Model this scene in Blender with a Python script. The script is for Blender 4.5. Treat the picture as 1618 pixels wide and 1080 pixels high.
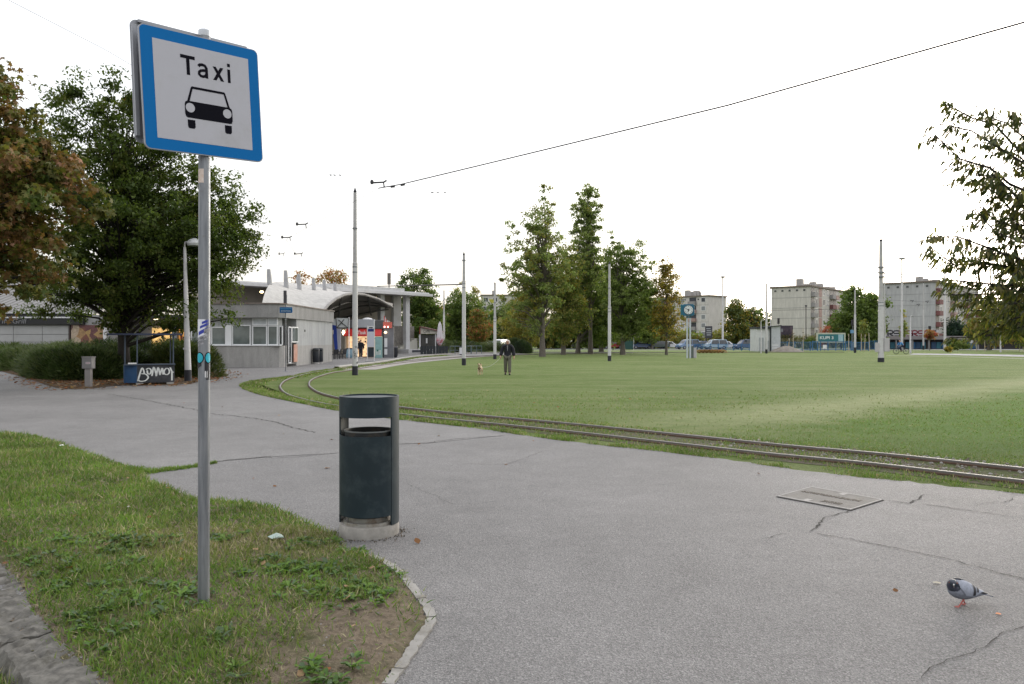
import bpy, bmesh, math, random
import numpy as np
from mathutils import Vector, Matrix
from math import radians as R, pi, sin, cos, sqrt, atan2

random.seed(7)
rng = np.random.default_rng(11)
for o in list(bpy.data.objects):
    bpy.data.objects.remove(o)
S = bpy.context.scene
COL = S.collection

# ---------------------------------------------------------------- camera
FPX, EYE, CX, HY = 1213.5, 1.65, 809.0, 537.0     # focal length in photo pixels, eye height, centre column, horizon row
cam_d = bpy.data.cameras.new('camera')
cam = bpy.data.objects.new('camera', cam_d)
COL.objects.link(cam)
cam.location = (0, 0, EYE)
cam.rotation_euler = (R(90), 0, 0)
cam_d.sensor_width = 36.0
cam_d.lens = 36.0 * FPX / 1618.0
cam_d.shift_y = -3.0 / 1618.0
cam_d.clip_start = 0.05
cam_d.clip_end = 5000
S.camera = cam

# ---------------------------------------------------------------- sky and sun (white overcast dusk)
SUN_EL, SUN_AZ = R(14), R(38)      # azimuth measured from +Y towards +X
VEIL_H, VEIL_M, VEIL_Z = (.50, .45, .40), .80, 1.55
w = bpy.data.worlds.new('World')
S.world = w
w.use_nodes = True
nt = w.node_tree
nt.nodes.clear()
sky = nt.nodes.new('ShaderNodeTexSky')
sky.sky_type = 'NISHITA'
sky.sun_disc = False
sky.sun_elevation = SUN_EL
sky.sun_rotation = SUN_AZ
sky.air_density = 1.0
sky.dust_density = 3.0
hs = nt.nodes.new('ShaderNodeHueSaturation')
hs.inputs['Saturation'].default_value = 0.42
hs.inputs['Value'].default_value = 1.0
addn = nt.nodes.new('ShaderNodeMixRGB')
addn.blend_type = 'ADD'
addn.inputs[0].default_value = 1.0
# the cloud veil: overcast sky, brighter overhead than at the horizon
tcw = nt.nodes.new('ShaderNodeTexCoord')
sxw = nt.nodes.new('ShaderNodeSeparateXYZ')
nt.links.new(tcw.outputs['Generated'], sxw.inputs[0])
crw = nt.nodes.new('ShaderNodeValToRGB')
elw = crw.color_ramp.elements
elw[0].position = 0.0; elw[0].color = (VEIL_H[0], VEIL_H[1], VEIL_H[2], 1)
elw[1].position = 1.0; elw[1].color = (VEIL_Z, VEIL_Z * .99, VEIL_Z * 1.01, 1)
e_ = elw.new(.30); e_.color = (VEIL_M * .99, VEIL_M * .995, VEIL_M * 1.01, 1)
nt.links.new(sxw.outputs[2], crw.inputs[0])
mlw = nt.nodes.new('ShaderNodeMixRGB'); mlw.blend_type = 'MULTIPLY'; mlw.inputs[0].default_value = 1.0
mlw.inputs[2].default_value = (10, 10, 10, 1)
nt.links.new(crw.outputs[0], mlw.inputs[1])
nt.links.new(mlw.outputs[0], addn.inputs[2])
bg = nt.nodes.new('ShaderNodeBackground')
bg.inputs['Strength'].default_value = 0.10
wo = nt.nodes.new('ShaderNodeOutputWorld')
nt.links.new(sky.outputs[0], hs.inputs['Color'])
nt.links.new(hs.outputs[0], addn.inputs[1])
nt.links.new(addn.outputs[0], bg.inputs[0])
nt.links.new(bg.outputs[0], wo.inputs[0])
sd = bpy.data.lights.new('sun', 'SUN')
sd.energy = 0.9
sd.angle = R(25)
sd.color = (1.0, 0.93, 0.84)
sun = bpy.data.objects.new('sun', sd)
COL.objects.link(sun)
sdir = Vector((sin(SUN_AZ) * cos(SUN_EL), cos(SUN_AZ) * cos(SUN_EL), sin(SUN_EL)))
sun.rotation_euler = sdir.to_track_quat('Z', 'Y').to_euler()
S.view_settings.view_transform = 'Standard'
S.view_settings.look = 'None'
S.view_settings.gamma = 1.0
S.view_settings.use_curve_mapping = False
S.view_settings.exposure = 0.30
S.render.engine = 'CYCLES'
S.cycles.max_bounces = 6
S.cycles.transparent_max_bounces = 6

# ---------------------------------------------------------------- pixel -> world helpers (photo pixels)
def Dp(py):                    # depth of a ground point seen on row py
    return FPX * EYE / (py - HY)
def Xp(px, d): return (px - CX) / FPX * d
def Zp(py, d): return EYE - (py - HY) / FPX * d
def G(px, py):
    d = Dp(py)
    return (Xp(px, d), d)

# ---------------------------------------------------------------- materials
MATS = {}
def newmat(name):
    m = bpy.data.materials.new(name)
    m.use_nodes = True
    n = m.node_tree
    return m, n, n.nodes['Principled BSDF']
def noise(n, vec, scale, detail=4, rough=.55):
    t = n.nodes.new('ShaderNodeTexNoise')
    t.inputs['Scale'].default_value = scale
    t.inputs['Detail'].default_value = detail
    t.inputs['Roughness'].default_value = rough
    if vec is not None: n.links.new(vec, t.inputs['Vector'])
    return t.outputs['Fac']
def ramp(n, fac, stops):
    r = n.nodes.new('ShaderNodeValToRGB')
    el = r.color_ramp.elements
    while len(el) < len(stops): el.new(.5)
    for e, (p, c) in zip(el, stops):
        e.position = p
        e.color = (c[0], c[1], c[2], 1) if not isinstance(c, (int, float)) else (c, c, c, 1)
    n.links.new(fac, r.inputs[0])
    return r.outputs[0]
def mix(n, fac, a, b, mode='MIX'):
    m = n.nodes.new('ShaderNodeMixRGB')
    m.blend_type = mode
    for i, v in ((0, fac), (1, a), (2, b)):
        if isinstance(v, (int, float)):
            m.inputs[i].default_value = v if i == 0 else (v, v, v, 1)
        elif isinstance(v, tuple):
            m.inputs[i].default_value = (v[0], v[1], v[2], 1)
        else:
            n.links.new(v, m.inputs[i])
    return m.outputs[0]
def math_(n, op, a, b=0.0, c=0.0):
    m = n.nodes.new('ShaderNodeMath')
    m.operation = op
    for i, v in enumerate((a, b, c)):
        if isinstance(v, (int, float)): m.inputs[i].default_value = v
        else: n.links.new(v, m.inputs[i])
    return m.outputs[0]
def bump(n, bs, h, strength, dist=.01):
    b = n.nodes.new('ShaderNodeBump')
    b.inputs['Strength'].default_value = strength
    b.inputs['Distance'].default_value = dist
    n.links.new(h, b.inputs['Height'])
    n.links.new(b.outputs[0], bs.inputs['Normal'])
def objco(n):
    return n.nodes.new('ShaderNodeTexCoord').outputs['Object']
def sep(n, vec):
    s = n.nodes.new('ShaderNodeSeparateXYZ')
    n.links.new(vec, s.inputs[0])
    return s.outputs
def mat(name, c, rough=.6, metal=0, var=.25, scale=3, bmp=0.0, bscale=60, c2=None, spec=.4, dirt=None, dscale=1.5):
    """general painted / worn surface: two tones by noise, optional dirt and fine relief"""
    if name in MATS: return MATS[name]
    m, n, b = newmat(name)
    co = objco(n)
    c2 = c2 or tuple(max(0, v * (1 - var)) for v in c)
    f = ramp(n, noise(n, co, scale, 6, .6), [(.3, 0), (.7, 1)])
    col = mix(n, f, c2, c)
    if dirt:
        f2 = ramp(n, noise(n, co, dscale, 8, .7), [(.5, 0), (.72, 1)])
        col = mix(n, f2, col, dirt)
    n.links.new(col, b.inputs['Base Color'])
    b.inputs['Roughness'].default_value = rough
    b.inputs['Metallic'].default_value = metal
    b.inputs['Specular IOR Level'].default_value = spec
    if bmp: bump(n, b, noise(n, co, bscale, 3), bmp, .005)
    MATS[name] = m
    return m
def glow(name, c, s):
    if name in MATS: return MATS[name]
    m, n, b = newmat(name)
    co = objco(n)
    col = mix(n, ramp(n, noise(n, co, 4, 3), [(.35, 0), (.65, 1)]), tuple(v * .6 for v in c), c)
    n.links.new(col, b.inputs['Base Color'])
    n.links.new(col, b.inputs['Emission Color'])
    b.inputs['Emission Strength'].default_value = s
    MATS[name] = m
    return m
def leafmat(name, c, trans=.35, rough=.55):
    if name in MATS: return MATS[name]
    m, n, b = newmat(name)
    co = objco(n)
    col = mix(n, ramp(n, noise(n, co, 1.3, 4), [(.3, 0), (.7, 1)]), tuple(v * .65 for v in c), tuple(min(1, v * 1.25) for v in c))
    n.links.new(col, b.inputs['Base Color'])
    b.inputs['Roughness'].default_value = rough
    b.inputs['Specular IOR Level'].default_value = .25
    tr = n.nodes.new('ShaderNodeBsdfTranslucent')
    n.links.new(mix(n, 1.0, col, (1.15, 1.2, .7), 'MULTIPLY'), tr.inputs['Color'])
    ms = n.nodes.new('ShaderNodeMixShader')
    ms.inputs[0].default_value = trans
    n.links.new(b.outputs[0], ms.inputs[1])
    n.links.new(tr.outputs[0], ms.inputs[2])
    n.links.new(ms.outputs[0], n.nodes['Material Output'].inputs['Surface'])
    MATS[name] = m
    return m

# ---------------------------------------------------------------- objects
def tag(o, label=None, cat=None, group=None, kind=None):
    if label: o['label'] = label
    if cat: o['category'] = cat
    if group: o['group'] = group
    if kind: o['kind'] = kind
    return o
def empty(name, loc=(0, 0, 0), rz=0, label=None, cat=None, group=None, kind=None):
    o = bpy.data.objects.new(name, None)
    COL.objects.link(o)
    o.location = loc if len(loc) == 3 else (loc[0], loc[1], 0)
    o.rotation_euler = (0, 0, rz)
    return tag(o, label, cat, group, kind)
def children(o): return [c for c in KIDS.get(o.name, [])]
KIDS = {}
def link_mesh(name, me, parent=None, loc=None, rot=None):
    o = bpy.data.objects.new(name, me)
    COL.objects.link(o)
    if parent is not None:
        o.parent = parent
        KIDS.setdefault(parent.name, []).append(o)
    if loc is not None: o.location = loc
    if rot is not None: o.rotation_euler = rot
    return o
def copy_tree(o, parent=None):
    c = o.copy()
    COL.objects.link(c)
    if parent is not None:
        c.parent = parent
        KIDS.setdefault(parent.name, []).append(c)
    for ch in list(KIDS.get(o.name, [])):
        copy_tree(ch, c)
    return c
def clone(o, loc, rz=None, label=None, group=None, scale=None):
    c = copy_tree(o)
    c.location = loc if len(loc) == 3 else (loc[0], loc[1], 0)
    if rz is not None: c.rotation_euler = (0, 0, rz)
    if scale: c.scale = (scale,) * 3 if not isinstance(scale, tuple) else scale
    if label: c['label'] = label
    if group: c['group'] = group
    return c

class MB:
    """collects simple shapes into one mesh"""
    def __init__(s): s.v, s.f, s.mi = [], [], []
    def add(s, vs, fs, m=0):
        b = len(s.v)
        s.v += [tuple(v) for v in vs]
        s.f += [tuple(b + i for i in f) for f in fs]
        s.mi += [m] * len(fs)
        return s
    def box(s, x0, x1, y0, y1, z0, z1, m=0, bev=0):
        vs = [(x, y, z) for z in (z0, z1) for y in (y0, y1) for x in (x0, x1)]
        return s.add(vs, [(0, 2, 3, 1), (4, 5, 7, 6), (0, 1, 5, 4), (2, 6, 7, 3), (0, 4, 6, 2), (1, 3, 7, 5)], m)
    def tube(s, p0, p1, r0, r1=None, n=8, m=0, cap=True):
        r1 = r0 if r1 is None else r1
        p0, p1 = Vector(p0), Vector(p1)
        a = (p1 - p0)
        if a.length < 1e-6: return s
        a.normalize()
        u = a.orthogonal().normalized()
        v = a.cross(u)
        vs = []
        for p, r in ((p0, r0), (p1, r1)):
            for i in range(n):
                t = 2 * pi * i / n
                vs.append(p + u * cos(t) * r + v * sin(t) * r)
        fs = [(i, (i + 1) % n, n + (i + 1) % n, n + i) for i in range(n)]
        if cap: fs += [tuple(range(n))[::-1], tuple(range(n, 2 * n))]
        return s.add(vs, fs, m)
    def path(s, pts, radii, n=8, m=0, cap=True):
        """tube through points with a shared ring at each point"""
        pts = [Vector(p) for p in pts]
        if isinstance(radii, (int, float)): radii = [radii] * len(pts)
        vs, fs = [], []
        u = None
        for i, p in enumerate(pts):
            a = (pts[min(i + 1, len(pts) - 1)] - pts[max(i - 1, 0)])
            if a.length < 1e-9: a = Vector((0, 0, 1))
            a.normalize()
            if u is None: u = a.orthogonal().normalized()
            else:
                u = (u - a * u.dot(a))
                u = u.normalized() if u.length > 1e-6 else a.orthogonal().normalized()
            v = a.cross(u)
            for k in range(n):
                t = 2 * pi * k / n
                vs.append(p + (u * cos(t) + v * sin(t)) * radii[i])
        for i in range(len(pts) - 1):
            for k in range(n):
                fs.append((i * n + k, i * n + (k + 1) % n, (i + 1) * n + (k + 1) % n, (i + 1) * n + k))
        if cap:
            fs.append(tuple(range(n))[::-1])
            fs.append(tuple(range((len(pts) - 1) * n, len(pts) * n)))
        return s.add(vs, fs, m)
    def lathe(s, prof, n=24, c=(0, 0), m=0, cap=True):
        vs, fs = [], []
        for r, z in prof:
            for i in range(n):
                t = 2 * pi * i / n
                vs.append((c[0] + r * cos(t), c[1] + r * sin(t), z))
        for k in range(len(prof) - 1):
            for i in range(n):
                j = (i + 1) % n
                fs.append((k * n + i, k * n + j, (k + 1) * n + j, (k + 1) * n + i))
        if cap:
            fs.append(tuple(range(n))[::-1])
            fs.append(tuple(range((len(prof) - 1) * n, len(prof) * n)))
        return s.add(vs, fs, m)
    def prism(s, poly, z0, z1, m=0, T=None):
        """poly = list of 2D points, extruded z0..z1; T maps (a,b,c) -> xyz"""
        T = T or (lambda a, b, c: (a, b, c))
        n = len(poly)
        vs = [T(a, b, z0) for a, b in poly] + [T(a, b, z1) for a, b in poly]
        fs = [tuple(range(n))[::-1], tuple(range(n, 2 * n))]
        fs += [(i, (i + 1) % n, n + (i + 1) % n, n + i) for i in range(n)]
        return s.add(vs, fs, m)
    def arc(s, r0, r1, z0, z1, a0, a1, n=16, m=0):
        """curved plate between radii; angle 0 faces -Y, positive to +X"""
        vs, fs = [], []
        for i in range(n + 1):
            a = a0 + (a1 - a0) * i / n
            for r, z in ((r0, z0), (r1, z0), (r1, z1), (r0, z1)):
                vs.append((r * sin(a), -r * cos(a), z))
        for i in range(n):
            b, c = i * 4, i * 4 + 4
            for k in range(4):
                fs.append((b + k, b + (k + 1) % 4, c + (k + 1) % 4, c + k))
        fs += [(0, 3, 2, 1), (n * 4, n * 4 + 1, n * 4 + 2, n * 4 + 3)]
        return s.add(vs, fs, m)
    def quad(s, a, b, c, d, m=0): return s.add([a, b, c, d], [(0, 1, 2, 3)], m)
    def build(s, name, mats, parent=None, smooth=False, bevel=0, loc=None, rot=None, fixn=True):
        me = bpy.data.meshes.new(name)
        me.from_pydata(s.v, [], s.f)
        for m in (mats if isinstance(mats, (list, tuple)) else [mats]): me.materials.append(m)
        if any(s.mi): me.polygons.foreach_set('material_index', s.mi)
        if bevel or fixn:
            bm = bmesh.new()
            bm.from_mesh(me)
            if fixn: bmesh.ops.recalc_face_normals(bm, faces=bm.faces)
            if bevel:
                es = [e for e in bm.edges if len(e.link_faces) == 2 and e.calc_face_angle(0) > .6]
                bmesh.ops.bevel(bm, geom=es, offset=bevel, segments=2, affect='EDGES', profile=.6)
            bm.to_mesh(me)
            bm.free()
        if smooth:
            me.polygons.foreach_set('use_smooth', [True] * len(me.polygons))
            if smooth != 'all' and hasattr(me, 'set_sharp_from_angle'): me.set_sharp_from_angle(angle=R(40))
        me.update()
        return link_mesh(name, me, parent, loc, rot)

def scatter_mesh(name, tv, tf, pos, scl, rot, mats, mi, parent=None, smooth=False):
    """tv (k,3) template, tf faces (all same length), pos (N,3), scl (N,) or (N,3), rot (N,3,3)"""
    N, k = len(pos), len(tv)
    scl = np.asarray(scl)
    if scl.ndim == 1: scl = scl[:, None]
    v = tv[None, :, :] * scl[:, None, :]
    v = np.einsum('nij,nkj->nki', rot, v) + pos[:, None, :]
    v = v.reshape(-1, 3)
    tf = np.asarray(tf)
    nf, c = tf.shape
    f = (tf[None] + (np.arange(N) * k)[:, None, None]).reshape(-1)
    me = bpy.data.meshes.new(name)
    me.vertices.add(len(v))
    me.vertices.foreach_set('co', v.astype(np.float32).ravel())
    me.loops.add(len(f))
    me.loops.foreach_set('vertex_index', f.astype(np.int32))
    me.polygons.add(N * nf)
    me.polygons.foreach_set('loop_start', np.arange(0, N * nf * c, c, dtype=np.int32))
    for m in mats: me.materials.append(m)
    me.polygons.foreach_set('material_index', np.repeat(np.asarray(mi, dtype=np.int32), nf))
    if smooth: me.polygons.foreach_set('use_smooth', np.ones(N * nf, dtype=bool))
    me.update(calc_edges=True)
    return link_mesh(name, me, parent)
def rots(N, yaw=None, tilt=None, roll=None, g=None):
    g = g or rng
    a = g.uniform(0, 2 * pi, N) if yaw is None else yaw
    b = g.normal(0, .6, N) if tilt is None else tilt
    c = g.normal(0, .5, N) if roll is None else roll
    ca, sa, cb, sb, cc, sc = np.cos(a), np.sin(a), np.cos(b), np.sin(b), np.cos(c), np.sin(c)
    Z, O = np.zeros(N), np.ones(N)
    Rz = np.stack([ca, -sa, Z, sa, ca, Z, Z, Z, O], 1).reshape(N, 3, 3)
    Rx = np.stack([O, Z, Z, Z, cb, -sb, Z, sb, cb], 1).reshape(N, 3, 3)
    Ry = np.stack([cc, Z, sc, Z, O, Z, -sc, Z, cc], 1).reshape(N, 3, 3)
    return Rz @ Rx @ Ry
def snoise(x, y, s, seed=0):
    """cheap smooth noise in about -1..1"""
    g = np.random.default_rng(seed)
    out = 0
    for k in range(6):
        a = g.uniform(0, 2 * pi)
        fq = s * (1 + .6 * k)
        out = out + np.sin((x * np.cos(a) + y * np.sin(a)) * fq + g.uniform(0, 6)) * np.cos((x * np.sin(a) - y * np.cos(a)) * fq * .8 + g.uniform(0, 6)) / (1 + .5 * k)
    return out / 2.2
def inpoly(x, y, poly):
    c = np.zeros(len(x), bool)
    n = len(poly)
    for i in range(n):
        x0, y0 = poly[i]
        x1, y1 = poly[(i + 1) % n]
        if y0 == y1: continue
        t = ((y0 > y) != (y1 > y)) & (x < (x1 - x0) * (y - y0) / (y1 - y0) + x0)
        c ^= t
    return c
def distpoly(x, y, pts, closed=True):
    d = np.full(len(x), 1e9)
    n = len(pts)
    for i in range(n if closed else n - 1):
        ax, ay = pts[i]
        bx, by = pts[(i + 1) % n]
        dx, dy = bx - ax, by - ay
        L = dx * dx + dy * dy + 1e-12
        t = np.clip(((x - ax) * dx + (y - ay) * dy) / L, 0, 1)
        d = np.minimum(d, np.hypot(x - ax - t * dx, y - ay - t * dy))
    return d
def smooth_line(pts, n=8):
    """Catmull-Rom through 2D/3D points"""
    P = [np.array(p, float) for p in pts]
    P = [2 * P[0] - P[1]] + P + [2 * P[-1] - P[-2]]
    out = []
    for i in range(1, len(P) - 2):
        for k in range(n):
            t = k / n
            a, b, c, d = P[i - 1:i + 3]
            out.append(.5 * (2 * b + (c - a) * t + (2 * a - 5 * b + 4 * c - d) * t * t + (3 * b - a - 3 * c + d) * t ** 3))
    out.append(P[-2])
    return [tuple(float(q) for q in p) for p in out]
def sheet(name, poly, z, m, kind='structure', parent=None, skirt=0.0):
    me = bpy.data.meshes.new(name)
    bm = bmesh.new()
    vs = [bm.verts.new((p[0], p[1], z)) for p in poly]
    f = bm.faces.new(vs)
    if f.normal.z < 0: f.normal_flip()
    if skirt:
        lo = [bm.verts.new((p[0], p[1], z - skirt)) for p in poly]
        for i in range(len(vs)):
            j = (i + 1) % len(vs)
            bm.faces.new((vs[i], lo[i], lo[j], vs[j]))
    bm.normal_update()
    if f.normal.z < 0: f.normal_flip()
    bmesh.ops.triangulate(bm, faces=[f])
    bm.to_mesh(me)
    bm.free()
    me.materials.append(m)
    o = link_mesh(name, me, parent)
    if kind and parent is None: o['kind'] = kind
    return o
def text_mesh(s, size=1.0, bold=0.0, ext=.002, shear=0.0, space=1.0):
    c = bpy.data.curves.new('lettering', 'FONT')
    c.body = s
    c.size = size
    c.offset = bold
    c.extrude = ext
    c.shear = shear
    c.space_character = space
    c.align_x = 'CENTER'
    c.align_y = 'CENTER'
    c.resolution_u = 4
    o = bpy.data.objects.new('lettering', c)
    COL.objects.link(o)
    dg = bpy.context.evaluated_depsgraph_get()
    me = bpy.data.meshes.new_from_object(o.evaluated_get(dg))
    bpy.data.objects.remove(o)
    bpy.data.curves.remove(c)
    return me
def text_on(name, s, parent, m, centre, right, up, w, h=None, bold=0.0, ext=.002, shear=0.0):
    """lettering scaled to width w (and height h) in the plane of right, up at centre"""
    me = text_mesh(s, 1.0, bold, ext, shear)
    n = len(me.vertices)
    co = np.zeros(n * 3)
    me.vertices.foreach_get('co', co)
    co = co.reshape(-1, 3)
    lo, hi = co.min(0), co.max(0)
    sx = w / (hi[0] - lo[0])
    sy = sx if h is None else h / (hi[1] - lo[1])
    mid = (lo + hi) / 2
    r, u = Vector(right).normalized(), Vector(up).normalized()
    nn = r.cross(u)
    a = (co[:, 0] - mid[0]) * sx
    b = (co[:, 1] - mid[1]) * sy
    c = (co[:, 2])
    out = np.array(centre)[None] + a[:, None] * np.array(r)[None] + b[:, None] * np.array(u)[None] + c[:, None] * np.array(nn)[None]
    me.vertices.foreach_set('co', out.ravel())
    me.materials.clear()
    me.materials.append(m)
    me.update()
    return link_mesh(name, me, parent)
def skinned(name, joints, edges, m, parent=None, sub=2, root=None, scale=1.0):
    """joints {name:(x,y,z,r)} -> one continuous smooth surface"""
    me = bpy.data.meshes.new(name)
    keys = list(joints)
    bm = bmesh.new()
    sl = bm.verts.layers.skin.verify()
    vs = {}
    for k in keys:
        x, y, z, r = joints[k]
        v = bm.verts.new((x, y, z))
        rr = r if isinstance(r, tuple) else (r, r)
        v[sl].radius = rr
        v[sl].use_root = (k == (root or keys[0]))
        vs[k] = v
    for a, b in edges: bm.edges.new((vs[a], vs[b]))
    bm.to_mesh(me)
    bm.free()
    o = bpy.data.objects.new(name, me)
    COL.objects.link(o)
    sk = o.modifiers.new('skin', 'SKIN')
    sk.use_smooth_shade = True
    ss = o.modifiers.new('sub', 'SUBSURF')
    ss.levels = sub
    ss.render_levels = sub
    dg = bpy.context.evaluated_depsgraph_get()
    me2 = bpy.data.meshes.new_from_object(o.evaluated_get(dg))
    bpy.data.objects.remove(o)
    me2.name = name
    me2.materials.clear()
    me2.materials.append(m)
    me2.polygons.foreach_set('use_smooth', [True] * len(me2.polygons))
    return link_mesh(name, me2, parent)
# ================================================================ GROUND
def asphalt_mat(name, base, spec_lo=.5, spec_hi=1.6):
    m, n, b = newmat(name)
    co = objco(n)
    big = ramp(n, noise(n, co, .35, 5, .6), [(.3, .80), (.7, 1.14)])
    med = ramp(n, noise(n, co, 2.6, 6, .65), [(.3, .88), (.7, 1.08)])
    vo = n.nodes.new('ShaderNodeTexVoronoi')
    vo.inputs['Scale'].default_value = 135
    n.links.new(co, vo.inputs['Vector'])
    sp = n.nodes.new('ShaderNodeSeparateColor')
    n.links.new(vo.outputs['Color'], sp.inputs[0])
    grain = ramp(n, sp.outputs[0], [(0, spec_lo), (.5, .9), (.85, 1.1), (1, spec_hi)])
    gr2 = ramp(n, noise(n, co, 70, 5, .8), [(.3, .72), (.7, 1.3)])
    col = mix(n, 1, base, big, 'MULTIPLY')
    col = mix(n, 1, col, med, 'MULTIPLY')
    col = mix(n, 1, col, grain, 'MULTIPLY')
    col = mix(n, 1, col, gr2, 'MULTIPLY')
    st = ramp(n, noise(n, co, .9, 7, .75), [(.57, 0), (.72, 1)])
    col = mix(n, mix(n, 1, st, .5, 'MULTIPLY'), col, tuple(v * .5 for v in base))
    n.links.new(col, b.inputs['Base Color'])
    b.inputs['Roughness'].default_value = .72
    b.inputs['Specular IOR Level'].default_value = .4
    bump(n, b, math_(n, 'ADD', vo.outputs['Distance'], noise(n, co, 60, 4, .7)), .7, .006)
    return m
M_ASPH = asphalt_mat('worn_grey_asphalt', (.147, .143, .141))
M_ASPH2 = asphalt_mat('old_smooth_asphalt', (.160, .156, .153), .6, 1.35)
M_ROAD = asphalt_mat('gutter_asphalt', (.13, .125, .12))

def lawn_mat():
    m, n, b = newmat('mown_lawn')
    co = objco(n)
    s = sep(n, co)
    a = noise(n, co, .12, 6, .6)
    c = noise(n, co, .9, 6, .7)
    f = noise(n, co, 9, 5, .75)
    ff = noise(n, co, 45, 4, .8)
    col = mix(n, ramp(n, a, [(.35, 0), (.62, 1)]), (.076, .120, .026), (.108, .150, .043))
    col = mix(n, ramp(n, c, [(.45, 0), (.68, .7)]), col, (.150, .172, .070))
    col = mix(n, ramp(n, noise(n, co, 2.3, 7, .75), [(.52, 0), (.7, .55)]), col, (.060, .095, .020))
    col = mix(n, ramp(n, f, [(.5, 0), (.72, .7)]), col, (.080, .112, .026))
    # long mowing stripes across the field
    wv = n.nodes.new('ShaderNodeTexNoise')
    mp = n.nodes.new('ShaderNodeMapping')
    mp.inputs['Rotation'].default_value = (0, 0, R(8))
    mp.inputs['Scale'].default_value = (.13, .7, 1)
    n.links.new(co, mp.inputs[0])
    n.links.new(mp.outputs[0], wv.inputs['Vector'])
    wv.inputs['Scale'].default_value = 1.0
    wv.inputs['Detail'].default_value = 6
    col = mix(n, ramp(n, wv.outputs['Fac'], [(.45, 0), (.68, .5)]), col, (.165, .185, .085))
    # worn dry strip running away to the right
    ax, ay = G(1060, 672); bx, by = G(1618, 603)
    L = math.hypot(bx - ax, by - ay)
    nx, ny = -(by - ay) / L, (bx - ax) / L
    tx, ty = (bx - ax) / L, (by - ay) / L
    dd = math_(n, 'ADD', math_(n, 'ADD', math_(n, 'MULTIPLY', s[0], nx), math_(n, 'MULTIPLY', s[1], ny)), -(ax * nx + ay * ny))
    tt = math_(n, 'ADD', math_(n, 'ADD', math_(n, 'MULTIPLY', s[0], tx), math_(n, 'MULTIPLY', s[1], ty)), -(ax * tx + ay * ty))
    wob = math_(n, 'MULTIPLY', math_(n, 'SUBTRACT', noise(n, co, .45, 5, .6), .5), 3.4)
    ad = math_(n, 'ABSOLUTE', math_(n, 'ADD', dd, wob))
    mr = n.nodes.new('ShaderNodeMapRange')
    mr.inputs['From Min'].default_value = .3
    mr.inputs['From Max'].default_value = 2.1
    mr.inputs['To Min'].default_value = .85
    mr.inputs['To Max'].default_value = 0
    n.links.new(ad, mr.inputs[0])
    mr2 = n.nodes.new('ShaderNodeMapRange')
    mr2.inputs['From Min'].default_value = -3
    mr2.inputs['From Max'].default_value = 3
    n.links.new(tt, mr2.inputs[0])
    fac = math_(n, 'MULTIPLY', mr.outputs[0], mr2.outputs[0])
    fac = math_(n, 'MULTIPLY', fac, ramp(n, noise(n, co, 3, 5, .7), [(.25, .35), (.6, 1)]))
    gr_ = n.nodes.new('ShaderNodeMapRange')
    gr_.inputs['From Min'].default_value = -1.2
    gr_.inputs['From Max'].default_value = -2.6
    n.links.new(math_(n, 'ADD', dd, wob), gr_.inputs[0])
    col = mix(n, math_(n, 'MULTIPLY', math_(n, 'MULTIPLY', gr_.outputs[0], mr2.outputs[0]), .75), col, (.070, .135, .020))
    col = mix(n, fac, col, (.235, .255, .130))
    col = mix(n, 1, col, ramp(n, ff, [(.3, .6), (.7, 1.4)]), 'MULTIPLY')
    n.links.new(col, b.inputs['Base Color'])
    b.inputs['Roughness'].default_value = .95
    b.inputs['Specular IOR Level'].default_value = .1
    bump(n, b, math_(n, 'ADD', f, ff), .9, .04)
    return m
M_LAWN = lawn_mat()
M_FIELD = mat('far_field_grass', (.10, .12, .045), .95, scale=.05, c2=(.07, .09, .03), spec=.1)
def soil_mat(name, dirt, green, amount=.5):
    m, n, b = newmat(name)
    co = objco(n)
    f = noise(n, co, 1.6, 6, .7)
    g = noise(n, co, 25, 6, .8)
    col = mix(n, ramp(n, f, [(amount - .08, 0), (amount + .08, 1)]), dirt, green)
    col = mix(n, 1, col, ramp(n, g, [(.3, .5), (.72, 1.5)]), 'MULTIPLY')
    col = mix(n, ramp(n, noise(n, co, 5, 7, .8), [(.55, 0), (.7, .6)]), col, tuple(v * .5 for v in dirt))
    n.links.new(col, b.inputs['Base Color'])
    b.inputs['Roughness'].default_value = .95
    b.inputs['Specular IOR Level'].default_value = .15
    bump(n, b, math_(n, 'ADD', g, noise(n, co, 90, 4, .8)), 1.0, .02)
    return m
M_SOIL = soil_mat('bare_trodden_soil', (.185, .148, .108), (.090, .095, .040), .55)
M_BED = soil_mat('planting_bed_soil', (.075, .055, .036), (.13, .075, .035), .55)
M_TRACKBED = soil_mat('gravelly_track_soil', (.105, .090, .068), (.078, .095, .034), .50)

sheet('ground', [(-2500, -2500), (2500, -2500), (2500, 2500), (-2500, 2500)], -.16, M_FIELD)
sheet('lawn', [(-1200, 55), (-1200, 1600), (1200, 1600), (1200, -60), (1.5, -60), (1.5, 6), (-10, 30)], -.012, M_LAWN)

# the asphalt square: its edge towards the tram track, as seen in the photograph
edge_px = [(1618, 779), (1500, 767), (1400, 757), (1300, 746), (1200, 733), (1113, 721), (1030, 711), (950, 703), (880, 694), (800, 683),
           (717, 671.6), (676, 667), (629, 662), (580, 655), (530, 648), (497, 641), (458, 633), (419, 625), (392, 617), (382, 611),
           (385, 606), (406, 601), (458, 595), (497, 587), (536, 582), (565, 578), (613, 572), (652, 565), (700, 561)]
edge = [G(*p) for p in edge_px]
edge_in = smooth_line(edge, 5)
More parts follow.
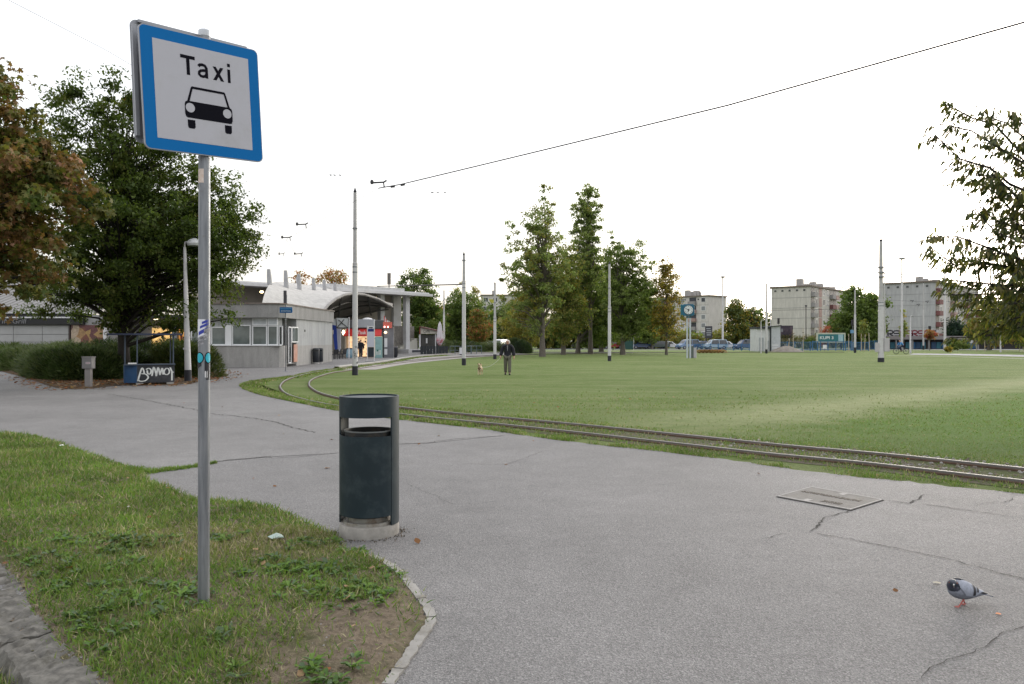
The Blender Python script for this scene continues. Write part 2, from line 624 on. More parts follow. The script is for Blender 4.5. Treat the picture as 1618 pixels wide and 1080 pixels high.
# ragged edge
er = []
for i, (x, y) in enumerate(edge_in):
    k = .05 + .0016 * y
    er.append((x + random.uniform(-k, k), y + random.uniform(-k, k)))
EDGE = edge_in
asph_poly = [(16, -3.0)] + er + [(-4, 78), (2, 92), (-6, 112), (-110, 112), (-110, 113 - 1), (-110, 78)] 
asph_poly = [(16, -3.2), (16, -40), (-.45, -40), (-.45, 1.4), (-.85, 2.55), (-12.5, 14.2), (-60, 61.7), (-110, 112), (-6, 112), (2, 92), (-4, 80)] + er[::-1]
pav = sheet('asphalt_pavement', asph_poly, 0.0, M_ASPH, skirt=.13)
sheet('gutter_road', [(-.30, -40), (-.30, 1.5), (-.8, 2.75), (-12.2, 14.4), (-60, 62), (-110, 112), (-110, -40)], -.125, M_ROAD)
# older, smoother asphalt further left
old = [G(*p) for p in [(0, 672), (130, 716), (222, 746), (345, 729), (420, 722), (530, 716), (629, 701.5), (681, 699.5), (793, 688), (740, 676), (629, 664), (500, 643), (420, 627), (390, 616), (330, 606), (240, 609), (120, 616), (40, 606), (0, 592)]]
sheet('old_asphalt', [(-13.5, 14.9)] + old[1:] + [(-30, 40), (-32, 34)], .004, M_ASPH2)

# cracks: thin dark ragged strips lying in the surface
M_CRACK = mat('crack_dirt', (.035, .032, .028), .95, var=.4, scale=20)
M_MOSS = mat('crack_moss', (.05, .06, .025), .95, var=.4, scale=20)
def crack(px, w=.012, m=None, z=.0065, wob=.016):
    pts = smooth_line([G(*p) for p in px], 4)
    fine = []
    for i in range(len(pts) - 1):
        a, b = np.array(pts[i]), np.array(pts[i + 1])
        k = max(1, int(np.linalg.norm(b - a) / .03))
        for j in range(k): fine.append(a + (b - a) * j / k)
    fine.append(np.array(pts[-1]))
    vs, fs = [], []
    g = random.Random(len(px) * 31 + int(px[0][0]))
    o = 0
    for i, p in enumerate(fine):
        a, b = fine[max(0, i - 1)], fine[min(len(fine) - 1, i + 1)]
        d = b - a
        d = d / (np.linalg.norm(d) + 1e-9)
        nrm = np.array([-d[1], d[0]])
        o = o * .7 + g.uniform(-wob, wob)
        e = min(1, i / 4, (len(fine) - 1 - i) / 4) if len(fine) > 8 else 1
        ww = w * g.uniform(.2, .85) * max(.15, e)
        q = p + nrm * o
        vs += [(*(q + nrm * ww), z), (*(q - nrm * ww), z)]
    for i in range(len(fine) - 1): fs.append((2 * i, 2 * i + 1, 2 * i + 3, 2 * i + 2))
    mb = MB().add(vs, fs)
    c = mb.build('crack', m or M_CRACK, pav, fixn=False)
    for p in c.data.polygons:
        pass
    return c
crack([(1395, 791), (1425, 793.5), (1437, 795), (1447, 790), (1455, 783), (1466, 781)], .014)
crack([(1437, 795), (1480, 800), (1550, 810), (1618, 819)], .012)
crack([(1345, 806), (1325, 812), (1303, 818), (1293, 831), (1276, 840)], .012)
crack([(1276, 841), (1345, 853), (1420, 867), (1500, 884), (1560, 900), (1618, 915), (1680, 932)], .009)
crack([(1195, 853), (1230, 845), (1250, 838)], .006)
crack([(1640, 985), (1590, 1000), (1570, 1015), (1530, 1035), (1490, 1047), (1465, 1060), (1455, 1085)], .0045, wob=.012)
crack([(222, 746), (260, 742), (300, 738), (345, 729), (420, 722), (427, 724)], .022)
crack([(427, 724), (470, 722), (530, 716)], .010)
crack([(170, 622), (240, 634), (300, 646), (335, 654), (380, 658), (430, 666), (470, 677), (500, 684)], .03, wob=.04)
crack([(629, 701.5), (681, 699.5), (691, 697), (740, 692), (793, 688.5), (830, 686)], .012)
crack([(1540, 800), (1560, 794), (1592, 792), (1598, 785)], .006)
crack([(860, 712), (800, 733), (740, 733), (700, 738)], .006)
crack([(1210, 740), (1120, 735), (1040, 738)], .005)
crack([(400, 797), (350, 800), (290, 782)], .01)
crack([(1100, 760), (1020, 768), (930, 765)], .004)
crack([(640, 762), (700, 790), (735, 797), (800, 790)], .004)

# ---------------------------------------------------------------- near grass island with kerbs
strip_px = [(545, 868), (590, 880), (625, 900), (652, 930), (677, 965), (680, 985), (662, 1012), (640, 1045), (612, 1085)]
strip = smooth_line([G(*p) for p in strip_px], 4)
kerb_in = smooth_line([(-12.6, 14.45), (-8.0, 9.85), (-3.62, 5.47), (-3.05, 4.80), (-2.45, 4.15), (-1.75, 3.50), (-1.05, 2.95)], 6)
isl_px = [(0, 672), (60, 690), (130, 714), (200, 737), (225, 746), (238, 760), (285, 780), (318, 791), (370, 792), (415, 797), (440, 805), (485, 826), (530, 845), (545, 868)]
isl_top = [(-12.6, 14.6)] + [G(*p) for p in isl_px[1:]]
ISLAND = kerb_in + [(-.72, 3.0)] + strip[::-1] + isl_top[::-1]
def island_z(x, y):
    d = distpoly(x, y, ISLAND)
    rise = np.clip(d / .35, 0, 1)
    rise = rise * rise * (3 - 2 * rise)
    rise = np.where(inpoly(x, y, ISLAND), rise, -.6)
    return .008 + rise * (.035 + .018 * snoise(x, y, 1.9, 3) + .012 * snoise(x, y, 5.5, 4)) + .006 * rise * snoise(x, y, 19, 5)
def grid_in(poly, cell, zf, name, m, kind='structure'):
    P = np.array(poly)
    x0, y0 = P.min(0) - cell
    x1, y1 = P.max(0) + cell
    nx, ny = int((x1 - x0) / cell) + 1, int((y1 - y0) / cell) + 1
    gx, gy = np.meshgrid(x0 + np.arange(nx) * cell, y0 + np.arange(ny) * cell)
    ins = inpoly(gx.ravel(), gy.ravel(), poly)
    z = zf(gx.ravel(), gy.ravel())
    z[~ins] = -.004
    cellin = ins.reshape(ny, nx)
    touch = cellin[:-1, :-1] | cellin[1:, :-1] | cellin[:-1, 1:] | cellin[1:, 1:]
    full = cellin[:-1, :-1] & cellin[1:, :-1] & cellin[:-1, 1:] & cellin[1:, 1:]
    jj, ii = np.nonzero(full)
    idx = lambda j, i: j * nx + i
    faces = np.stack([idx(jj, ii), idx(jj, ii + 1), idx(jj + 1, ii + 1), idx(jj + 1, ii)], 1)
    used, inv = np.unique(faces.ravel(), return_inverse=True)
    v = np.stack([gx.ravel()[used], gy.ravel()[used], z[used]], 1)
    me = bpy.data.meshes.new(name)
    me.from_pydata(v.tolist(), [], inv.reshape(-1, 4).tolist())
    me.materials.append(m)
    me.polygons.foreach_set('use_smooth', [True] * len(me.polygons))
    o = link_mesh(name, me)
    o['kind'] = kind
    return o
ISL2 = [(p[0] - .09, p[1] - .09) for p in kerb_in] + ISLAND[len(kerb_in):]
grid_in(ISL2, .04, island_z, 'grass_island', M_SOIL)

# flat concrete edging round the tip of the island, in separate stones
M_EDGE = mat('weathered_concrete_edging', (.27, .26, .24), .9, var=.35, scale=6, bmp=.6, bscale=80, dirt=(.12, .11, .09), dscale=4)
edging = empty('kerb_edging', (0, 0, 0), kind='structure')
pts = [np.array(p) for p in smooth_line([G(*p) for p in strip_px[1:]], 10)]
acc, cur = [], [pts[0]]
L = 0
for a, b in zip(pts[:-1], pts[1:]):
    L += np.linalg.norm(b - a)
    cur.append(b)
    if L > .34:
        acc.append(cur); cur = [b]; L = 0
acc.append(cur)
for q, seg in enumerate(acc):
    if len(seg) < 2: continue
    vs, fs = [], []
    g = random.Random(q)
    n = len(seg)
    for i, p in enumerate(seg):
        d = seg[min(i + 1, n - 1)] - seg[max(i - 1, 0)]
        d = d / np.linalg.norm(d)
        nr = np.array([-d[1], d[0]])
        sh = 0
        if i == 0: p = p + d * .006
        if i == n - 1: p = p - d * .006
        w0 = .028 + g.uniform(-.006, .006)
        zt = .014 + g.uniform(-.003, .003)
        for sg, z in ((-1, -.02), (-1, zt), (1, zt), (1, -.02)):
            vs.append((*(p + nr * sg * w0), z))
    for i in range(n - 1):
        b = i * 4
        for k in range(4): fs.append((b + k, b + (k + 1) % 4, b + 4 + (k + 1) % 4, b + 4 + k))
    fs += [(0, 1, 2, 3), (n * 4 - 4, n * 4 - 1, n * 4 - 2, n * 4 - 3)]
    MB().add(vs, fs).build('kerb_stone', M_EDGE, edging, smooth=True)

# rough old stone kerb along the gutter, lower left
M_KERB = mat('crumbling_kerb_stone', (.150, .142, .126), .95, var=.7, scale=14, bmp=1.0, bscale=40, dirt=(.035, .032, .022), dscale=8)
kerb = empty('stone_kerb', (0, 0, 0), kind='structure')
kp = [np.array(p) for p in kerb_in]
def along(pts, s):
    for a, b in zip(pts[:-1], pts[1:]):
        l = np.linalg.norm(b - a)
        if s <= l: return a + (b - a) * s / l, (b - a) / l
        s -= l
    return pts[-1], (pts[-1] - pts[-2]) / np.linalg.norm(pts[-1] - pts[-2])
tot = sum(np.linalg.norm(b - a) for a, b in zip(kp[:-1], kp[1:]))
s0 = 0.0
q = 0
while s0 < tot - .2:
    g = random.Random(100 + q)
    ln = g.uniform(.8, 1.1)
    if s0 + ln > tot: ln = tot - s0
    nl, nw = 34, 7
    bm = bmesh.new()
    wd = .27 + g.uniform(-.02, .02)
    grid = {}
    hz = g.uniform(-.012, .012)
    prof = [(0.0, -.14), (-.02, .012), (.02, .014), (.05, .018), (.08, .018), (.11, .017), (.14, .016), (.17, .014), (.20, .010), (.225, .002), (wd - .02, -.02), (wd, -.06), (wd + .01, -.10), (wd + .02, -.16)]
    for i in range(nl):
        p, d = along(kp, s0 + .008 + (ln - .016) * i / (nl - 1))
        nr = np.array([d[1], -d[0]])          # towards the gutter
        if nr[0] + nr[1] > 0: nr = -nr
        for k, (o, z) in enumerate(prof):
            x, y = p + nr * (o + g.uniform(-.008, .008))
            e = .5 * (1 if i in (0, nl - 1) else 0)
            chip = max(0, float(snoise(np.array([x]), np.array([y]), 9, 9)[0])) * .045 + max(0, float(snoise(np.array([x]), np.array([y]), 26, 10)[0])) * .018
            grid[i, k] = bm.verts.new((x, y, z + hz * .5 + g.uniform(-.010, .010) - e * .008 - (chip if k > 1 else 0)))
    for i in range(nl - 1):
        for k in range(len(prof) - 1):
            bm.faces.new((grid[i, k], grid[i + 1, k], grid[i + 1, k + 1], grid[i, k + 1]))
    bm.faces.new([grid[0, k] for k in range(len(prof))])
    bm.faces.new([grid[nl - 1, k] for k in range(len(prof))][::-1])
    bmesh.ops.recalc_face_normals(bm, faces=bm.faces)
    me = bpy.data.meshes.new('kerb_stone')
    bm.to_mesh(me)
    bm.free()
    me.materials.append(M_KERB)
    me.polygons.foreach_set('use_smooth', [True] * len(me.polygons))
    me.set_sharp_from_angle(angle=R(28))
    link_mesh('kerb_stone', me, kerb)
    s0 += ln
    q += 1

# ---------------------------------------------------------------- tram track (metre gauge)
A_px = [(1618, 744), (1407, 721.3), (1255, 707.7), (1103, 692), (972, 678.4), (855.6, 667), (764, 658.7), (691.5, 651.4), (629, 644), (560, 634.5), (509.8, 623), (491.6, 613), (488.5, 607), (491.6, 601), (503, 595.5), (525, 589), (546, 586.2), (585, 579.5), (640, 572.4), (700, 566.5)]
A = [G(*p) for p in A_px]
d0 = np.array(A[0]) - np.array(A[1]); d0 /= np.linalg.norm(d0)
A = [tuple(np.array(A[0]) + d0 * 14), tuple(np.array(A[0]) + d0 * 5)] + A
A += [(-3.0, 78), (6, 92), (22, 101), (45, 104)]
A_s = smooth_line(A, 8)
def offset_line(pts, off):
    out = []
    P = [np.array(p) for p in pts]
    for i, p in enumerate(P):
        d = P[min(i + 1, len(P) - 1)] - P[max(i - 1, 0)]
        d = d / np.linalg.norm(d)
        out.append(p + np.array([-d[1], d[0]]) * off)
    return out
B_s = offset_line(A_s, 1.0)          # towards the camera side
M_RAIL = mat('polished_rail_steel', (.20, .19, .18), .5, metal=.8, var=.25, scale=8)
M_RUST = mat('rusty_rail_web', (.085, .05, .032), .9, var=.5, scale=10)
track = empty('tram_track', (0, 0, 0), kind='structure')
for line in (A_s, B_s):
    P = [np.array(p) for p in line]
    for nm, prof, m in (('rail_head', [(-.021, .026), (-.021, .048), (-.016, .052), (.016, .052), (.021, .048), (.021, .026)], M_RAIL),
                        ('rail_web', [(-.034, -.04), (-.030, .025), (.030, .025), (.050, .018), (.052, -.04)], M_RUST)):
        vs, fs = [], []
        k = len(prof)
        for i, p in enumerate(P):
            d = P[min(i + 1, len(P) - 1)] - P[max(i - 1, 0)]
            d = d / np.linalg.norm(d)
            nr = np.array([-d[1], d[0]])
            for o, z in prof: vs.append((*(p + nr * o), z - .006))
        for i in range(len(P) - 1):
            for j in range(k): fs.append((i * k + j, i * k + (j + 1) % k, (i + 1) * k + (j + 1) % k, (i + 1) * k + j))
        MB().add(vs, fs).build(nm, m, track, smooth=True)
# soil strip under the track
o1, o2 = offset_line(A_s, -.45), offset_line(A_s, 1.35)
nn = 70
poly = [tuple(p) for p in o1[:nn]] + [tuple(p) for p in o2[:nn]][::-1]
vs = [(*p, -.006) for p in o1[:nn]] + [(*p, -.006) for p in o2[:nn]]
MB().add(vs, [(i, i + 1, nn + i + 1, nn + i) for i in range(nn - 1)]).build('track_bed', M_TRACKBED, fixn=True)['kind'] = 'structure'
# second, far track: gravel band along the platform
far1 = smooth_line([G(*p) for p in [(560, 583.5), (600, 577), (640, 572), (700, 566.5), (740, 563.5), (800, 560)]], 6)
o1, o2 = offset_line(far1, -1.2), offset_line(far1, 3.6)
M_GRAV = mat('pale_ballast', (.30, .28, .26), .95, var=.4, scale=2, bmp=.5, bscale=20)
n2 = len(o1)
MB().add([(*p, -.002) for p in o1] + [(*p, -.002) for p in o2], [(i, i + 1, n2 + i + 1, n2 + i) for i in range(n2 - 1)]).build('ballast_strip', M_GRAV)['kind'] = 'structure'
# platform edge kerb, pale line along the plaza
kb = smooth_line([G(*p) for p in [(536, 582), (565, 578), (613, 572), (652, 565), (700, 560.5), (780, 557.5), (860, 557), (1000, 557.5)]], 4)
P2 = [np.array(p) for p in kb]
vs, fs = [], []
for i, p in enumerate(P2):
    d = P2[min(i + 1, len(P2) - 1)] - P2[max(i - 1, 0)]
    d = d / np.linalg.norm(d)
    nr = np.array([-d[1], d[0]])
    for o, z in ((0, -.02), (0, .13), (.3, .13), (.3, -.02)): vs.append((*(p + nr * o), z))
for i in range(len(P2) - 1):
    for j in range(4): fs.append((i * 4 + j, i * 4 + (j + 1) % 4, i * 4 + 4 + (j + 1) % 4, i * 4 + 4 + j))
MB().add(vs, fs).build('platform_kerb', mat('pale_concrete_kerb', (.42, .40, .37), .9, scale=1))['kind'] = 'structure'

# planting bed, left
BED = [G(0, 586), G(37, 596), G(70, 607), G(89, 613), G(118, 615), G(150, 613), G(182, 609), G(260, 609), G(300, 606), G(345, 598), G(362, 592), G(340, 586), (-18, 46.5), (-40, 47), (-40, 44)]
sheet('planting_bed', BED, .012, M_BED)
M_PATHGREY = mat('far_path', (.30, .29, .28), .9, scale=.5)
# far lanes and paths seen as pale lines on the field
def strip_w(name, pts, w, z, m):
    P = [np.array(p) for p in pts]
    a, b = offset_line(P, w / 2), offset_line(P, -w / 2)
    n = len(a)
    o = MB().add([(*p, z) for p in a] + [(*p, z) for p in b], [(i, i + 1, n + i + 1, n + i) for i in range(n - 1)]).build(name, m)
    o['kind'] = 'structure'
    return o
M_FARROAD = asphalt_mat('far_road_asphalt', (.17, .17, .19), .8, 1.2)
strip_w('park_path', smooth_line([(-30, 117), (0, 119), (25, 122), (52, 120), (80, 116)], 4), 1.4, .0, mat('pale_park_path', (.42, .39, .36), .9, scale=.5))
strip_w('car_park', [(-60, 146), (20, 143), (80, 139), (130, 135)], 15, .0, M_FARROAD)
strip_w('far_road', [G(1440, 559), G(1500, 559.5), G(1618, 561.5), G(1800, 566)], 9, -.002, M_FARROAD)
strip_w('road_kerb', [G(1400, 561.5), G(1500, 563.2), G(1618, 566.8), G(1800, 573)], .5, .02, mat('pale_road_kerb', (.5, .48, .44), .9, scale=1))
# ================================================================ GRASS (real blades)
GM = [leafmat('grass_fresh', (.125, .215, .038), .4), leafmat('grass_olive', (.150, .185, .055), .4),
      leafmat('grass_dark', (.072, .130, .026), .3), leafmat('grass_straw', (.31, .27, .155), .2)]
BL_V = np.array([(-.5, 0, 0), (.5, 0, 0), (.36, .10, .55), (-.36, .10, .55), (0, .42, 1.0)])
BL_F = [(0, 1, 2), (0, 2, 3), (3, 2, 4)]
def blades(name, x, y, z, h, wd, mi, label, tilt=.45):
    N = len(x)
    r = rots(N, tilt=rng.normal(0, tilt, N), roll=rng.normal(0, tilt, N))
    s = np.stack([wd, h, h], 1)
    o = scatter_mesh(name, BL_V, BL_F, np.stack([x, y, z], 1), s, r, GM, mi)
    tag(o, label, 'grass', kind='stuff')
    return o
# island
P = np.array(ISLAND)
N = 620000
x = rng.uniform(P[:, 0].min() - .05, P[:, 0].max() + .1, N)
y = P[:, 1].min() + (P[:, 1].max() - P[:, 1].min()) * rng.uniform(0, 1, N) ** 2.1
near = (y < 15) & (x > -.70 * y - 1.0)
x, y = x[near], y[near]
jx, jy = x + rng.normal(0, .03, len(x)), y + rng.normal(0, .03, len(x))
ok = inpoly(jx, jy, ISLAND)
dk = distpoly(x, y, kerb_in, False)
ds = distpoly(x, y, strip, False)
dens = 1.05 + .3 * snoise(x, y, 2.2, 21) + .3 * snoise(x, y, 8, 22)
dens -= 1.1 * np.clip(1 - ds / .75, 0, 1) * np.clip(1.4 - (y - 4.2) * .6, .35, 1)
dens -= .75 * np.clip(1.2 - ds / 1.0, 0, 1) * (y < 4.7)
dens -= .5 * np.exp(-(((x + 1.9) ** 2 + (y - 4.7) ** 2) / .10))
dens -= .55 * np.exp(-(((x + 1.25) ** 2) / .22 + ((y - 4.15) ** 2) / .10))
dens -= .8 * np.clip(1 - dk / .16, 0, 1)
keep = ok & (rng.uniform(0, 1, len(x)) < np.clip(dens, .07, 1))
x, y = x[keep], y[keep]
N = len(x)
dry = .5 * snoise(x, y, 1.7, 31) + .5 * snoise(x, y, 6, 32) + 2.4 * np.exp(-(((x + 2.1) ** 2) / .8 + ((y - 6.1) ** 2) / .22)) + 1.2 * np.exp(-(((x + 2.9) ** 2) / .5 + ((y - 9.0) ** 2) / .6)) + rng.normal(0, .25, N)
h = np.clip(rng.normal(.046, .015, N) * (1 + .45 * snoise(x, y, 3.1, 33)), .015, .11) * (1 + .04 * np.clip(y - 6, 0, 9))
mi = np.where(rng.uniform(0, 1, N) < .10 + .16 * np.clip(dry, 0, 2), 3, np.where(dry > .55, 1, np.where(rng.uniform(0, 1, N) < .28, 2, np.where(rng.uniform(0, 1, N) < .6, 0, 1))))
blades('grass_blades', x, y, island_z(x, y) - .004, h, rng.uniform(.0045, .009, N) * (1 + .10 * np.clip(y - 4, 0, 10)), mi, 'short patchy green grass growing on the island around the taxi sign', .6)
# grass tongue growing along the old crack
cl2 = smooth_line([G(*p) for p in [(200, 742), (222, 747), (260, 743), (300, 738.5), (345, 730.5)]], 6)
N = 3600
t = rng.uniform(0, 1, N) ** 1.6
ii = (t * (len(cl2) - 1)).astype(int)
cpt = np.array(cl2)[ii] + rng.normal(0, 1, (N, 2)) * (.075 * (1 - t) + .015)[:, None] * np.array([1, 1])
blades('crack_grass', cpt[:, 0], cpt[:, 1], np.full(N, .002), rng.uniform(.02, .06, N), rng.uniform(.006, .012, N), rng.integers(0, 3, N), 'tongue of grass growing along the asphalt crack left of the sign post', .7)
# broad-leaved weeds
N0 = 900
wx = rng.uniform(-4.2, -.75, N0); wy = rng.uniform(3.3, 6.3, N0)
k = inpoly(wx, wy, ISLAND) & (snoise(wx, wy, 2.6, 41) > -.05) & (distpoly(wx, wy, kerb_in, False) > .1)
wx, wy = wx[k], wy[k]
nl = 9
ang = rng.uniform(0, 2 * pi, (len(wx), nl))
wp = np.stack([np.repeat(wx, nl) + rng.normal(0, .012, len(wx) * nl), np.repeat(wy, nl) + rng.normal(0, .012, len(wx) * nl), np.repeat(island_z(wx, wy), nl) + .012], 1)
LF_V = np.array([(0, 0, 0), (.4, .35, .16), (.5, .75, .16), (0, 1, -.02), (-.5, .75, .16), (-.4, .35, .16), (0, .5, .10)])
LF_F = [(0, 1, 6), (1, 2, 6), (2, 3, 6), (3, 4, 6), (4, 5, 6), (5, 0, 6)]
WM = [leafmat('weed_leaf_green', (.060, .125, .020), .3, .45), leafmat('weed_leaf_blue_green', (.075, .12, .055), .3, .4), GM[0]]
n = len(wp)
o = scatter_mesh('weed_leaves', LF_V, LF_F, wp, np.stack([rng.uniform(.012, .03, n), rng.uniform(.03, .075, n), rng.uniform(.03, .06, n)], 1), rots(n, yaw=ang.ravel(), tilt=rng.uniform(.05, .6, n), roll=rng.normal(0, .2, n)), WM, rng.integers(0, 3, n))
tag(o, 'broad flat weed leaves spread through the grass near the sign post', 'weeds', kind='stuff')
# fringe along the asphalt edge / track
pts = np.array(EDGE)
def along_many(pts, N, s):
    seg = np.diff(pts, axis=0)
    L = np.hypot(seg[:, 0], seg[:, 1])
    wgt = L / np.maximum(8, pts[:-1, 1]) ** 1.1
    i = rng.choice(len(seg), N, p=wgt / wgt.sum())
    t = rng.uniform(0, 1, N)
    p = pts[:-1][i] + seg[i] * t[:, None]
    nr = np.stack([-seg[i, 1], seg[i, 0]], 1) / L[i][:, None]
    return p + nr * s[:, None], p
N = 120000
s = -np.abs(rng.normal(0, .30, N)) + .05
q, p0 = along_many(pts, N, s)
# lawn side is to the right of the travelled direction (right->left), i.e. away from the camera
q2, _ = along_many(pts, 10, np.ones(10) * .5)
sgn = 1
test = inpoly(np.array([q2[0, 0]]), np.array([q2[0, 1]]), asph_poly)
if True:
    t1, b1 = along_many(pts, 400, np.ones(400) * .4)
    frac = inpoly(t1[:, 0], t1[:, 1], asph_poly).mean()
    if frac < .5: q = 2 * p0 - q
x, y = q[:, 0], q[:, 1]
dens = .22 + .25 * np.clip((y - 11) / 6, 0, 1) + .6 * snoise(x, y, 1.9, 51) + .45 * snoise(x, y, 6, 52)
dA = distpoly(x, y, [tuple(p) for p in A_s], False)
dB = distpoly(x, y, [tuple(p) for p in B_s], False)
dens = np.where((dA < .05) | (dB < .05), 0, dens)
k = rng.uniform(0, 1, N) < dens
x, y = x[k], y[k]
N = len(x)
far = np.clip(y / 12, .7, 4)
mi = np.where(rng.uniform(0, 1, N) < .2, 3, np.where(rng.uniform(0, 1, N) < .5, 0, np.where(rng.uniform(0, 1, N) < .5, 1, 2)))
blades('verge_grass', x, y, np.full(N, -.004), rng.uniform(.02, .065, N) * np.clip(far, .8, 1.5), rng.uniform(.006, .011, N) * far, mi, 'ragged green verge grass and weeds between asphalt and tram rails')
# between and beside the rails
N = 60000
s = rng.uniform(-.75, 1.25, N)
q, p0 = along_many(np.array(A_s)[4:90], N, s)
x, y = q[:, 0], q[:, 1]
dA = distpoly(x, y, [tuple(p) for p in A_s], False)
dB = distpoly(x, y, [tuple(p) for p in B_s], False)
dens = .32 + .5 * snoise(x, y, 1.3, 61) + .3 * snoise(x, y, 6, 62) + np.clip((y - 13) / 9, 0, .8)
k = (rng.uniform(0, 1, N) < dens) & (dA > .07) & (dB > .07)
x, y = x[k], y[k]
N = len(x)
far = np.clip(y / 11, .8, 4)
mi = np.where(rng.uniform(0, 1, N) < .25, 3, rng.integers(0, 3, N))
blades('track_grass', x, y, np.full(N, -.006), rng.uniform(.02, .055, N), rng.uniform(.006, .011, N) * far, mi, 'thin grass growing between and beside the tram rails')
# lawn texture beyond the track
N = 190000
y = 9 + 26 * rng.uniform(0, 1, N) ** 1.5
x = rng.uniform(-.42, .74, N) * y + 0
dA = distpoly(x, y, [tuple(p) for p in A_s[::2]], False)
asp = inpoly(x, y, asph_poly)
# inside the loop = beyond rail A
inner = inpoly(x, y, [tuple(p) for p in A_s] + [(60, 110), (60, -10)])
dens = (.55 + .4 * snoise(x, y, .8, 71) + .3 * snoise(x, y, 3, 72)) * np.clip((26 - y) / 14, 0, 1)
bA, bB = np.array(G(1060, 672)), np.array(G(1618, 603))
band = distpoly(x, y, [tuple(bA), tuple(bB + (bB - bA) * 1.5)], False)
dens = dens * np.clip((band - .6) / 1.6, .12, 1)
k = inner & (~asp) & (dA > .25) & (rng.uniform(0, 1, N) < dens)
x, y = x[k], y[k]
N = len(x)
far = y / 12
mi = np.where(rng.uniform(0, 1, N) < .10, 3, np.where(rng.uniform(0, 1, N) < .5, 1, 0))
blades('lawn_grass', x, y, np.full(N, -.014), rng.uniform(.018, .042, N) * np.clip(far, .8, 1.5), rng.uniform(.007, .012, N) * far, mi, 'short mown grass of the wide lawn inside the tram loop', .7)
# ballast stones by the right end of the track
ST_V = np.array([(-.5, -.4, 0), (.45, -.5, 0), (.55, .4, 0), (-.4, .5, 0), (-.3, -.25, .5), (.3, -.3, .55), (.3, .25, .45), (-.25, .3, .5)])
ST_F = [(0, 1, 5, 4), (1, 2, 6, 5), (2, 3, 7, 6), (3, 0, 4, 7), (4, 5, 6, 7)]
N = 2600
Aq = np.array(A_s)
q, p0 = along_many(Aq[6:40], N, np.where(rng.uniform(0, 1, N) < .6, rng.uniform(-.1, .9, N), rng.normal(-.35, .12, N)))
k = (rng.uniform(0, 1, N) < np.clip(1.15 - (q[:, 1] - 8) / 6, .03, 1)) & (distpoly(q[:, 0], q[:, 1], [tuple(p) for p in A_s], False) > .06) & (distpoly(q[:, 0], q[:, 1], [tuple(p) for p in B_s], False) > .06)
q = q[k]; N = len(q)
SM = [mat('ballast_stone_grey', (.17, .165, .155), .9, scale=30), mat('ballast_stone_brown', (.12, .10, .08), .9, scale=30), mat('ballast_stone_pale', (.26, .25, .235), .9, scale=30)]
o = scatter_mesh('ballast_stones', ST_V, ST_F, np.stack([q[:, 0], q[:, 1], np.full(N, -.01)], 1), rng.uniform(.015, .05, N), rots(N, tilt=rng.normal(0, .3, N), roll=rng.normal(0, .3, N)), SM, rng.integers(0, 3, N))
tag(o, 'grey and brown ballast stones lying loose around the near tram rails', 'stones', kind='stuff')
# grit and crumbs on the island and along the seams
N = 1500
x = rng.uniform(-4, -.4, N); y = rng.uniform(3.0, 7.5, N)
k = inpoly(x, y, ISLAND)
x, y = x[k], y[k]; N = len(x)
o = scatter_mesh('soil_crumbs', ST_V, ST_F, np.stack([x, y, island_z(x, y) - .001], 1), rng.uniform(.003, .013, N), rots(N, tilt=rng.normal(0, .4, N)), SM, rng.integers(0, 3, N))
tag(o, 'small soil crumbs and grit on the bare patches of the island', 'grit', kind='stuff')
# dry straw lying on the bare soil
N = 16000
x = rng.uniform(-3.4, -.45, N); y = rng.uniform(3.1, 6.4, N)
k = inpoly(x, y, ISLAND)
x, y = x[k], y[k]; N = len(x)
o = scatter_mesh('dry_straw', BL_V, BL_F, np.stack([x, y, island_z(x, y) + .002], 1), np.stack([rng.uniform(.0015, .003, N), rng.uniform(.01, .03, N), rng.uniform(.008, .04, N)], 1), rots(N, tilt=rng.choice([-1.45, 1.45], N) + rng.normal(0, .1, N), roll=rng.normal(0, .2, N)), [GM[3], mat('straw_grey', (.20, .16, .11), .9), mat('straw_dark', (.08, .055, .035), .9)], rng.integers(0, 3, N))
tag(o, 'fine dry straw and root bits lying over the bare soil of the island', 'straw', kind='stuff')
# fallen leaves
DL_V = np.array([(0, 0, 0), (.35, .3, .10), (.3, .8, .05), (0, 1, .12), (-.3, .75, .04), (-.35, .3, .12)])
DL_F = [(0, 1, 2), (0, 2, 3), (0, 3, 4), (0, 4, 5)]
DM = [leafmat('dead_leaf_brown', (.16, .075, .03), .2, .8), leafmat('dead_leaf_rust', (.24, .085, .03), .2, .8), leafmat('dead_leaf_tan', (.30, .20, .11), .2, .8)]
def fallen(N, fx, label, size=(.04, .08)):
    x, y, z = fx(N)
    N = len(x)
    o = scatter_mesh('fallen_leaves', DL_V, DL_F, np.stack([x, y, z], 1), rng.uniform(*size, N), rots(N, tilt=rng.normal(0, .25, N), roll=rng.normal(0, .25, N)), DM, rng.integers(0, 3, N))
    tag(o, label, 'fallen leaves', kind='stuff')
def f1(N):
    x = rng.uniform(-24, -9.5, N); y = rng.uniform(24, 42, N)
    k = inpoly(x, y, BED) | ((distpoly(x, y, BED) < .8) & (rng.uniform(0, 1, N) < .5))
    return x[k], y[k], np.full(k.sum(), .016)
fallen(5200, f1, 'brown and rust fallen leaves lying along the front of the planting bed', (.07, .15))
def f2(N):
    y = rng.uniform(5, 26, N); x = rng.uniform(-.6, .6, N) * y
    z = np.full(N, .008)
    return x, y, z
fallen(46, f2, 'single dry leaves scattered over the open asphalt', (.04, .08))
def f3(N):
    x = rng.uniform(-4.5, -.6, N); y = rng.uniform(3.2, 9, N)
    k = inpoly(x, y, ISLAND)
    return x[k], y[k], island_z(x[k], y[k]) + .02
fallen(60, f3, 'a few brown leaves caught in the island grass', (.03, .06))
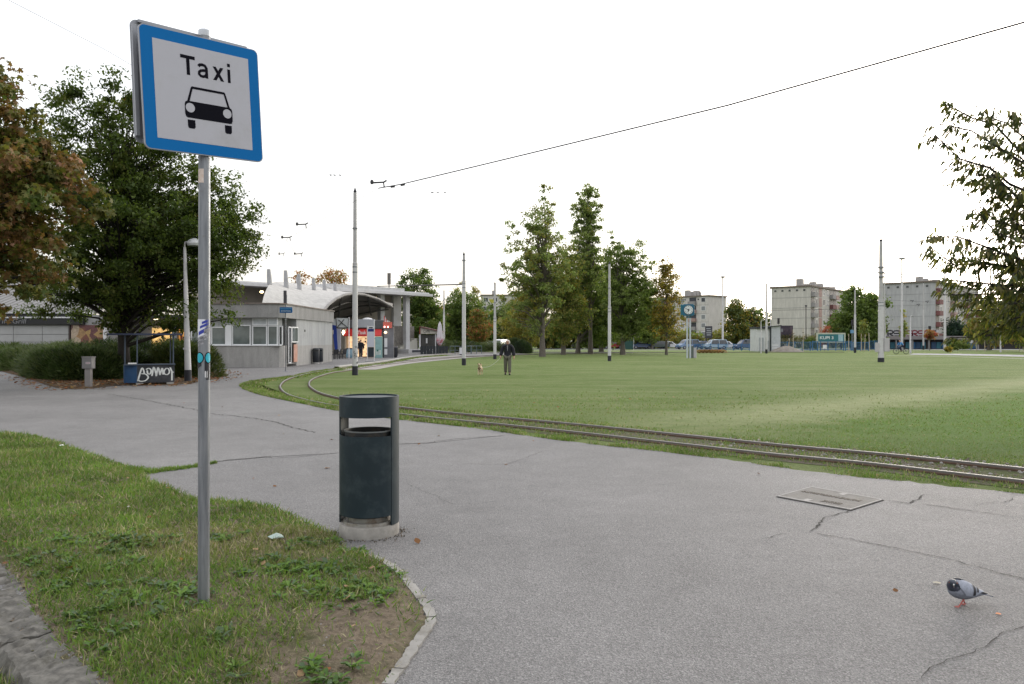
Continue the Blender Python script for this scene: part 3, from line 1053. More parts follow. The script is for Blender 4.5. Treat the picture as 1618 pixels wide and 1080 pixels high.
# weeds in the gutter below the stone kerb
N = 2600
c = rng.normal(0, .12, (N, 2)) + np.array([(-3.30, 4.55), (-2.75, 4.0), (-2.55, 3.7)])[rng.integers(0, 3, N)]
mi = rng.integers(0, 4, N)
blades('gutter_weeds', c[:, 0], c[:, 1], np.full(N, -.13), rng.uniform(.04, .12, N), rng.uniform(.005, .011, N), mi, 'straggly weeds growing in the gutter below the stone kerb')
# small litter pieces
M_PAPER = mat('white_litter_paper', (.72, .72, .70), .7, var=.1)
for px, py, s, lb in ((98, 708, .09, 'crumpled white paper scrap on the asphalt beside the island'), (437, 862, .13, 'crumpled pale green wrapper lying in the island grass'),
                      (1578, 972, .035, 'small orange crumb of food near the pigeon'), (1480, 923, .05, 'thin pale twig scrap on the asphalt by the pigeon'), (203, 813, .04, 'tiny white paper fleck in the grass left of the post')):
    x, y = G(px, py)
    zz = .006 if not inpoly(np.array([x]), np.array([y]), ISLAND)[0] else float(island_z(np.array([x]), np.array([y]))[0]) + .02
    g = random.Random(px)
    mb = MB()
    n = 7
    ring = [(cos(2 * pi * i / n) * s * g.uniform(.3, .6), sin(2 * pi * i / n) * s * g.uniform(.3, .55), g.uniform(0, s * .2)) for i in range(n)]
    mb.add(ring + [(0, 0, s * .3)], [(i, (i + 1) % n, n) for i in range(n)] + [tuple(range(n))[::-1]])
    mm = M_PAPER if px in (98, 203) else mat('pale_green_wrapper', (.30, .38, .34), .5) if px == 437 else mat('orange_crumb', (.6, .25, .12), .8) if px == 1578 else mat('pale_twig', (.42, .38, .30), .8)
    o = mb.build('litter_scrap', mm, loc=(x, y, zz))
    tag(o, lb, 'litter')
# ================================================================ FOREGROUND OBJECTS
def galv_mat():
    m, n, b = newmat('galvanised_steel')
    co = objco(n)
    mp = n.nodes.new('ShaderNodeMapping')
    mp.inputs['Scale'].default_value = (12, 12, .7)
    n.links.new(co, mp.inputs[0])
    a = noise(n, mp.outputs[0], 3, 8, .7)
    c = noise(n, co, 14, 5, .7)
    col = mix(n, ramp(n, a, [(.35, 0), (.65, 1)]), (.125, .135, .15), (.24, .25, .265))
    col = mix(n, ramp(n, c, [(.62, 0), (.75, .6)]), col, (.14, .12, .10))
    n.links.new(col, b.inputs['Base Color'])
    b.inputs['Metallic'].default_value = .55
    n.links.new(ramp(n, c, [(.3, .38), (.7, .6)]), b.inputs['Roughness'])
    return m
M_GALV = galv_mat()
M_BLUE = mat('sign_blue_film', (.0, .118, .345), .6, var=.06, scale=2, spec=.12)
M_WHITE = mat('sign_reflective_grey_white', (.385, .385, .42), .55, var=.06, scale=3, dirt=(.33, .33, .345), dscale=3)
M_BLACK = mat('sign_black_print', (.004, .004, .008), .8, var=.1, spec=.08)
M_ALU = mat('dull_aluminium_plate', (.30, .31, .335), .5, metal=.5, var=.2, scale=3)
px_, py_ = Xp(321.8, Dp(960)), Dp(960)
sign = empty('taxi_sign', (px_, py_, 0), label='square blue and white Taxi road sign on a grey steel post in the grass', cat='road sign')
gz = float(island_z(np.array([px_]), np.array([py_]))[0])
ztop = Zp(49, py_)
MB().path([(0, 0, gz - .05), (.001, 0, .6), (.003, 0, 1.6), (.006, 0, ztop)], [.0345] * 4, n=28).build('post', M_GALV, sign, smooth=True)
MB().lathe([(.036, ztop - .035), (.0375, ztop - .02), (.0375, ztop), (.030, ztop + .008), (.010, ztop + .011)], 28, c=(.006, 0)).build('post_cap', mat('clear_grey_cap', (.55, .57, .60), .35, metal=.3), sign, smooth=True)
# plate frame: u along the sign, v up, nrm towards the viewer; the plate hangs slightly rolled
th = R(47.2)
roll = R(3.2)
u0 = Vector((cos(th), sin(th), 0)); zv = Vector((0, 0, 1))
nrm = Vector((sin(th), -cos(th), 0))
U = (u0 * cos(roll) + zv * sin(roll)).normalized()
V = (zv * cos(roll) - u0 * sin(roll)).normalized()
W_, H_ = .742, .715
zc = Zp(153.5, 4.70)
Cc = Vector((0, 0, zc)) + nrm * .055 - U * .022
def SP(a, b, c): return Cc + U * (a - .5) * W_ + V * (b - .5) * H_ + nrm * c
def rrect(a0, a1, b0, b1, r, n=5, asp=W_ / H_):
    pts = []
    for cx, cy, t0 in ((a1 - r, b1 - r * asp, 0), (a0 + r, b1 - r * asp, 90), (a0 + r, b0 + r * asp, 180), (a1 - r, b0 + r * asp, 270)):
        for i in range(n + 1):
            t = R(t0 + 90 * i / n)
            pts.append((cx + r * cos(t), cy + r * asp * sin(t)))
    return pts
T = lambda a, b, c: SP(a, b, c)
plate = MB().prism(rrect(0, 1, 0, 1, .045, 8), -.0130, .0, T=T).build('plate', M_ALU, sign)
# folded rim: slightly proud aluminium edge behind the film
MB().prism(rrect(.007, .993, .007, .993, .042, 8), .0, .0014, T=T).build('blue_border', M_BLUE, sign)
MB().prism([(.100, .098), (.905, .098), (.905, .902), (.100, .902)], .0014, .0024, T=T).build('white_field', M_WHITE, sign)
# lettering: built from strokes
def stroke(mb, pts, wd, z0, z1):
    """polyline of constant width in sign units"""
    P = [np.array([p[0] * W_, p[1] * H_]) for p in pts]
    L_, R_ = [], []
    for i, p in enumerate(P):
        d = P[min(i + 1, len(P) - 1)] - P[max(i - 1, 0)]
        d = d / np.linalg.norm(d)
        nr = np.array([-d[1], d[0]]) * wd / 2
        L_.append(p + nr); R_.append(p - nr)
    for i in range(len(P) - 1):
        q = [L_[i], L_[i + 1], R_[i + 1], R_[i]]
        mb.prism([(a[0] / W_, a[1] / H_) for a in q], z0, z1, T=T)
Z0, Z1 = .0024, .0034
lt = MB()
cap, xh, bs = .818, .772, .657
sw = .0175
# T
lt.prism([(.315, cap), (.315, cap - .028), (.362, cap - .028), (.362, bs), (.389, bs), (.389, cap - .028), (.434, cap - .028), (.434, cap)], Z0, Z1, T=T)
lt.build('letter', M_BLACK, sign)
# a
la = MB()
stroke(la, [(.462, .748), (.474, .761), (.495, .766), (.517, .760), (.528, .744), (.529, .720), (.529, bs)], sw, Z0, Z1)
bowl = [(.529, .722), (.505, .719), (.482, .714), (.466, .700), (.465, .682), (.478, .669), (.496, .666), (.514, .672), (.529, .690)]
stroke(la, bowl, sw * .95, Z0 + .0002, Z1 + .0002)
la.build('letter', M_BLACK, sign)
lx = MB()
lx.prism([(.583, xh), (.611, xh), (.678, bs), (.650, bs)], Z0, Z1, T=T)
lx.prism([(.676, xh), (.648, xh), (.583, bs), (.611, bs)], Z0 + .0002, Z1 + .0002, T=T)
lx.build('letter', M_BLACK, sign)
li = MB()
li.prism([(.711, xh), (.736, xh), (.736, bs), (.711, bs)], Z0, Z1, T=T)
li.prism([(.711, .822), (.736, .822), (.736, .794), (.711, .794)], Z0, Z1, T=T)
li.build('letter', M_BLACK, sign)
# car pictogram
cp = MB()
body = [(.337, .430), (.353, .440), (.714, .440), (.730, .430), (.736, .410), (.736, .330), (.728, .306), (.712, .300), (.354, .300), (.339, .306), (.331, .330), (.331, .410)]
cp.prism(body, Z0, Z1, T=T)
roofo = [(.352, .436), (.388, .556), (.397, .566), (.672, .566), (.681, .556), (.716, .436)]
roofi = [(.372, .436), (.403, .546), (.667, .546), (.697, .436)]
for i in range(5):
    j = i + 1
    io = [roofi[0], roofi[1], roofi[1], roofi[2], roofi[2], roofi[3]]
    cp.prism([roofo[i], roofo[j], io[j], io[i]], Z0 + .0001, Z1 + .0001, T=T)
for a0, a1 in ((.349, .411), (.664, .724)):
    cp.prism([(a0, .284), (a1, .284), (a1, .226), (a1 - .01, .212), (a0 + .01, .212), (a0, .226)], Z0, Z1, T=T)
cp.build('car_pictogram', M_BLACK, sign)
for cx in (.375, .690):
    MB().prism([(cx + .0375 * cos(2 * pi * i / 28), .384 + .039 * sin(2 * pi * i / 28)) for i in range(28)], Z1 + .0002, Z1 + .0010, T=T).build('headlight_disc', M_WHITE, sign)
# second plate on the back of the post, seen from behind / its edge
Ur = (u0 * cos(R(2.4)) + zv * sin(R(2.4))).normalized()
Cb = Vector((0, 0, zc + .046)) - nrm * .062 - U * .024
ub = Ur
vb = ub.cross(-nrm).normalized() * -1
vb = (zv * cos(R(2.4)) - u0 * sin(R(2.4))).normalized()
Tb = lambda a, b, c: Cb + ub * (a - .5) * .755 + vb * (b - .5) * .715 - nrm * c
MB().prism(rrect(0, 1, 0, 1, .05, 8), -.012, .0, T=Tb).build('rear_plate', M_ALU, sign)
rim = MB()
for a0, a1, b0, b1 in ((0.05, .95, .975, .998), (.05, .95, .002, .025), (.002, .03, .05, .95), (.97, .998, .05, .95)):
    rim.prism([(a0, b0), (a1, b0), (a1, b1), (a0, b1)], -.034, -.012, T=Tb)
rim.build('rear_plate_rim', M_ALU, sign)
for zz in (zc + .24, zc - .22):
    cl_ = MB().lathe([(.0365, zz - .018), (.040, zz - .018), (.040, zz + .018), (.0365, zz + .018)], 20, c=(.003, 0)).build('clamp', M_GALV, sign)
    for k in (-1, 1):
        a = Vector((0, 0, zz)) + U * .045 * k
        MB().tube(a - nrm * .06, a + nrm * .045, .006, n=8).build('bolt', M_GALV, cl_)
# stickers on the post
def sticker(name, z0, z1, a0, a1, m, r=.0352, n=10, skew=0):
    vs, fs = [], []
    for i in range(n + 1):
        t = R(a0 + (a1 - a0) * i / n)
        dz = skew * i / n
        vs += [(.002 + r * sin(t), -r * cos(t), z0 + dz), (.002 + r * sin(t), -r * cos(t), z1 + dz)]
    for i in range(n): fs.append((2 * i, 2 * i + 2, 2 * i + 3, 2 * i + 1))
    o = MB().add(vs, fs).build(name, m, sign, fixn=False)
    return o
ph = math.degrees(atan2(-px_, py_))     # direction towards the camera (angle 0 = -Y)
d_ = py_
zz = lambda py: Zp(py, d_ - .035)
sticker('sticker', zz(288), zz(266), ph - 65, ph + 30, mat('faded_orange_sticker', (.52, .40, .32), .7, var=.3, scale=60, c2=(.62, .55, .50)))
sticker('sticker', zz(536), zz(504), ph - 88, ph + 60, mat('torn_white_sticker', (.62, .63, .68), .6, var=.1, scale=40))
for k, (za, zb, a0, a1, sk) in enumerate(((530, 524, -60, 85, .045), (519, 515, -40, 85, .035), (512, 508, -20, 85, .025))):
    sticker('sticker_stripe', zz(za), zz(zb), ph + a0, ph + a1, mat('ink_blue_print', (.03, .045, .33), .6), r=.0356, skew=sk)
for k, (za, zb, a0, a1, sk) in enumerate(((541, 534, -80, 40, .03), (527, 520, 0, 80, .02), (548, 543, -75, 0, .02))):
    sticker('sticker_print', zz(za), zz(zb), ph + a0, ph + a1, mat('sticker_black_print', (.03, .03, .035), .6, var=.6, scale=90, c2=(.4, .4, .42)), r=.0360, skew=sk)
M_TEAL = mat('turquoise_sticker', (.02, .36, .46), .5, var=.12, scale=20)
for a0, a1 in ((-88, -4), (8, 84)):
    vs = []
    n = 14
    cxx, cz = (a0 + a1) / 2, (zz(573) + zz(557)) / 2
    for rr, mm, nm, ra, rz_ in ((.0362, M_BLACK, 'sticker_outline', abs(a1 - a0) / 2 + 4, .036), (.0367, M_TEAL, 'sticker_blob', abs(a1 - a0) / 2 - 5, .030)):
        pts = []
        for i in range(n):
            t = 2 * pi * i / n
            aa = R(ph + cxx + ra * cos(t))
            pts.append((.002 + rr * sin(aa), -rr * cos(aa), cz + rz_ * sin(t)))
        aa = R(ph + cxx)
        pts.append((.002 + rr * sin(aa), -rr * cos(aa), cz))
        # ring at half radius keeps it on the curve
        mid = []
        for i in range(n):
            t = 2 * pi * i / n
            ab = R(ph + cxx + ra * .5 * cos(t))
            mid.append((.002 + rr * sin(ab), -rr * cos(ab), cz + rz_ * .5 * sin(t)))
        vs = pts[:n] + mid + [pts[n]]
        fs = [(i, (i + 1) % n, n + (i + 1) % n, n + i) for i in range(n)] + [(n + i, n + (i + 1) % n, 2 * n) for i in range(n)]
        MB().add(vs, fs).build(nm, mm, sign, fixn=False)
for za, zb, a0, a1, sk in ((583, 572, -85, -25, .02), (588, 570, 5, 60, -.01), (600, 588, 20, 55, 0)):
    sticker('sticker_print', zz(za), zz(zb), ph + a0, ph + a1, mat('sticker_black_ink', (.015, .015, .02), .6, var=.3, scale=50), r=.0358, skew=sk)
sticker('sticker_print', zz(596), zz(586), ph + 8, ph + 18, mat('white_marker', (.7, .7, .7), .6), r=.0364)
sticker('sticker_print', zz(598), zz(588), ph + 26, ph + 33, mat('white_marker', (.7, .7, .7), .6), r=.0364, skew=.01)

# ---------------------------------------------------------------- litter bin
bx, by = G(583.5, 841.5)
by += 0.0
M_BIN = mat('dark_slate_blue_paint', (.011, .023, .030), .5, var=.3, scale=2.2, dirt=(.028, .040, .045), dscale=4.5, spec=.3, bmp=.08, bscale=150)
M_BININ = mat('dark_bin_inside', (.012, .014, .015), .6, var=.4, dirt=(.05, .035, .02), dscale=6)
M_LINER = mat('stained_zinc_liner', (.34, .33, .30), .5, metal=.35, var=.4, scale=6, dirt=(.13, .075, .035), dscale=7)
M_CONC = mat('bin_concrete_foot', (.30, .285, .26), .9, var=.35, scale=9, bmp=.5, bscale=70, dirt=(.16, .15, .13), dscale=5)
bn = empty('litter_bin', (bx, by, 0), label='tall cylindrical dark slate litter bin on a concrete foot at the asphalt edge', cat='litter bin')
Rb = .252
dpt = by - Rb
zb = lambda py, d=dpt: Zp(py, d)
ztp = zb(628)
z_t0 = zb(661); z_o = zb(691) ; z_b = zb(819); z_l = zb(835)
fa = atan2(-bx, by)      # camera direction angle measured in arc() convention (0 = -Y, + to +X)
MB().lathe([(Rb * 1.0, -.02), (Rb * 1.005, .0), (Rb * 1.0, z_l - .012), (Rb * .975, z_l), (.02, z_l)], 48).build('concrete_foot', M_CONC, bn, smooth=True)
MB().arc(Rb - .012, Rb, z_t0, ztp, 0, 2 * pi, 56).build('top_band', M_BIN, bn, smooth=True)
MB().lathe([(.02, ztp - .022), (Rb - .02, ztp - .022), (Rb - .014, ztp - .012)], 48).build('top_plate', M_BIN, bn, smooth=True)
MB().lathe([(.05, z_t0 + .03), (Rb - .02, z_t0 + .03)], 40).build('hood_underside', M_BININ, bn)
for a0, a1 in ((47, 85), (227, 265)):
    MB().arc(Rb - .011, Rb + .001, z_l, z_t0, fa + R(a0), fa + R(a1), 12).build('side_pillar', M_BIN, bn, smooth=True)
for nm, a0, a1 in (('front_door', -94, 46.2), ('back_panel', 86, 226)):
    MB().arc(Rb - .013, Rb - .001, z_b, z_o + (.0 if nm == 'front_door' else .035), fa + R(a0), fa + R(a1), 32).build(nm, M_BIN, bn, smooth=True)
MB().lathe([(Rb - .06, z_b - .02), (Rb - .045, z_o + .035), (Rb - .052, z_o + .035), (Rb - .066, z_b), (.01, z_b)], 40, cap=False).build('inner_liner', M_BININ, bn, smooth=True)
MB().lathe([(Rb - .040, z_o + .030), (Rb - .040, z_o + .040), (Rb - .050, z_o + .040), (Rb - .050, z_o + .030)], 40, cap=False).build('liner_rim', mat('zinc_rim', (.16, .17, .17), .5, metal=.4), bn, smooth=True)
MB().lathe([(Rb - .035, z_l), (Rb - .035, z_l + .025), (Rb - .050, z_l + .028), (Rb - .06, z_l + .02), (.01, z_l + .006)], 40).build('base_tray', M_LINER, bn, smooth=True)
MB().arc(Rb - .085, Rb - .075, z_l + .012, z_b + .03, 0, 2 * pi, 40).build('liner_back', M_LINER, bn, smooth=True)

gN = np.random.default_rng(5)
n_ = 260
a_ = gN.uniform(0, 2 * pi, n_); r_ = Rb + np.abs(gN.normal(0, .05, n_)) + .006
o = scatter_mesh('grit', ST_V, ST_F, np.stack([bx + r_ * np.cos(a_), by + r_ * np.sin(a_), np.full(n_, .001)], 1), gN.uniform(.004, .014, n_), rots(n_, tilt=gN.normal(0, .4, n_)), [mat('dark_grit', (.06, .055, .045), .95), mat('brown_grit', (.11, .085, .06), .95)], gN.integers(0, 2, n_))
tag(o, 'dark grit and dirt gathered round the foot of the litter bin', 'grit', kind='stuff')
# ---------------------------------------------------------------- manhole cover
M_COVER = mat('cast_cover_grey', (.20, .19, .175), .8, metal=.1, var=.25, scale=6, bmp=.9, bscale=170, dirt=(.15, .14, .12), dscale=5)
M_COVERRIM = mat('cover_rim_steel', (.27, .26, .25), .7, metal=.2, var=.3, scale=12)
cn = [Vector((*G(*p), 0)) for p in ((1228, 785), (1282, 770), (1395, 790.5), (1344, 806.5))]
cc = sum(cn, Vector()) / 4
mh = empty('manhole_cover', (cc.x, cc.y, 0), label='rectangular grey metal access cover set flush in the asphalt', cat='manhole cover')
loc = [c - cc for c in cn]
def q2w(a, b, z):      # bilinear inside the cover
    p = (loc[0] * (1 - a) + loc[3] * a) * (1 - b) + (loc[1] * (1 - a) + loc[2] * a) * b
    return Vector((p.x, p.y, z))
MB().prism([(-.012, -.02), (1.012, -.02), (1.012, 1.02), (-.012, 1.02)], .001, .0045, T=q2w).build('joint', M_CRACK, mh)
rm = MB()
for a0, a1, b0, b1 in ((0, 1, 0, .035), (0, 1, .965, 1), (0, .02, .035, .965), (.98, 1, .035, .965)):
    rm.prism([(a0, b0), (a1, b0), (a1, b1), (a0, b1)], .005, .013, T=q2w)
rm.build('rim', M_COVERRIM, mh)
MB().prism([(.02, .035), (.98, .035), (.98, .965), (.02, .965)], .005, .010, T=q2w).build('cover_plate', M_COVER, mh)
st = MB()
for i in range(34):
    a = .03 + i * .0285
    st.prism([(a, .05), (a + .012, .05), (a + .012, .95), (a, .95)], .010, .0115, T=q2w)
st.build('raised_ribs', M_COVER, mh)
for a, b in ((.39, .10), (.52, .88)):
    MB().prism([(a - .04, b - .07), (a + .04, b - .07), (a + .04, b + .07), (a - .04, b + .07)], .0115, .0135, T=q2w).build('lifting_lug', M_COVERRIM, mh)
dirA = (loc[3] - loc[0]).normalized(); dirB = (loc[1] - loc[0]).normalized()
upv = Vector((-dirA.y, dirA.x, 0))
M_LET = mat('worn_raised_lettering', (.10, .085, .07), .8)
text_on('lettering', 'RAZ PERFORIRANI ZNAKOVI', mh, M_LET, q2w(.47, .60, .0125), dirA, upv, (loc[3] - loc[0]).length * .80, .085, bold=.02)
text_on('lettering', 'ZAGREB', mh, M_LET, q2w(.66, .22, .0125), dirA, upv, (loc[3] - loc[0]).length * .26, .085, bold=.02)

# ---------------------------------------------------------------- pigeon
M_PG = mat('pigeon_grey_feathers', (.20, .215, .255), .75, var=.35, scale=55, bmp=.3, bscale=250)
M_PGB = mat('pigeon_breast_grey', (.16, .165, .20), .75, var=.2, scale=40, bmp=.3, bscale=250)
M_PGH = mat('pigeon_dark_green_neck', (.028, .050, .058), .4, var=.5, scale=30, c2=(.035, .028, .048))
M_PGK = mat('pigeon_black_bar', (.012, .012, .016), .6)
M_PINK = mat('pigeon_pink_leg', (.42, .11, .095), .6)
gx, gy = G(1524, 957)
pg = empty('pigeon', (gx, gy, .0), R(6), label='grey pigeon with dark green neck walking on the asphalt', cat='pigeon')
# local frame: -X = head, +X = tail; bird is seen slightly from the front
def loft(spine, n=16):
    """spine: (x, y, z, ry, rz)"""
    mb = MB()
    vs, fs = [], []
    for i, (x, y, z, ry, rz_) in enumerate(spine):
        a = np.array(spine[min(i + 1, len(spine) - 1)][:3]) - np.array(spine[max(i - 1, 0)][:3])
        a = a / np.linalg.norm(a)
        side = np.cross(a, (0, 0, 1.0)); side = side / np.linalg.norm(side) if np.linalg.norm(side) > .25 else np.array([0, -1, 0.0])
        up = np.cross(a, side); up /= np.linalg.norm(up)
        if up[2] < 0: up = -up
        for k in range(n):
            t = 2 * pi * k / n
            p = np.array([x, y, z]) + side * cos(t) * ry + up * sin(t) * rz_
            vs.append(tuple(p))
    for i in range(len(spine) - 1):
        for k in range(n): fs.append((i * n + k, i * n + (k + 1) % n, (i + 1) * n + (k + 1) % n, (i + 1) * n + k))
    fs.append(tuple(range(n))[::-1]); fs.append(tuple(range((len(spine) - 1) * n, len(spine) * n)))
    return mb.add(vs, fs)
def smooth_spine(sp, k=5): return smooth_line(sp, k)
bsp = smooth_spine([(-.098, 0, .118, .004, .004), (-.088, 0, .115, .026, .030), (-.066, 0, .107, .043, .047), (-.030, 0, .098, .052, .054), (.015, 0, .089, .050, .049), (.055, 0, .080, .036, .032), (.095, 0, .073, .022, .016), (.120, 0, .068, .012, .008)])
loft(bsp, 20).build('body', M_PG, pg, smooth='all')
# breast (slightly darker, below the neck)
nsp = smooth_spine([(-.050, 0, .104, .044, .044), (-.066, -.004, .116, .042, .040), (-.080, -.010, .128, .034, .034), (-.088, -.019, .140, .026, .027), (-.095, -.030, .147, .0225, .023), (-.101, -.041, .147, .0165, .018), (-.105, -.049, .143, .007, .008)])
loft(nsp, 18).build('head', M_PGH, pg, smooth='all')
bk = MB().path([(-.103, -.046, .142), (-.108, -.056, .136), (-.111, -.063, .128)], [.0055, .0042, .0012], n=8)
bk.build('beak', mat('pigeon_beak', (.045, .04, .04), .5), pg, smooth=True)
MB().path([(-.102, -.046, .1475), (-.105, -.052, .1455), (-.107, -.055, .1415)], [.003, .0045, .002], n=8).build('cere', mat('pigeon_white_cere', (.6, .6, .6), .6), pg, smooth=True)
for sy in (-1, 1):
    MB().path([(-.097 + sy * .0165, -.036 - sy * .0085, .150), (-.097 + sy * .0195, -.036 - sy * .0100, .150)], [.0035, .002], n=10).build('eye', mat('pigeon_orange_eye', (.5, .13, .03), .25), pg, smooth=True)
# wings lie over the sides
for sy in (-1, 1):
    def wing_pt(x, v, off=.004):
        # interpolate body
        xs = [p[0] for p in bsp]
        i = max(0, min(len(bsp) - 2, next((k for k in range(len(bsp) - 1) if bsp[k + 1][0] > x), len(bsp) - 2)))
        a, b = bsp[i], bsp[i + 1]
        t = (x - a[0]) / max(1e-6, b[0] - a[0])
        t = max(0, min(1.6, t))
        q = [a[k] + (b[k] - a[k]) * t for k in range(5)]
        th = R(78 - 100 * v)
        return (x, sy * (cos(th) * (q[3] + off) + .0), q[2] + sin(th) * (q[4] + off) + .002)
    vs, fs = [], []
    nx, nv = 16, 8
    for i in range(nx + 1):
        x = -.062 + .178 * i / nx
        vmax = 1.0 if i < nx * .5 else 1.0 - .75 * ((i - nx * .5) / (nx * .5)) ** 1.3
        vmin = .0
        if i < 3: vmin, vmax = .25 - .08 * i, .6 + .13 * i
        for j in range(nv + 1): vs.append(wing_pt(x, vmin + (vmax - vmin) * j / nv, .0055))
    for i in range(nx):
        for j in range(nv): fs.append((i * (nv + 1) + j, i * (nv + 1) + j + 1, (i + 1) * (nv + 1) + j + 1, (i + 1) * (nv + 1) + j))
    mb = MB().add(vs, fs)
    wg = mb.build('wing', mat('pigeon_pale_wing', (.26, .28, .33), .7, var=.35, scale=60), pg, smooth='all', fixn=False)
    for xa, wv in ((.032, .019), (.062, .015)):
        vs, fs = [], []
        for j in range(9):
            v = .12 + .8 * j / 8
            xx = xa - .022 * v + .010
            for dx in (-wv / 2, wv / 2): vs.append(wing_pt(xx + dx, v * (1 if xa < .05 else .72), .0075))
        for j in range(8): fs.append((2 * j, 2 * j + 1, 2 * j + 3, 2 * j + 2))
        bar = MB().add(vs, fs).build('wing_bar', M_PGK, wg, fixn=False)
    MB().path([(.075, sy * .020, .086), (.110, sy * .012, .076), (.140, sy * .006, .068)], [.010, .007, .002], n=8).build('wing_tip', M_PGK, pg, smooth=True)
tl = MB()
tl.prism([(.095, -.014), (.165, -.022), (.170, -.012), (.172, 0), (.170, .012), (.165, .022), (.095, .014)], 0, .005, T=lambda a, b, c: (a, b, .070 + c - (a - .095) * .25))
tail = tl.build('tail', mat('pigeon_tail_grey', (.14, .15, .19), .7, scale=30), pg)
MB().prism([(.150, -.0215), (.163, -.0225), (.169, -.012), (.171, 0), (.169, .012), (.163, .0225), (.150, .0215)], .0052, .0062, T=lambda a, b, c: (a, b, .070 + c - (a - .095) * .25)).build('tail_band', M_PGK, tail)
for sx, sy in ((-.036, -.018), (.006, .018)):
    lg = MB()
    fx = sx + (-.012 if sy < 0 else .010)
    lg.path([(-.008 + sx * .3, sy, .062), (sx * .6, sy, .040), (fx, sy, .006)], [.010, .0045, .0032], n=8)
    for a in (-25, 10, 40, 188):
        ln = .026 if a < 100 else .012
        t = R(180 + a)
        lg.path([(fx, sy, .006), (fx + cos(t) * ln * .6, sy + sin(t) * ln * .6, .0045), (fx + cos(t) * ln, sy + sin(t) * ln, .0015)], [.0032, .0026, .001], n=6)
    lg.build('leg', M_PINK, pg, smooth=True)
pg.scale = (1.06, 1.06, 1.06)
# ================================================================ TREES
LEAF_V = np.array([(0, 0, 0), (.30, .45, .08), (0, 1, -.10), (-.30, .45, .08)])
LEAF_F = [(0, 1, 2), (0, 2, 3)]
NLEAF_V = np.array([(0, 0, 0), (.14, .30, .03), (.13, .65, .02), (0, 1.12, -.08), (-.13, .65, .02), (-.14, .30, .03)])
NLEAF_F = [(0, 1, 2, 3), (0, 3, 4, 5)]
_m = []
for i in range(10):
    t = pi / 2 + 2 * pi * i / 10
    r = (.52 if i % 2 == 0 else .24)
    _m.append((cos(t) * r, .5 + sin(t) * r, (-.10 if i % 2 == 0 else .03)))
MAPLE_V = np.array([(0, .5, .06)] + _m)
MAPLE_F = [(0, 1 + i, 1 + (i + 1) % 10) for i in range(10)]
def barkmat(name, c):
    return mat(name, c, .95, var=.5, scale=9, bmp=.8, bscale=22)
M_BARK = barkmat('grey_brown_bark', (.15, .13, .11))
M_BARKD = barkmat('dark_bark', (.035, .030, .025))
def ellip(px0, py0, px1, py1, d, bx, dy=0.0, sq=1.0):
    """picture box at depth d -> ellipsoid relative to the tree base"""
    x0, x1 = Xp(px0, d), Xp(px1, d)
    z0, z1 = Zp(py1, d), Zp(py0, d)
    return ((x0 + x1) / 2 - bx, dy, (z0 + z1) / 2, (x1 - x0) / 2, (x1 - x0) / 2 * sq, (z1 - z0) / 2)
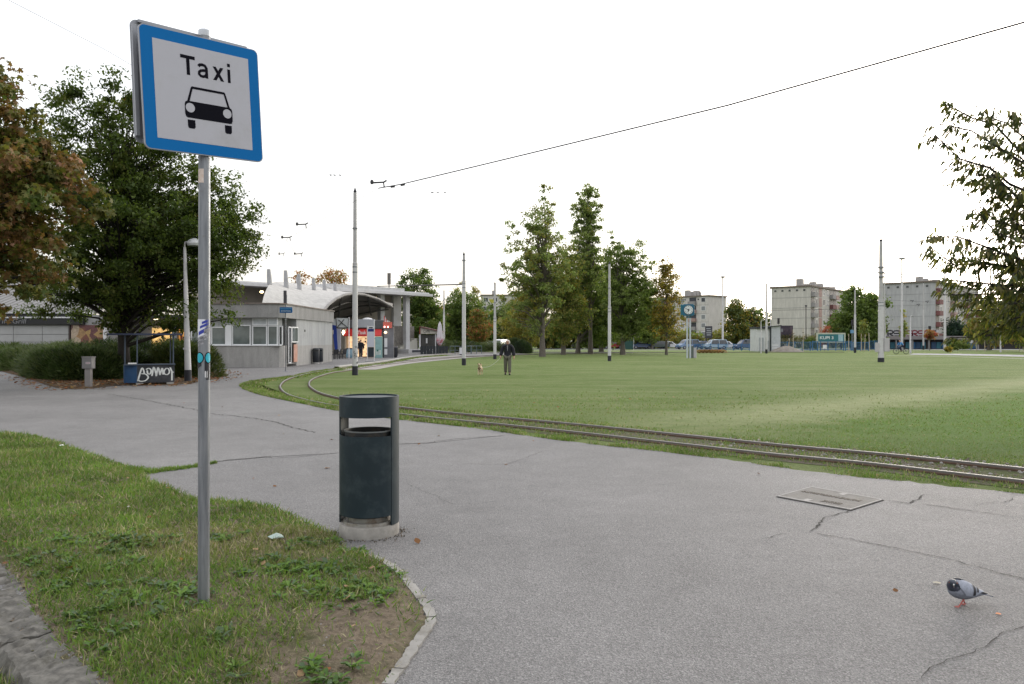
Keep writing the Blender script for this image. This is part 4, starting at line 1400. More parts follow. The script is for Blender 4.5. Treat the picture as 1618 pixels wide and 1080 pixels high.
def make_tree(name, label, base, blobs, nclump, nleaf, lsize, mats, wts, bark=None, trunk_r=.2, trunk_top=None, group=None, cat='tree',
              tmpl=(LEAF_V, LEAF_F), clump=.9, seed=1, flat=.6, branches=True, droop=0.0, shell=.38, trunk=True, weep=0.0, low=None, hole=.0):
    g = np.random.default_rng(seed)
    root = empty(name, (base[0], base[1], 0), label=label, cat=cat, group=group)
    B = np.array(blobs, float)
    vol = B[:, 3] * B[:, 4] * B[:, 5]
    pick = g.choice(len(B), nclump, p=vol / vol.sum())
    u = g.normal(size=(nclump, 3))
    u /= np.linalg.norm(u, axis=1)[:, None]
    rr = g.uniform(0, 1, nclump) ** shell
    c = B[pick, :3] + u * rr[:, None] * B[pick, 3:6]
    if hole:
        c = c[snoise(c[:, 0], c[:, 2], 1.1, seed) > -1 + hole]
    nclump = len(c)
    ztop = (B[:, 2] + B[:, 5]).max()
    zlow = (B[:, 2] - B[:, 5]).min()
    tt = trunk_top or ztop * .8
    # trunk + limbs
    if trunk:
        ax = B[np.argmax(B[:, 2] + B[:, 5])]
        def axis(t):      # t 0..1 up the trunk
            return np.array([ax[0] * t ** 1.5 + .15 * sin(t * 5 + seed) * t, ax[1] * t + .12 * sin(t * 4 + seed * 2) * t, tt * t])
        mb = MB()
        n = 9
        mb.path([axis(i / n) + np.array([0, 0, -.1 if i == 0 else 0]) for i in range(n + 1)], [trunk_r * ((1.35 if i == 0 else 1) * (1 - .88 * (i / n) ** .9) + .03) for i in range(n + 1)], n=9)
        mb.build('trunk', bark or M_BARK, root, smooth=True)
        if branches:
            mb = MB()
            for k in g.choice(nclump, min(nclump, int(max(14, nclump * .45))), replace=False):
                p = c[k]
                t0 = np.clip((p[2] * .72 - .2 * np.hypot(p[0], p[1]) * .5) / tt, .12, .97)
                a = axis(t0)
                m1 = a + (p - a) * .5 + np.array([0, 0, .12 * np.linalg.norm(p - a)]) + g.normal(0, .08, 3) * np.linalg.norm(p - a) * .3
                r0 = max(.02, trunk_r * (1 - .85 * t0) * .42)
                mb.path([a, a + (m1 - a) * .5 + g.normal(0, .03, 3), m1, p], [r0, r0 * .75, r0 * .5, r0 * .14], n=5, cap=False)
            mb.build('branches', bark or M_BARK, root, smooth=True, fixn=False)
    # leaves
    wt = np.clip(g.normal(1, .35, nclump), .3, 2)
    k = g.choice(nclump, nleaf, p=wt / wt.sum())
    cs = clump * np.clip(g.normal(1, .3, nclump), .5, 1.7)
    off = g.normal(size=(nleaf, 3))
    off /= np.linalg.norm(off, axis=1)[:, None]
    off *= (g.uniform(0, 1, nleaf) ** .5)[:, None] * cs[k][:, None] * np.array([1, 1, flat])[None]
    if weep: off[:, 2] -= g.exponential(weep, nleaf)
    p = c[k] + off
    if low is not None: p[:, 2] = np.maximum(p[:, 2], low + g.uniform(0, .5, nleaf))
    s = lsize * g.uniform(.6, 1.25, nleaf)
    # species colours drift from clump to clump
    cw = g.uniform(0, 1, nclump)
    v = np.clip(.55 * cw[k] + .45 * g.uniform(0, 1, nleaf), 0, .9999)
    cum = np.cumsum(wts) / np.sum(wts)
    mi = np.searchsorted(cum, v)
    rr_ = rots(nleaf, tilt=g.normal(-.35 - droop, .7, nleaf), roll=g.normal(0, .7, nleaf), yaw=g.uniform(0, 2 * pi, nleaf), g=g)
    scatter_mesh('crown', np.array(tmpl[0]), tmpl[1], p, s, rr_, mats, np.minimum(mi, len(mats) - 1), root)
    return root
L = leafmat
LIND = [L('linden_deep_green', (.052, .082, .017), .45), L('linden_green', (.092, .128, .026), .45), L('linden_olive', (.120, .130, .030), .4), L('linden_orange', (.30, .13, .015))]
MAPL = [L('maple_green', (.065, .095, .020), .4), L('maple_olive', (.125, .125, .030), .4), L('maple_russet', (.175, .105, .038), .4), L('maple_pink_keys', (.34, .18, .11))]
POP = [L('poplar_green', (.135, .190, .048), .5), L('poplar_pale_green', (.215, .265, .095), .5), L('poplar_olive', (.235, .225, .068), .5), L('poplar_yellow', (.29, .225, .045), .45)]
POPD = [L('alder_dark_green', (.085, .130, .034), .5), L('alder_green', (.130, .178, .046), .5), L('alder_olive', (.190, .195, .054), .5)]
GOLD = [L('birch_green', (.125, .140, .030), .45), L('birch_gold', (.33, .25, .05), .5), L('birch_brown', (.27, .165, .06), .45), L('birch_olive', (.19, .18, .04), .45)]
RED = [L('red_maple_green', (.115, .125, .030)), L('red_maple_orange', (.34, .13, .05)), L('red_maple_red', (.38, .10, .07))]
CHER = [L('cherry_dark_green', (.060, .080, .028), .4, .4), L('cherry_green', (.115, .130, .034), .45, .4), L('cherry_bronze', (.15, .13, .046), .4, .4), L('cherry_yellow_green', (.27, .26, .06), .5, .4)]
WILL = [L('willow_grey_green', (.115, .15, .062)), L('willow_green', (.085, .125, .034))]
CON = [L('conifer_blue_green', (.020, .042, .028)), L('conifer_green', (.030, .055, .020))]

# big dark linden behind the sign
d = 33.0
bx_ = Xp(196, d)
bl = [ellip(40, 250, 345, 500, d, bx_), ellip(150, 95, 250, 330, d, bx_), ellip(62, 118, 190, 330, d, bx_), ellip(150, 58, 228, 210, d, bx_), ellip(80, 92, 170, 220, d, bx_), ellip(150, 130, 330, 380, d, bx_), ellip(40, 200, 130, 380, d, bx_), ellip(200, 250, 402, 480, d, bx_), ellip(270, 340, 404, 525, d, bx_, -.5), ellip(300, 270, 408, 420, d, bx_, .5), ellip(250, 430, 385, 538, d, bx_, -1), ellip(110, 400, 300, 535, d, bx_), ellip(-20, 390, 160, 512, d, bx_, 1)]
make_tree('linden_tree', 'large dense dark green tree behind the taxi sign post', (bx_, d), bl, 800, 92000, .16, LIND, (.46, .33, .18, .012), M_BARKD, .26, trunk_top=11, clump=.54, seed=3, shell=.5, hole=.15, low=1.9)
# red-brown maple at the left edge
d = 25.0
bx_ = Xp(-130, d)
bl = [ellip(-330, 130, 60, 480, d, bx_), ellip(-180, 170, 118, 400, d, bx_), ellip(-40, 200, 166, 400, d, bx_), ellip(20, 240, 165, 340, d, bx_, -1), ellip(-120, 330, 105, 495, d, bx_), ellip(-70, 390, 95, 506, d, bx_), ellip(-260, 0, -10, 280, d, bx_), ellip(-130, 100, 48, 260, d, bx_), ellip(-110, 30, 14, 160, d, bx_), ellip(-60, 130, 80, 240, d, bx_)]
make_tree('maple_tree', 'autumn maple with russet and olive leaves at the left edge of the photograph', (bx_, d), bl, 560, 36000, .225, MAPL, (.26, .30, .29, .15), M_BARKD, .3, trunk_top=8.5, clump=.46, seed=5, tmpl=(MAPLE_V, MAPLE_F), shell=.45, droop=.35, hole=.1)
# cherry tree hanging in from the right edge
d = 10.6
bx_ = 9.0
g0 = np.random.default_rng(44)
root = empty('cherry_tree', (bx_, d, 0), label='cherry tree with long drooping leaves reaching in from the right edge', cat='tree')
cb = MB(); tb = MB()
tb.path([(0, 0, -.05), (-.03, .02, .7), (.02, .05, 1.4), (0, .05, 2.0)], [.17, .13, .12, .13], n=12)
lp, ld = [], []
def limb(p0, p1, r0, n=7, sag=0):
    p0, p1 = np.array(p0, float), np.array(p1, float)
    L_ = np.linalg.norm(p1 - p0)
    pts = []
    for i in range(n + 1):
        t = i / n
        q = p0 + (p1 - p0) * t + np.array([0, 0, sag * 4 * t * (1 - t)]) + g0.normal(0, .018, 3) * L_ * t
        pts.append(q)
    return pts
# branch tips given as picture spots (px, py, depth)
tips = [(1500, 188, 10.2), (1478, 222, 9.8), (1500, 160, 10.8), (1560, 172, 10.6), (1600, 178, 10.2), (1530, 262, 10.0), (1570, 285, 9.6), (1525, 290, 10.4), (1610, 300, 9.8), (1540, 325, 10.6), (1590, 345, 10.2), (1475, 368, 9.6), (1540, 352, 9.9),
        (1470, 398, 9.8), (1520, 410, 10.3), (1560, 400, 9.7), (1600, 420, 9.4), (1492, 440, 10.0), (1500, 462, 10.5), (1560, 455, 9.8), (1600, 480, 9.5), (1520, 478, 11.4), (1570, 500, 11.5), (1600, 505, 10.6), (1545, 520, 12.0), (1612, 520, 11.2), (1505, 538, 12.6), (1620, 380, 9.2), (1640, 250, 9.5), (1620, 215, 10.9), (1580, 235, 11.2), (1560, 480, 12.0), (1535, 497, 12.4), (1640, 455, 9.0), (1585, 455, 11.5),
        (1700, 100, 9.8), (1760, 200, 9.5), (1700, 300, 8.6), (1780, 400, 9.0), (1720, 460, 8.8), (1850, 60, 10.5), (1900, 250, 10.5), (1990, 330, 10.8), (2000, 180, 11.5), (1900, 420, 11.5), (2080, 300, 11.5), (1750, 330, 12.5), (1800, 150, 12.5), (1680, 380, 12.2), (1680, 500, 10.0), (1830, 520, 10.0)]
for ti, (tx, ty, td) in enumerate(tips):
    tip = np.array([Xp(tx, td) - bx_, td - d, Zp(ty, td)])
    h0 = np.clip(tip[2] * .62, 1.5, 4.2)
    s0_ = np.array([0, .05, 1.95]) if h0 < 2.2 else np.array([tip[0] * .12, .05 + tip[1] * .12, h0])
    if h0 >= 2.2: cb.path([(0, .05, 1.9), s0_ * np.array([.6, .6, 1]) * np.array([1, 1, .8]), s0_], [.075, .06, .045], n=6, cap=False)
    main = limb(s0_, tip, .04, 8, sag=.10)
    cb.path(main, [.036 * (1 - i / 8.6) + .004 for i in range(9)], n=5, cap=False)
    dirm = tip - s0_
    nrm_ = np.linalg.norm(dirm)
    lo_ = .28
    ns = int((18 + nrm_ * 6) if tx < 1660 else (10 + nrm_ * 3))
    for j in range(ns):
        t = lo_ + (1 - lo_) * (j + g0.uniform(0, 1)) / ns
        i = min(7, int(t * 8))
        q = main[i] + (main[i + 1] - main[i]) * (t * 8 - i)
        dv = g0.normal(0, 1, 3) * np.array([1, 1, .45]) + dirm / nrm_ * .9
        dv /= np.linalg.norm(dv)
        ln = g0.uniform(.12, .55) * (1.15 - .55 * t)
        e = q + dv * ln + np.array([0, 0, -.03])
        cb.path([q, q + (e - q) * .5 + np.array([0, 0, .02]), e], [.006, .0045, .002], n=4, cap=False)
        nlv = int(6 + ln * 26)
        for l in range(nlv):
            tt_ = .15 + .85 * l / nlv
            lp.append(q + (e - q) * tt_ + g0.normal(0, .012, 3))
            ld.append(math.atan2(dv[1], dv[0]) - pi / 2 + (1 if l % 2 else -1) * g0.uniform(.2, .7))
    for l in range(4):
        lp.append(tip + g0.normal(0, .03, 3)); ld.append(g0.uniform(0, 2 * pi))
tb.build('trunk', M_BARKD, root, smooth=True)
cb.build('branches', M_BARKD, root, smooth=True, fixn=False)
lp = np.array(lp); n = len(lp)
scatter_mesh('crown', NLEAF_V, NLEAF_F, lp, g0.uniform(.065, .125, n), rots(n, yaw=np.array(ld), tilt=g0.normal(-.85, .2, n), roll=g0.normal(0, .45, n)), CHER, np.searchsorted(np.cumsum([.38, .3, .22, .10]), g0.uniform(0, .999, n)), root)


# ---- the group of tall trees in the middle of the lawn
GRP = 'trees in the group on the lawn'
def mid(label, px, py, boxes, nc, nl, ls, mats, wts, tr=.3, seed=1, clump=1.2, group=GRP, name='park_tree', **k):
    x, y = G(px, py)
    return make_tree(name, label, (x, y), [ellip(*b, y, x) for b in boxes], nc, nl, ls, mats, wts, trunk_r=tr, seed=seed, clump=clump, group=group, **k)
mid('tall airy poplar on the left of the lawn group, its thick trunk nearest', 857, 563, [(842, 287, 880, 350), (818, 315, 888, 420), (792, 350, 905, 470), (786, 400, 900, 530), (794, 345, 826, 385), (860, 350, 908, 500)], 470, 22000, .25, POP, (.25, .4, .25, .1), .27, 11, clump=.45, shell=.6, hole=.26, trunk_top=15)
mid('tallest slender green poplar in the middle of the lawn group', 933, 559, [(900, 290, 954, 380), (890, 340, 958, 500), (915, 284, 947, 330)], 460, 22000, .26, POP, (.38, .45, .14, .03), .26, 12, clump=.46, shell=.6, hole=.16, trunk_top=16)
mid('broad green tree at the right of the lawn group beside the white pole', 984, 560, [(950, 362, 1000, 460), (975, 366, 1022, 470), (945, 430, 1030, 530), (990, 400, 1040, 500), (960, 480, 1030, 545)], 420, 26000, .27, [POP[0], POPD[1], POP[1], POP[2]], (.35, .2, .35, .1), .26, 13, clump=.55, shell=.6, hole=.22)
mid('olive yellow tree leaning between the two tall poplars', 890, 560, [(862, 400, 925, 500), (862, 455, 930, 545), (880, 380, 915, 440)], 260, 19000, .27, [POP[2], POPD[1], POP[3], POPD[2]], (.42, .3, .1, .18), .24, 14, clump=.9, shell=.55)
mid('dark green rounded tree in the centre of the lawn group', 913, 558, [(885, 425, 975, 530), (900, 470, 970, 548)], 240, 20000, .28, POPD, (.45, .4, .15), .28, 15, clump=.95, shell=.5)
mid('low drooping yellowish tree at the left foot of the tall poplar', 838, 556, [(800, 455, 868, 548), (820, 430, 870, 500), (792, 490, 830, 545)], 220, 16000, .26, [POP[2], POP[3], POPD[2], GOLD[0]], (.4, .17, .28, .15), .2, 16, clump=.95, shell=.5)
mid('green tree standing behind the white pole in the lawn group', 950, 556.5, [(930, 440, 990, 545), (940, 400, 985, 500)], 150, 13000, .40, POPD, (.4, .4, .2), .28, 17, clump=1.0, shell=.5)
mid('slim young tree with thinning golden leaves right of the group', 1053, 560, [(1030, 412, 1076, 500), (1022, 460, 1082, 538), (1038, 405, 1066, 450)], 280, 7500, .25, GOLD, (.35, .2, .12, .33), .14, 18, clump=.5, shell=.6, hole=.05)
mid('low leafy green tree left of the slim golden one', 1030, 551, [(1005, 455, 1050, 535), (1000, 500, 1040, 543)], 100, 8000, .42, [POPD[1], POP[0], POP[3]], (.5, .4, .1), .2, 19, clump=1.1)

# ---- trees along the back, left of the group
GB = 'trees along the back of the park'
mid('large dark tree behind the white canopy columns', 657, 552, [(628, 424, 690, 510), (640, 470, 700, 545), (622, 450, 660, 530)], 190, 17000, .42, [POPD[0], POPD[1], GOLD[3]], (.5, .35, .15), .35, 21, clump=1.2, group=GB, hole=.12)
mid('dense dark willow like tree behind the closed parasol', 735, 551, [(700, 458, 765, 520), (702, 490, 770, 550)], 170, 15000, .40, [POPD[0], POPD[1], WILL[0]], (.5, .35, .15), .3, 22, clump=1.1, group=GB)
for k, (ax_, ay_, r_) in enumerate(((727, 446, 9), (751, 452, 9), (716, 464, 9))):
    mid(('pale green shoot of a tree rising above the dark willow, highest', 'pale green shoot right of the highest one above the dark willow', 'pale shoot lowest and leftmost above the dark willow')[k], ax_ + (3, -3, 6)[k], 550.5, [(ax_ - r_, ay_, ax_ + r_, ay_ + 60)], 34, 1500, .34, [POP[1], POP[3], GOLD[3]], (.4, .2, .4), .12, 23 + k, clump=.8, group=GB, hole=.1)
mid('small rounded maple turning red on top, right of the second pole', 761, 553, [(742, 488, 768, 520), (740, 500, 776, 545)], 90, 7000, .30, [RED[0], GOLD[3], RED[1], RED[2]], (.42, .2, .22, .16), .15, 27, clump=.8, group=GB, name='red_maple_tree')
mid('weeping willow with hanging grey green curtains left of the poplars', 795, 549, [(768, 470, 822, 520), (765, 490, 830, 540)], 160, 15000, .40, WILL, (.55, .45), .3, 28, clump=.9, weep=1.6, group=GB, low=.6, name='willow_tree')
mid('russet tree far behind the closed parasol', 692, 548, [(680, 475, 712, 545)], 80, 5000, .45, [GOLD[2], RED[1], GOLD[3]], (.4, .2, .4), .2, 29, clump=1.2, group=GB)
mid('autumn treetops with thin brown leaves behind the terminal roof, left one', 470, 557, [(455, 428, 494, 500)], 70, 1500, .34, [GOLD[2], RED[1], GOLD[3]], (.5, .2, .3), .2, 30, clump=.7, group=GB, hole=.25)
mid('autumn treetops with thin brown leaves behind the terminal roof, right one', 528, 556, [(496, 424, 558, 500)], 110, 2400, .34, [GOLD[2], RED[1], GOLD[3]], (.45, .2, .35), .2, 31, clump=.75, group=GB, hole=.25)

# ---- trees towards the apartment blocks
GR_ = 'trees near the apartment blocks'
mid('rounded dark green tree between the two right apartment blocks', 1358, 551.5, [(1335, 448, 1385, 520), (1318, 480, 1390, 548), (1365, 465, 1400, 530)], 190, 17000, .55, [POPD[0], POPD[1], POP[0]], (.5, .4, .1), .35, 41, clump=1.5, group=GR_)
mid('pale golden birch tree right of the left apartment block', 1163, 549.5, [(1146, 478, 1184, 548), (1152, 470, 1176, 500)], 120, 7500, .48, [WILL[0], GOLD[0], GOLD[1], WILL[1]], (.4, .25, .15, .2), .2, 42, clump=1.2, group=GR_, hole=.15)
mid('golden brown tree beside the white hut', 1186, 549, [(1172, 486, 1198, 545)], 90, 5200, .5, [GOLD[2], WILL[0], GOLD[1]], (.3, .5, .2), .2, 43, clump=1.3, group=GR_)
mid('dark blue green evergreen in front of the right apartment block', 1512, 550, [(1496, 502, 1526, 545), (1492, 515, 1530, 548)], 90, 9000, .40, CON, (.7, .3), .2, 44, clump=1.0, group=GR_)
mid('bronze and green tree right of the evergreen, behind the cherry', 1562, 553, [(1530, 488, 1600, 545), (1545, 470, 1620, 530)], 170, 13000, .36, [POPD[1], GOLD[3], GOLD[2], POP[0]], (.3, .3, .15, .25), .25, 45, clump=1.1, group=GR_)
mid('leafy tree behind the cherry at the right edge', 1640, 556, [(1590, 460, 1690, 548)], 160, 12000, .36, [POPD[1], POPD[0], GOLD[3]], (.4, .3, .3), .3, 46, clump=1.1, group=GR_)
mid('small orange autumn tree behind the billboard', 1319, 549, [(1312, 508, 1327, 540)], 30, 1500, .42, [RED[1], GOLD[1], RED[0]], (.4, .4, .2), .1, 47, clump=.8, group=GR_)
mid('thin dark red young tree left of the billboard centre', 1303, 552, [(1297, 512, 1311, 545)], 26, 900, .32, [RED[2], RED[1]], (.6, .4), .08, 48, clump=.6, group=GR_)
mid('thin pale green young tree with stakes right of the blue sign', 1363, 553, [(1358, 502, 1369, 540)], 26, 800, .32, [POP[1], GOLD[3]], (.6, .4), .06, 49, clump=.5, group=GR_)
mid('tawny bush tree just left of the thick right pole', 1382, 551, [(1374, 505, 1394, 548)], 60, 4200, .42, [GOLD[3], GOLD[2], GOLD[0]], (.5, .3, .2), .12, 50, clump=.9, group=GR_)
mid('tall thin greenish young tree by the small street lamp', 1428, 552, [(1424, 486, 1433, 540)], 24, 700, .36, [POP[1], GOLD[1]], (.7, .3), .05, 51, clump=.5, group=GR_)
mid('small bronze young tree left of the long street lamp', 1469, 553.5, [(1463, 518, 1477, 538)], 24, 900, .32, [RED[2], GOLD[2]], (.5, .5), .05, 52, clump=.5, group=GR_)
mid('tiny golden shrub tree at the road edge', 1498, 556.5, [(1494, 546, 1504, 555)], 14, 500, .25, [GOLD[1], GOLD[0]], (.5, .5), .05, 53, clump=.3, group=GR_)
mid('low bushy green young tree behind the round sign', 1513, 553, [(1504, 538, 1530, 551)], 30, 1700, .3, [POP[1], POPD[1]], (.5, .5), .08, 54, clump=.6, group=GR_)

# ---- far wood closing the horizon
def wood(label, segs, seed, mats, ls=1.5, per=30):
    g = np.random.default_rng(seed)
    P_, S_, M_ = [], [], []
    for (px0, px1, ptop, d) in segs:
        x0, x1 = Xp(px0, d), Xp(px1, d)
        n = int((x1 - x0) / 2.0) + 1
        for i in range(n):
            cx_ = x0 + (x1 - x0) * (i + g.uniform(0, 1)) / n
            zt = Zp(ptop, d) * g.uniform(.7, 1.05)
            cy_ = d + g.uniform(-4, 4)
            k = int(per * zt)
            r = g.uniform(2.2, 3.6)
            u = g.normal(size=(k, 3)); u /= np.linalg.norm(u, axis=1)[:, None]
            u *= (g.uniform(0, 1, k) ** .4)[:, None]
            P_.append(np.stack([cx_ + u[:, 0] * r, cy_ + u[:, 1] * r, zt * .5 + u[:, 2] * zt * .5], 1))
            mm = g.integers(0, len(mats))
            M_.append(np.where(g.uniform(0, 1, k) < .6, mm, g.integers(0, len(mats), k)))
    P_ = np.concatenate(P_); M_ = np.concatenate(M_)
    n = len(P_)
    o = scatter_mesh('far_wood', LEAF_V, LEAF_F, P_, ls * g.uniform(.6, 1.4, n), rots(n, tilt=g.normal(-.3, .8, n), g=g), mats, M_)
    tag(o, label, 'wood', kind='stuff')
wood('continuous belt of mixed trees closing the back of the park', [(560, 700, 520, 175), (690, 800, 480, 165), (790, 1050, 496, 150), (1040, 1100, 520, 200), (1130, 1240, 518, 215), (1195, 1215, 490, 240), (1310, 1420, 515, 230), (1530, 1900, 500, 170), (-900, 340, 495, 150)], 5, [POPD[0], POPD[1], GOLD[3], WILL[0], POP[2]])
# ================================================================ LEFT SIDE: hedges, stall, lamp, restaurant, office, terminal
JUN = [L('juniper_green', (.062, .102, .026)), L('juniper_grey_green', (.115, .145, .068)), L('juniper_dark', (.026, .046, .013)), L('juniper_olive', (.095, .115, .026))]
NEED_V = np.array([(-.05, 0, 0), (.05, 0, 0), (0, 1, .15), (0, .5, .12)])
NEED_F = [(0, 1, 3), (1, 2, 3), (0, 3, 2)]
def shrub(name, label, blobs, n, size, mats, wts, seed, group=None, cat='shrub', up=.5):
    """blobs: (x, y, rx, ry, h)"""
    g = np.random.default_rng(seed)
    B = np.array(blobs, float)
    c0 = B[:, :2].mean(0)
    root = empty(name, (c0[0], c0[1], 0), label=label, cat=cat, group=group)
    k = g.choice(len(B), n, p=(B[:, 2] * B[:, 3]) / (B[:, 2] * B[:, 3]).sum())
    u = g.normal(size=(n, 3)); u[:, 2] = np.abs(u[:, 2]); u /= np.linalg.norm(u, axis=1)[:, None]
    r = g.uniform(.5, 1.03, n) ** .5
    lump = 1 + .14 * snoise(u[:, 0] * 3 + B[k, 0], u[:, 1] * 3 + u[:, 2] * 3, 1.7, seed)
    p = np.stack([B[k, 0] - c0[0] + u[:, 0] * B[k, 2] * r * lump, B[k, 1] - c0[1] + u[:, 1] * B[k, 3] * r * lump, u[:, 2] * B[k, 4] * r * lump], 1)
    yaw = np.arctan2(u[:, 1], u[:, 0]) - pi / 2 + g.normal(0, .6, n)
    tilt = up * g.uniform(0, 1, n) + .5 * u[:, 2]
    v = np.clip(.5 * (snoise(p[:, 0], p[:, 1] + p[:, 2], 1.5, seed + 1) * .5 + .5) + .5 * g.uniform(0, 1, n), 0, .999)
    mi = np.searchsorted(np.cumsum(wts) / np.sum(wts), v)
    scatter_mesh('foliage', NEED_V * np.array([1, 1, 1]), NEED_F, p, np.stack([size * g.uniform(1.2, 2.4, n), size * g.uniform(.6, 1.4, n), size * np.ones(n)], 1), rots(n, yaw=yaw, tilt=tilt, roll=g.normal(0, .6, n), g=g), mats, np.minimum(mi, len(mats) - 1), root)
    # woody core
    mb = MB()
    for bx, by, rx, ry, h in blobs:
        for a in range(9):
            t = 2 * pi * a / 9 + seed
            mb.path([(bx - c0[0], by - c0[1], 0), (bx - c0[0] + cos(t) * rx * .35, by - c0[1] + sin(t) * ry * .35, h * .4), (bx - c0[0] + cos(t) * rx * .7, by - c0[1] + sin(t) * ry * .7, h * .75)], [.05, .03, .01], n=5)
    mb.build('stems', M_BARKD, root, smooth=True)
    return root
GJ = 'juniper shrubs in the planting bed'
shrub('juniper_shrub', 'sprawling juniper shrub at the left edge of the bed', [(-29.5, 45, 2.6, 2.6, 1.45), (-26.5, 42.5, 2.4, 2.2, 1.35), (-31.5, 48, 2.5, 2, 1.45)], 26000, .22, JUN, (.4, .3, .1, .2), 3, GJ)
shrub('juniper_shrub', 'broad grey green juniper shrub in the middle of the bed', [(-23.5, 40, 2.1, 2.0, 1.5), (-21.6, 37.5, 2.0, 2.0, 1.4), (-20.6, 35.5, 1.9, 1.8, 1.4)], 34000, .20, JUN, (.35, .4, .1, .15), 4, GJ)
shrub('juniper_shrub', 'dark green juniper shrub behind the short grey post', [(-19.0, 33.6, 1.7, 1.7, 1.38), (-17.9, 32.6, 1.6, 1.5, 1.3), (-18.2, 35.2, 1.7, 1.5, 1.45)], 36000, .18, JUN, (.4, .12, .28, .2), 5, GJ)
shrub('clipped_hedge', 'dark hedge behind the blue stall', [(-19.2, 39.5, 1.8, 1.2, 1.75), (-17.2, 39.8, 1.8, 1.2, 1.7), (-21, 39.5, 1.6, 1.2, 1.75)], 24000, .16, [JUN[2], JUN[0]], (.7, .3), 6, cat='hedge')
shrub('bushy_hedge', 'leafy green bush between the blue stall and the lamp post', [(-15.2, 35.2, 1.1, 1.0, 1.7), (-14.6, 34.6, 1.0, .9, 1.5), (-13.7, 34.3, .8, .8, 1.45), (-16.0, 36, 1.2, 1, 1.7)], 26000, .15, [JUN[0], JUN[3], JUN[2]], (.4, .3, .3), 7)

# short grey post box in front of the hedge
x, y = G(140, 611)
s_ = y / FPX
pb = empty('meter_post', (x, y, 0), label='short grey post with a small box head in front of the juniper', cat='post')
M_PGREY = mat('meter_grey_paint', (.22, .205, .20), .7, var=.2, scale=4, dirt=(.12, .10, .09))
MB().box(-.10, .10, -.08, .08, -.02, Zp(582, y)).build('stand', M_PGREY, pb, bevel=.01)
hb = MB().box(-.17, .17, -.13, .13, Zp(582, y), Zp(564.5, y)).build('box_head', mat('meter_head_grey', (.17, .165, .165), .6, var=.2), pb, bevel=.015)
MB().box(-.185, .185, -.145, .145, Zp(564.5, y), Zp(563, y)).build('lid', M_PGREY, pb, bevel=.005)
MB().box(-.03, .13, -.136, -.131, Zp(574.5, y), Zp(571.5, y)).build('label_plate', mat('white_label', (.6, .6, .62), .5), pb)
MB().box(-.02, .12, -.139, -.136, Zp(573.6, y), Zp(572.4, y)).build('label_stripe', mat('dark_red_print', (.25, .03, .05), .5), pb)

# blue stall with graffiti
x0, y0 = G(186, 607.5); x1, y1 = G(256, 608)
d = (y0 + y1) / 2
stl = empty('market_stall', ((x0 + x1) / 2, d + .7, 0), R(28), label='small open blue and black metal stall with white graffiti on its counter', cat='stall')
M_STB = mat('stall_blue_paint', (.010, .065, .17), .5, var=.45, scale=3, dirt=(.02, .05, .10))
M_STD = mat('stall_black_paint', (.022, .026, .032), .55, var=.4, scale=2, dirt=(.06, .06, .065))
M_STF = mat('stall_frame_blue_grey', (.055, .075, .105), .5, var=.3)
w2 = (x1 - x0) / 2 * .97
zt = Zp(529, d); zc_ = Zp(576.5, d); zb_ = .08
dp = .75
pan = MB().box(-w2 + .42, w2, -dp, -dp + .03, zb_, zc_).build('counter_front', M_STD, stl)
MB().prism([(-w2, -dp + .25), (-w2 + .42, -dp), (-w2 + .42, -dp + .03), (-w2 + .03, -dp + .27)], zb_, zc_).build('counter_corner', M_STB, stl)
MB().box(-w2, -w2 + .03, -dp + .28, dp, zb_, zc_).build('side_panel', M_STB, stl)
MB().box(w2 - .03, w2, -dp + .03, dp, zb_, zc_).build('side_panel', M_STD, stl)
MB().box(-w2, w2, dp - .03, dp, zb_, zc_).build('back_panel', M_STD, stl)
MB().box(-w2 - .02, w2 + .02, -dp - .06, -dp + .3, zc_, zc_ + .04).build('counter_top', M_STF, stl)
for px_i, py_i in ((-w2 + .03, -dp + .28), (-w2 + .42, -dp + .03), (w2 - .04, -dp + .03), (w2 - .04, dp - .04), (-w2 + .04, dp - .04)):
    MB().box(px_i - .022, px_i + .022, py_i - .022, py_i + .022, .05, zt).build('upright', M_STF, stl)
rf = MB().prism([(-w2 - .55, -dp + .35), (-w2 + .3, -dp - .25), (w2 + .25, -dp - .25), (w2 + .25, dp + .2), (-w2 - .55, dp + .2)], zt, zt + .06).build('roof', mat('stall_roof_blue', (.03, .04, .08), .5, var=.3), stl)
for xx in (-w2 + .5, w2 - .15):
    MB().box(xx - .12, xx + .12, -dp - .05, -dp + .2, -.01, zb_).build('foot_block', mat('concrete_block', (.28, .27, .25), .9), stl)
M_SPRAY = mat('white_spray_paint', (.66, .68, .66), .7, var=.2, scale=8)
W2 = (w2 * 2 - .42)
def graf(pts, parent, T_, m, wd=.035, name='graffiti_stroke', n=5):
    P = smooth_line(pts, n)
    mb = MB()
    pr = []
    for i, p in enumerate(P):
        a = np.array(P[max(0, i - 1)]); b = np.array(P[min(len(P) - 1, i + 1)])
        dd = (b - a) / (np.linalg.norm(b - a) + 1e-9)
        nn_ = np.array([-dd[1], dd[0]]) * wd / 2
        pr.append((np.array(p) + nn_, np.array(p) - nn_))
    for i in range(len(pr) - 1):
        q = [pr[i][0], pr[i + 1][0], pr[i + 1][1], pr[i][1]]
        mb.add([T_(a[0], a[1]) for a in q], [(0, 1, 2, 3)])
    return mb.build(name, m, parent, fixn=False)
gx0 = -w2 + .44
TG = lambda a, b: (gx0 + a * W2 * .98, -dp - .006, zb_ + b * (zc_ - zb_))
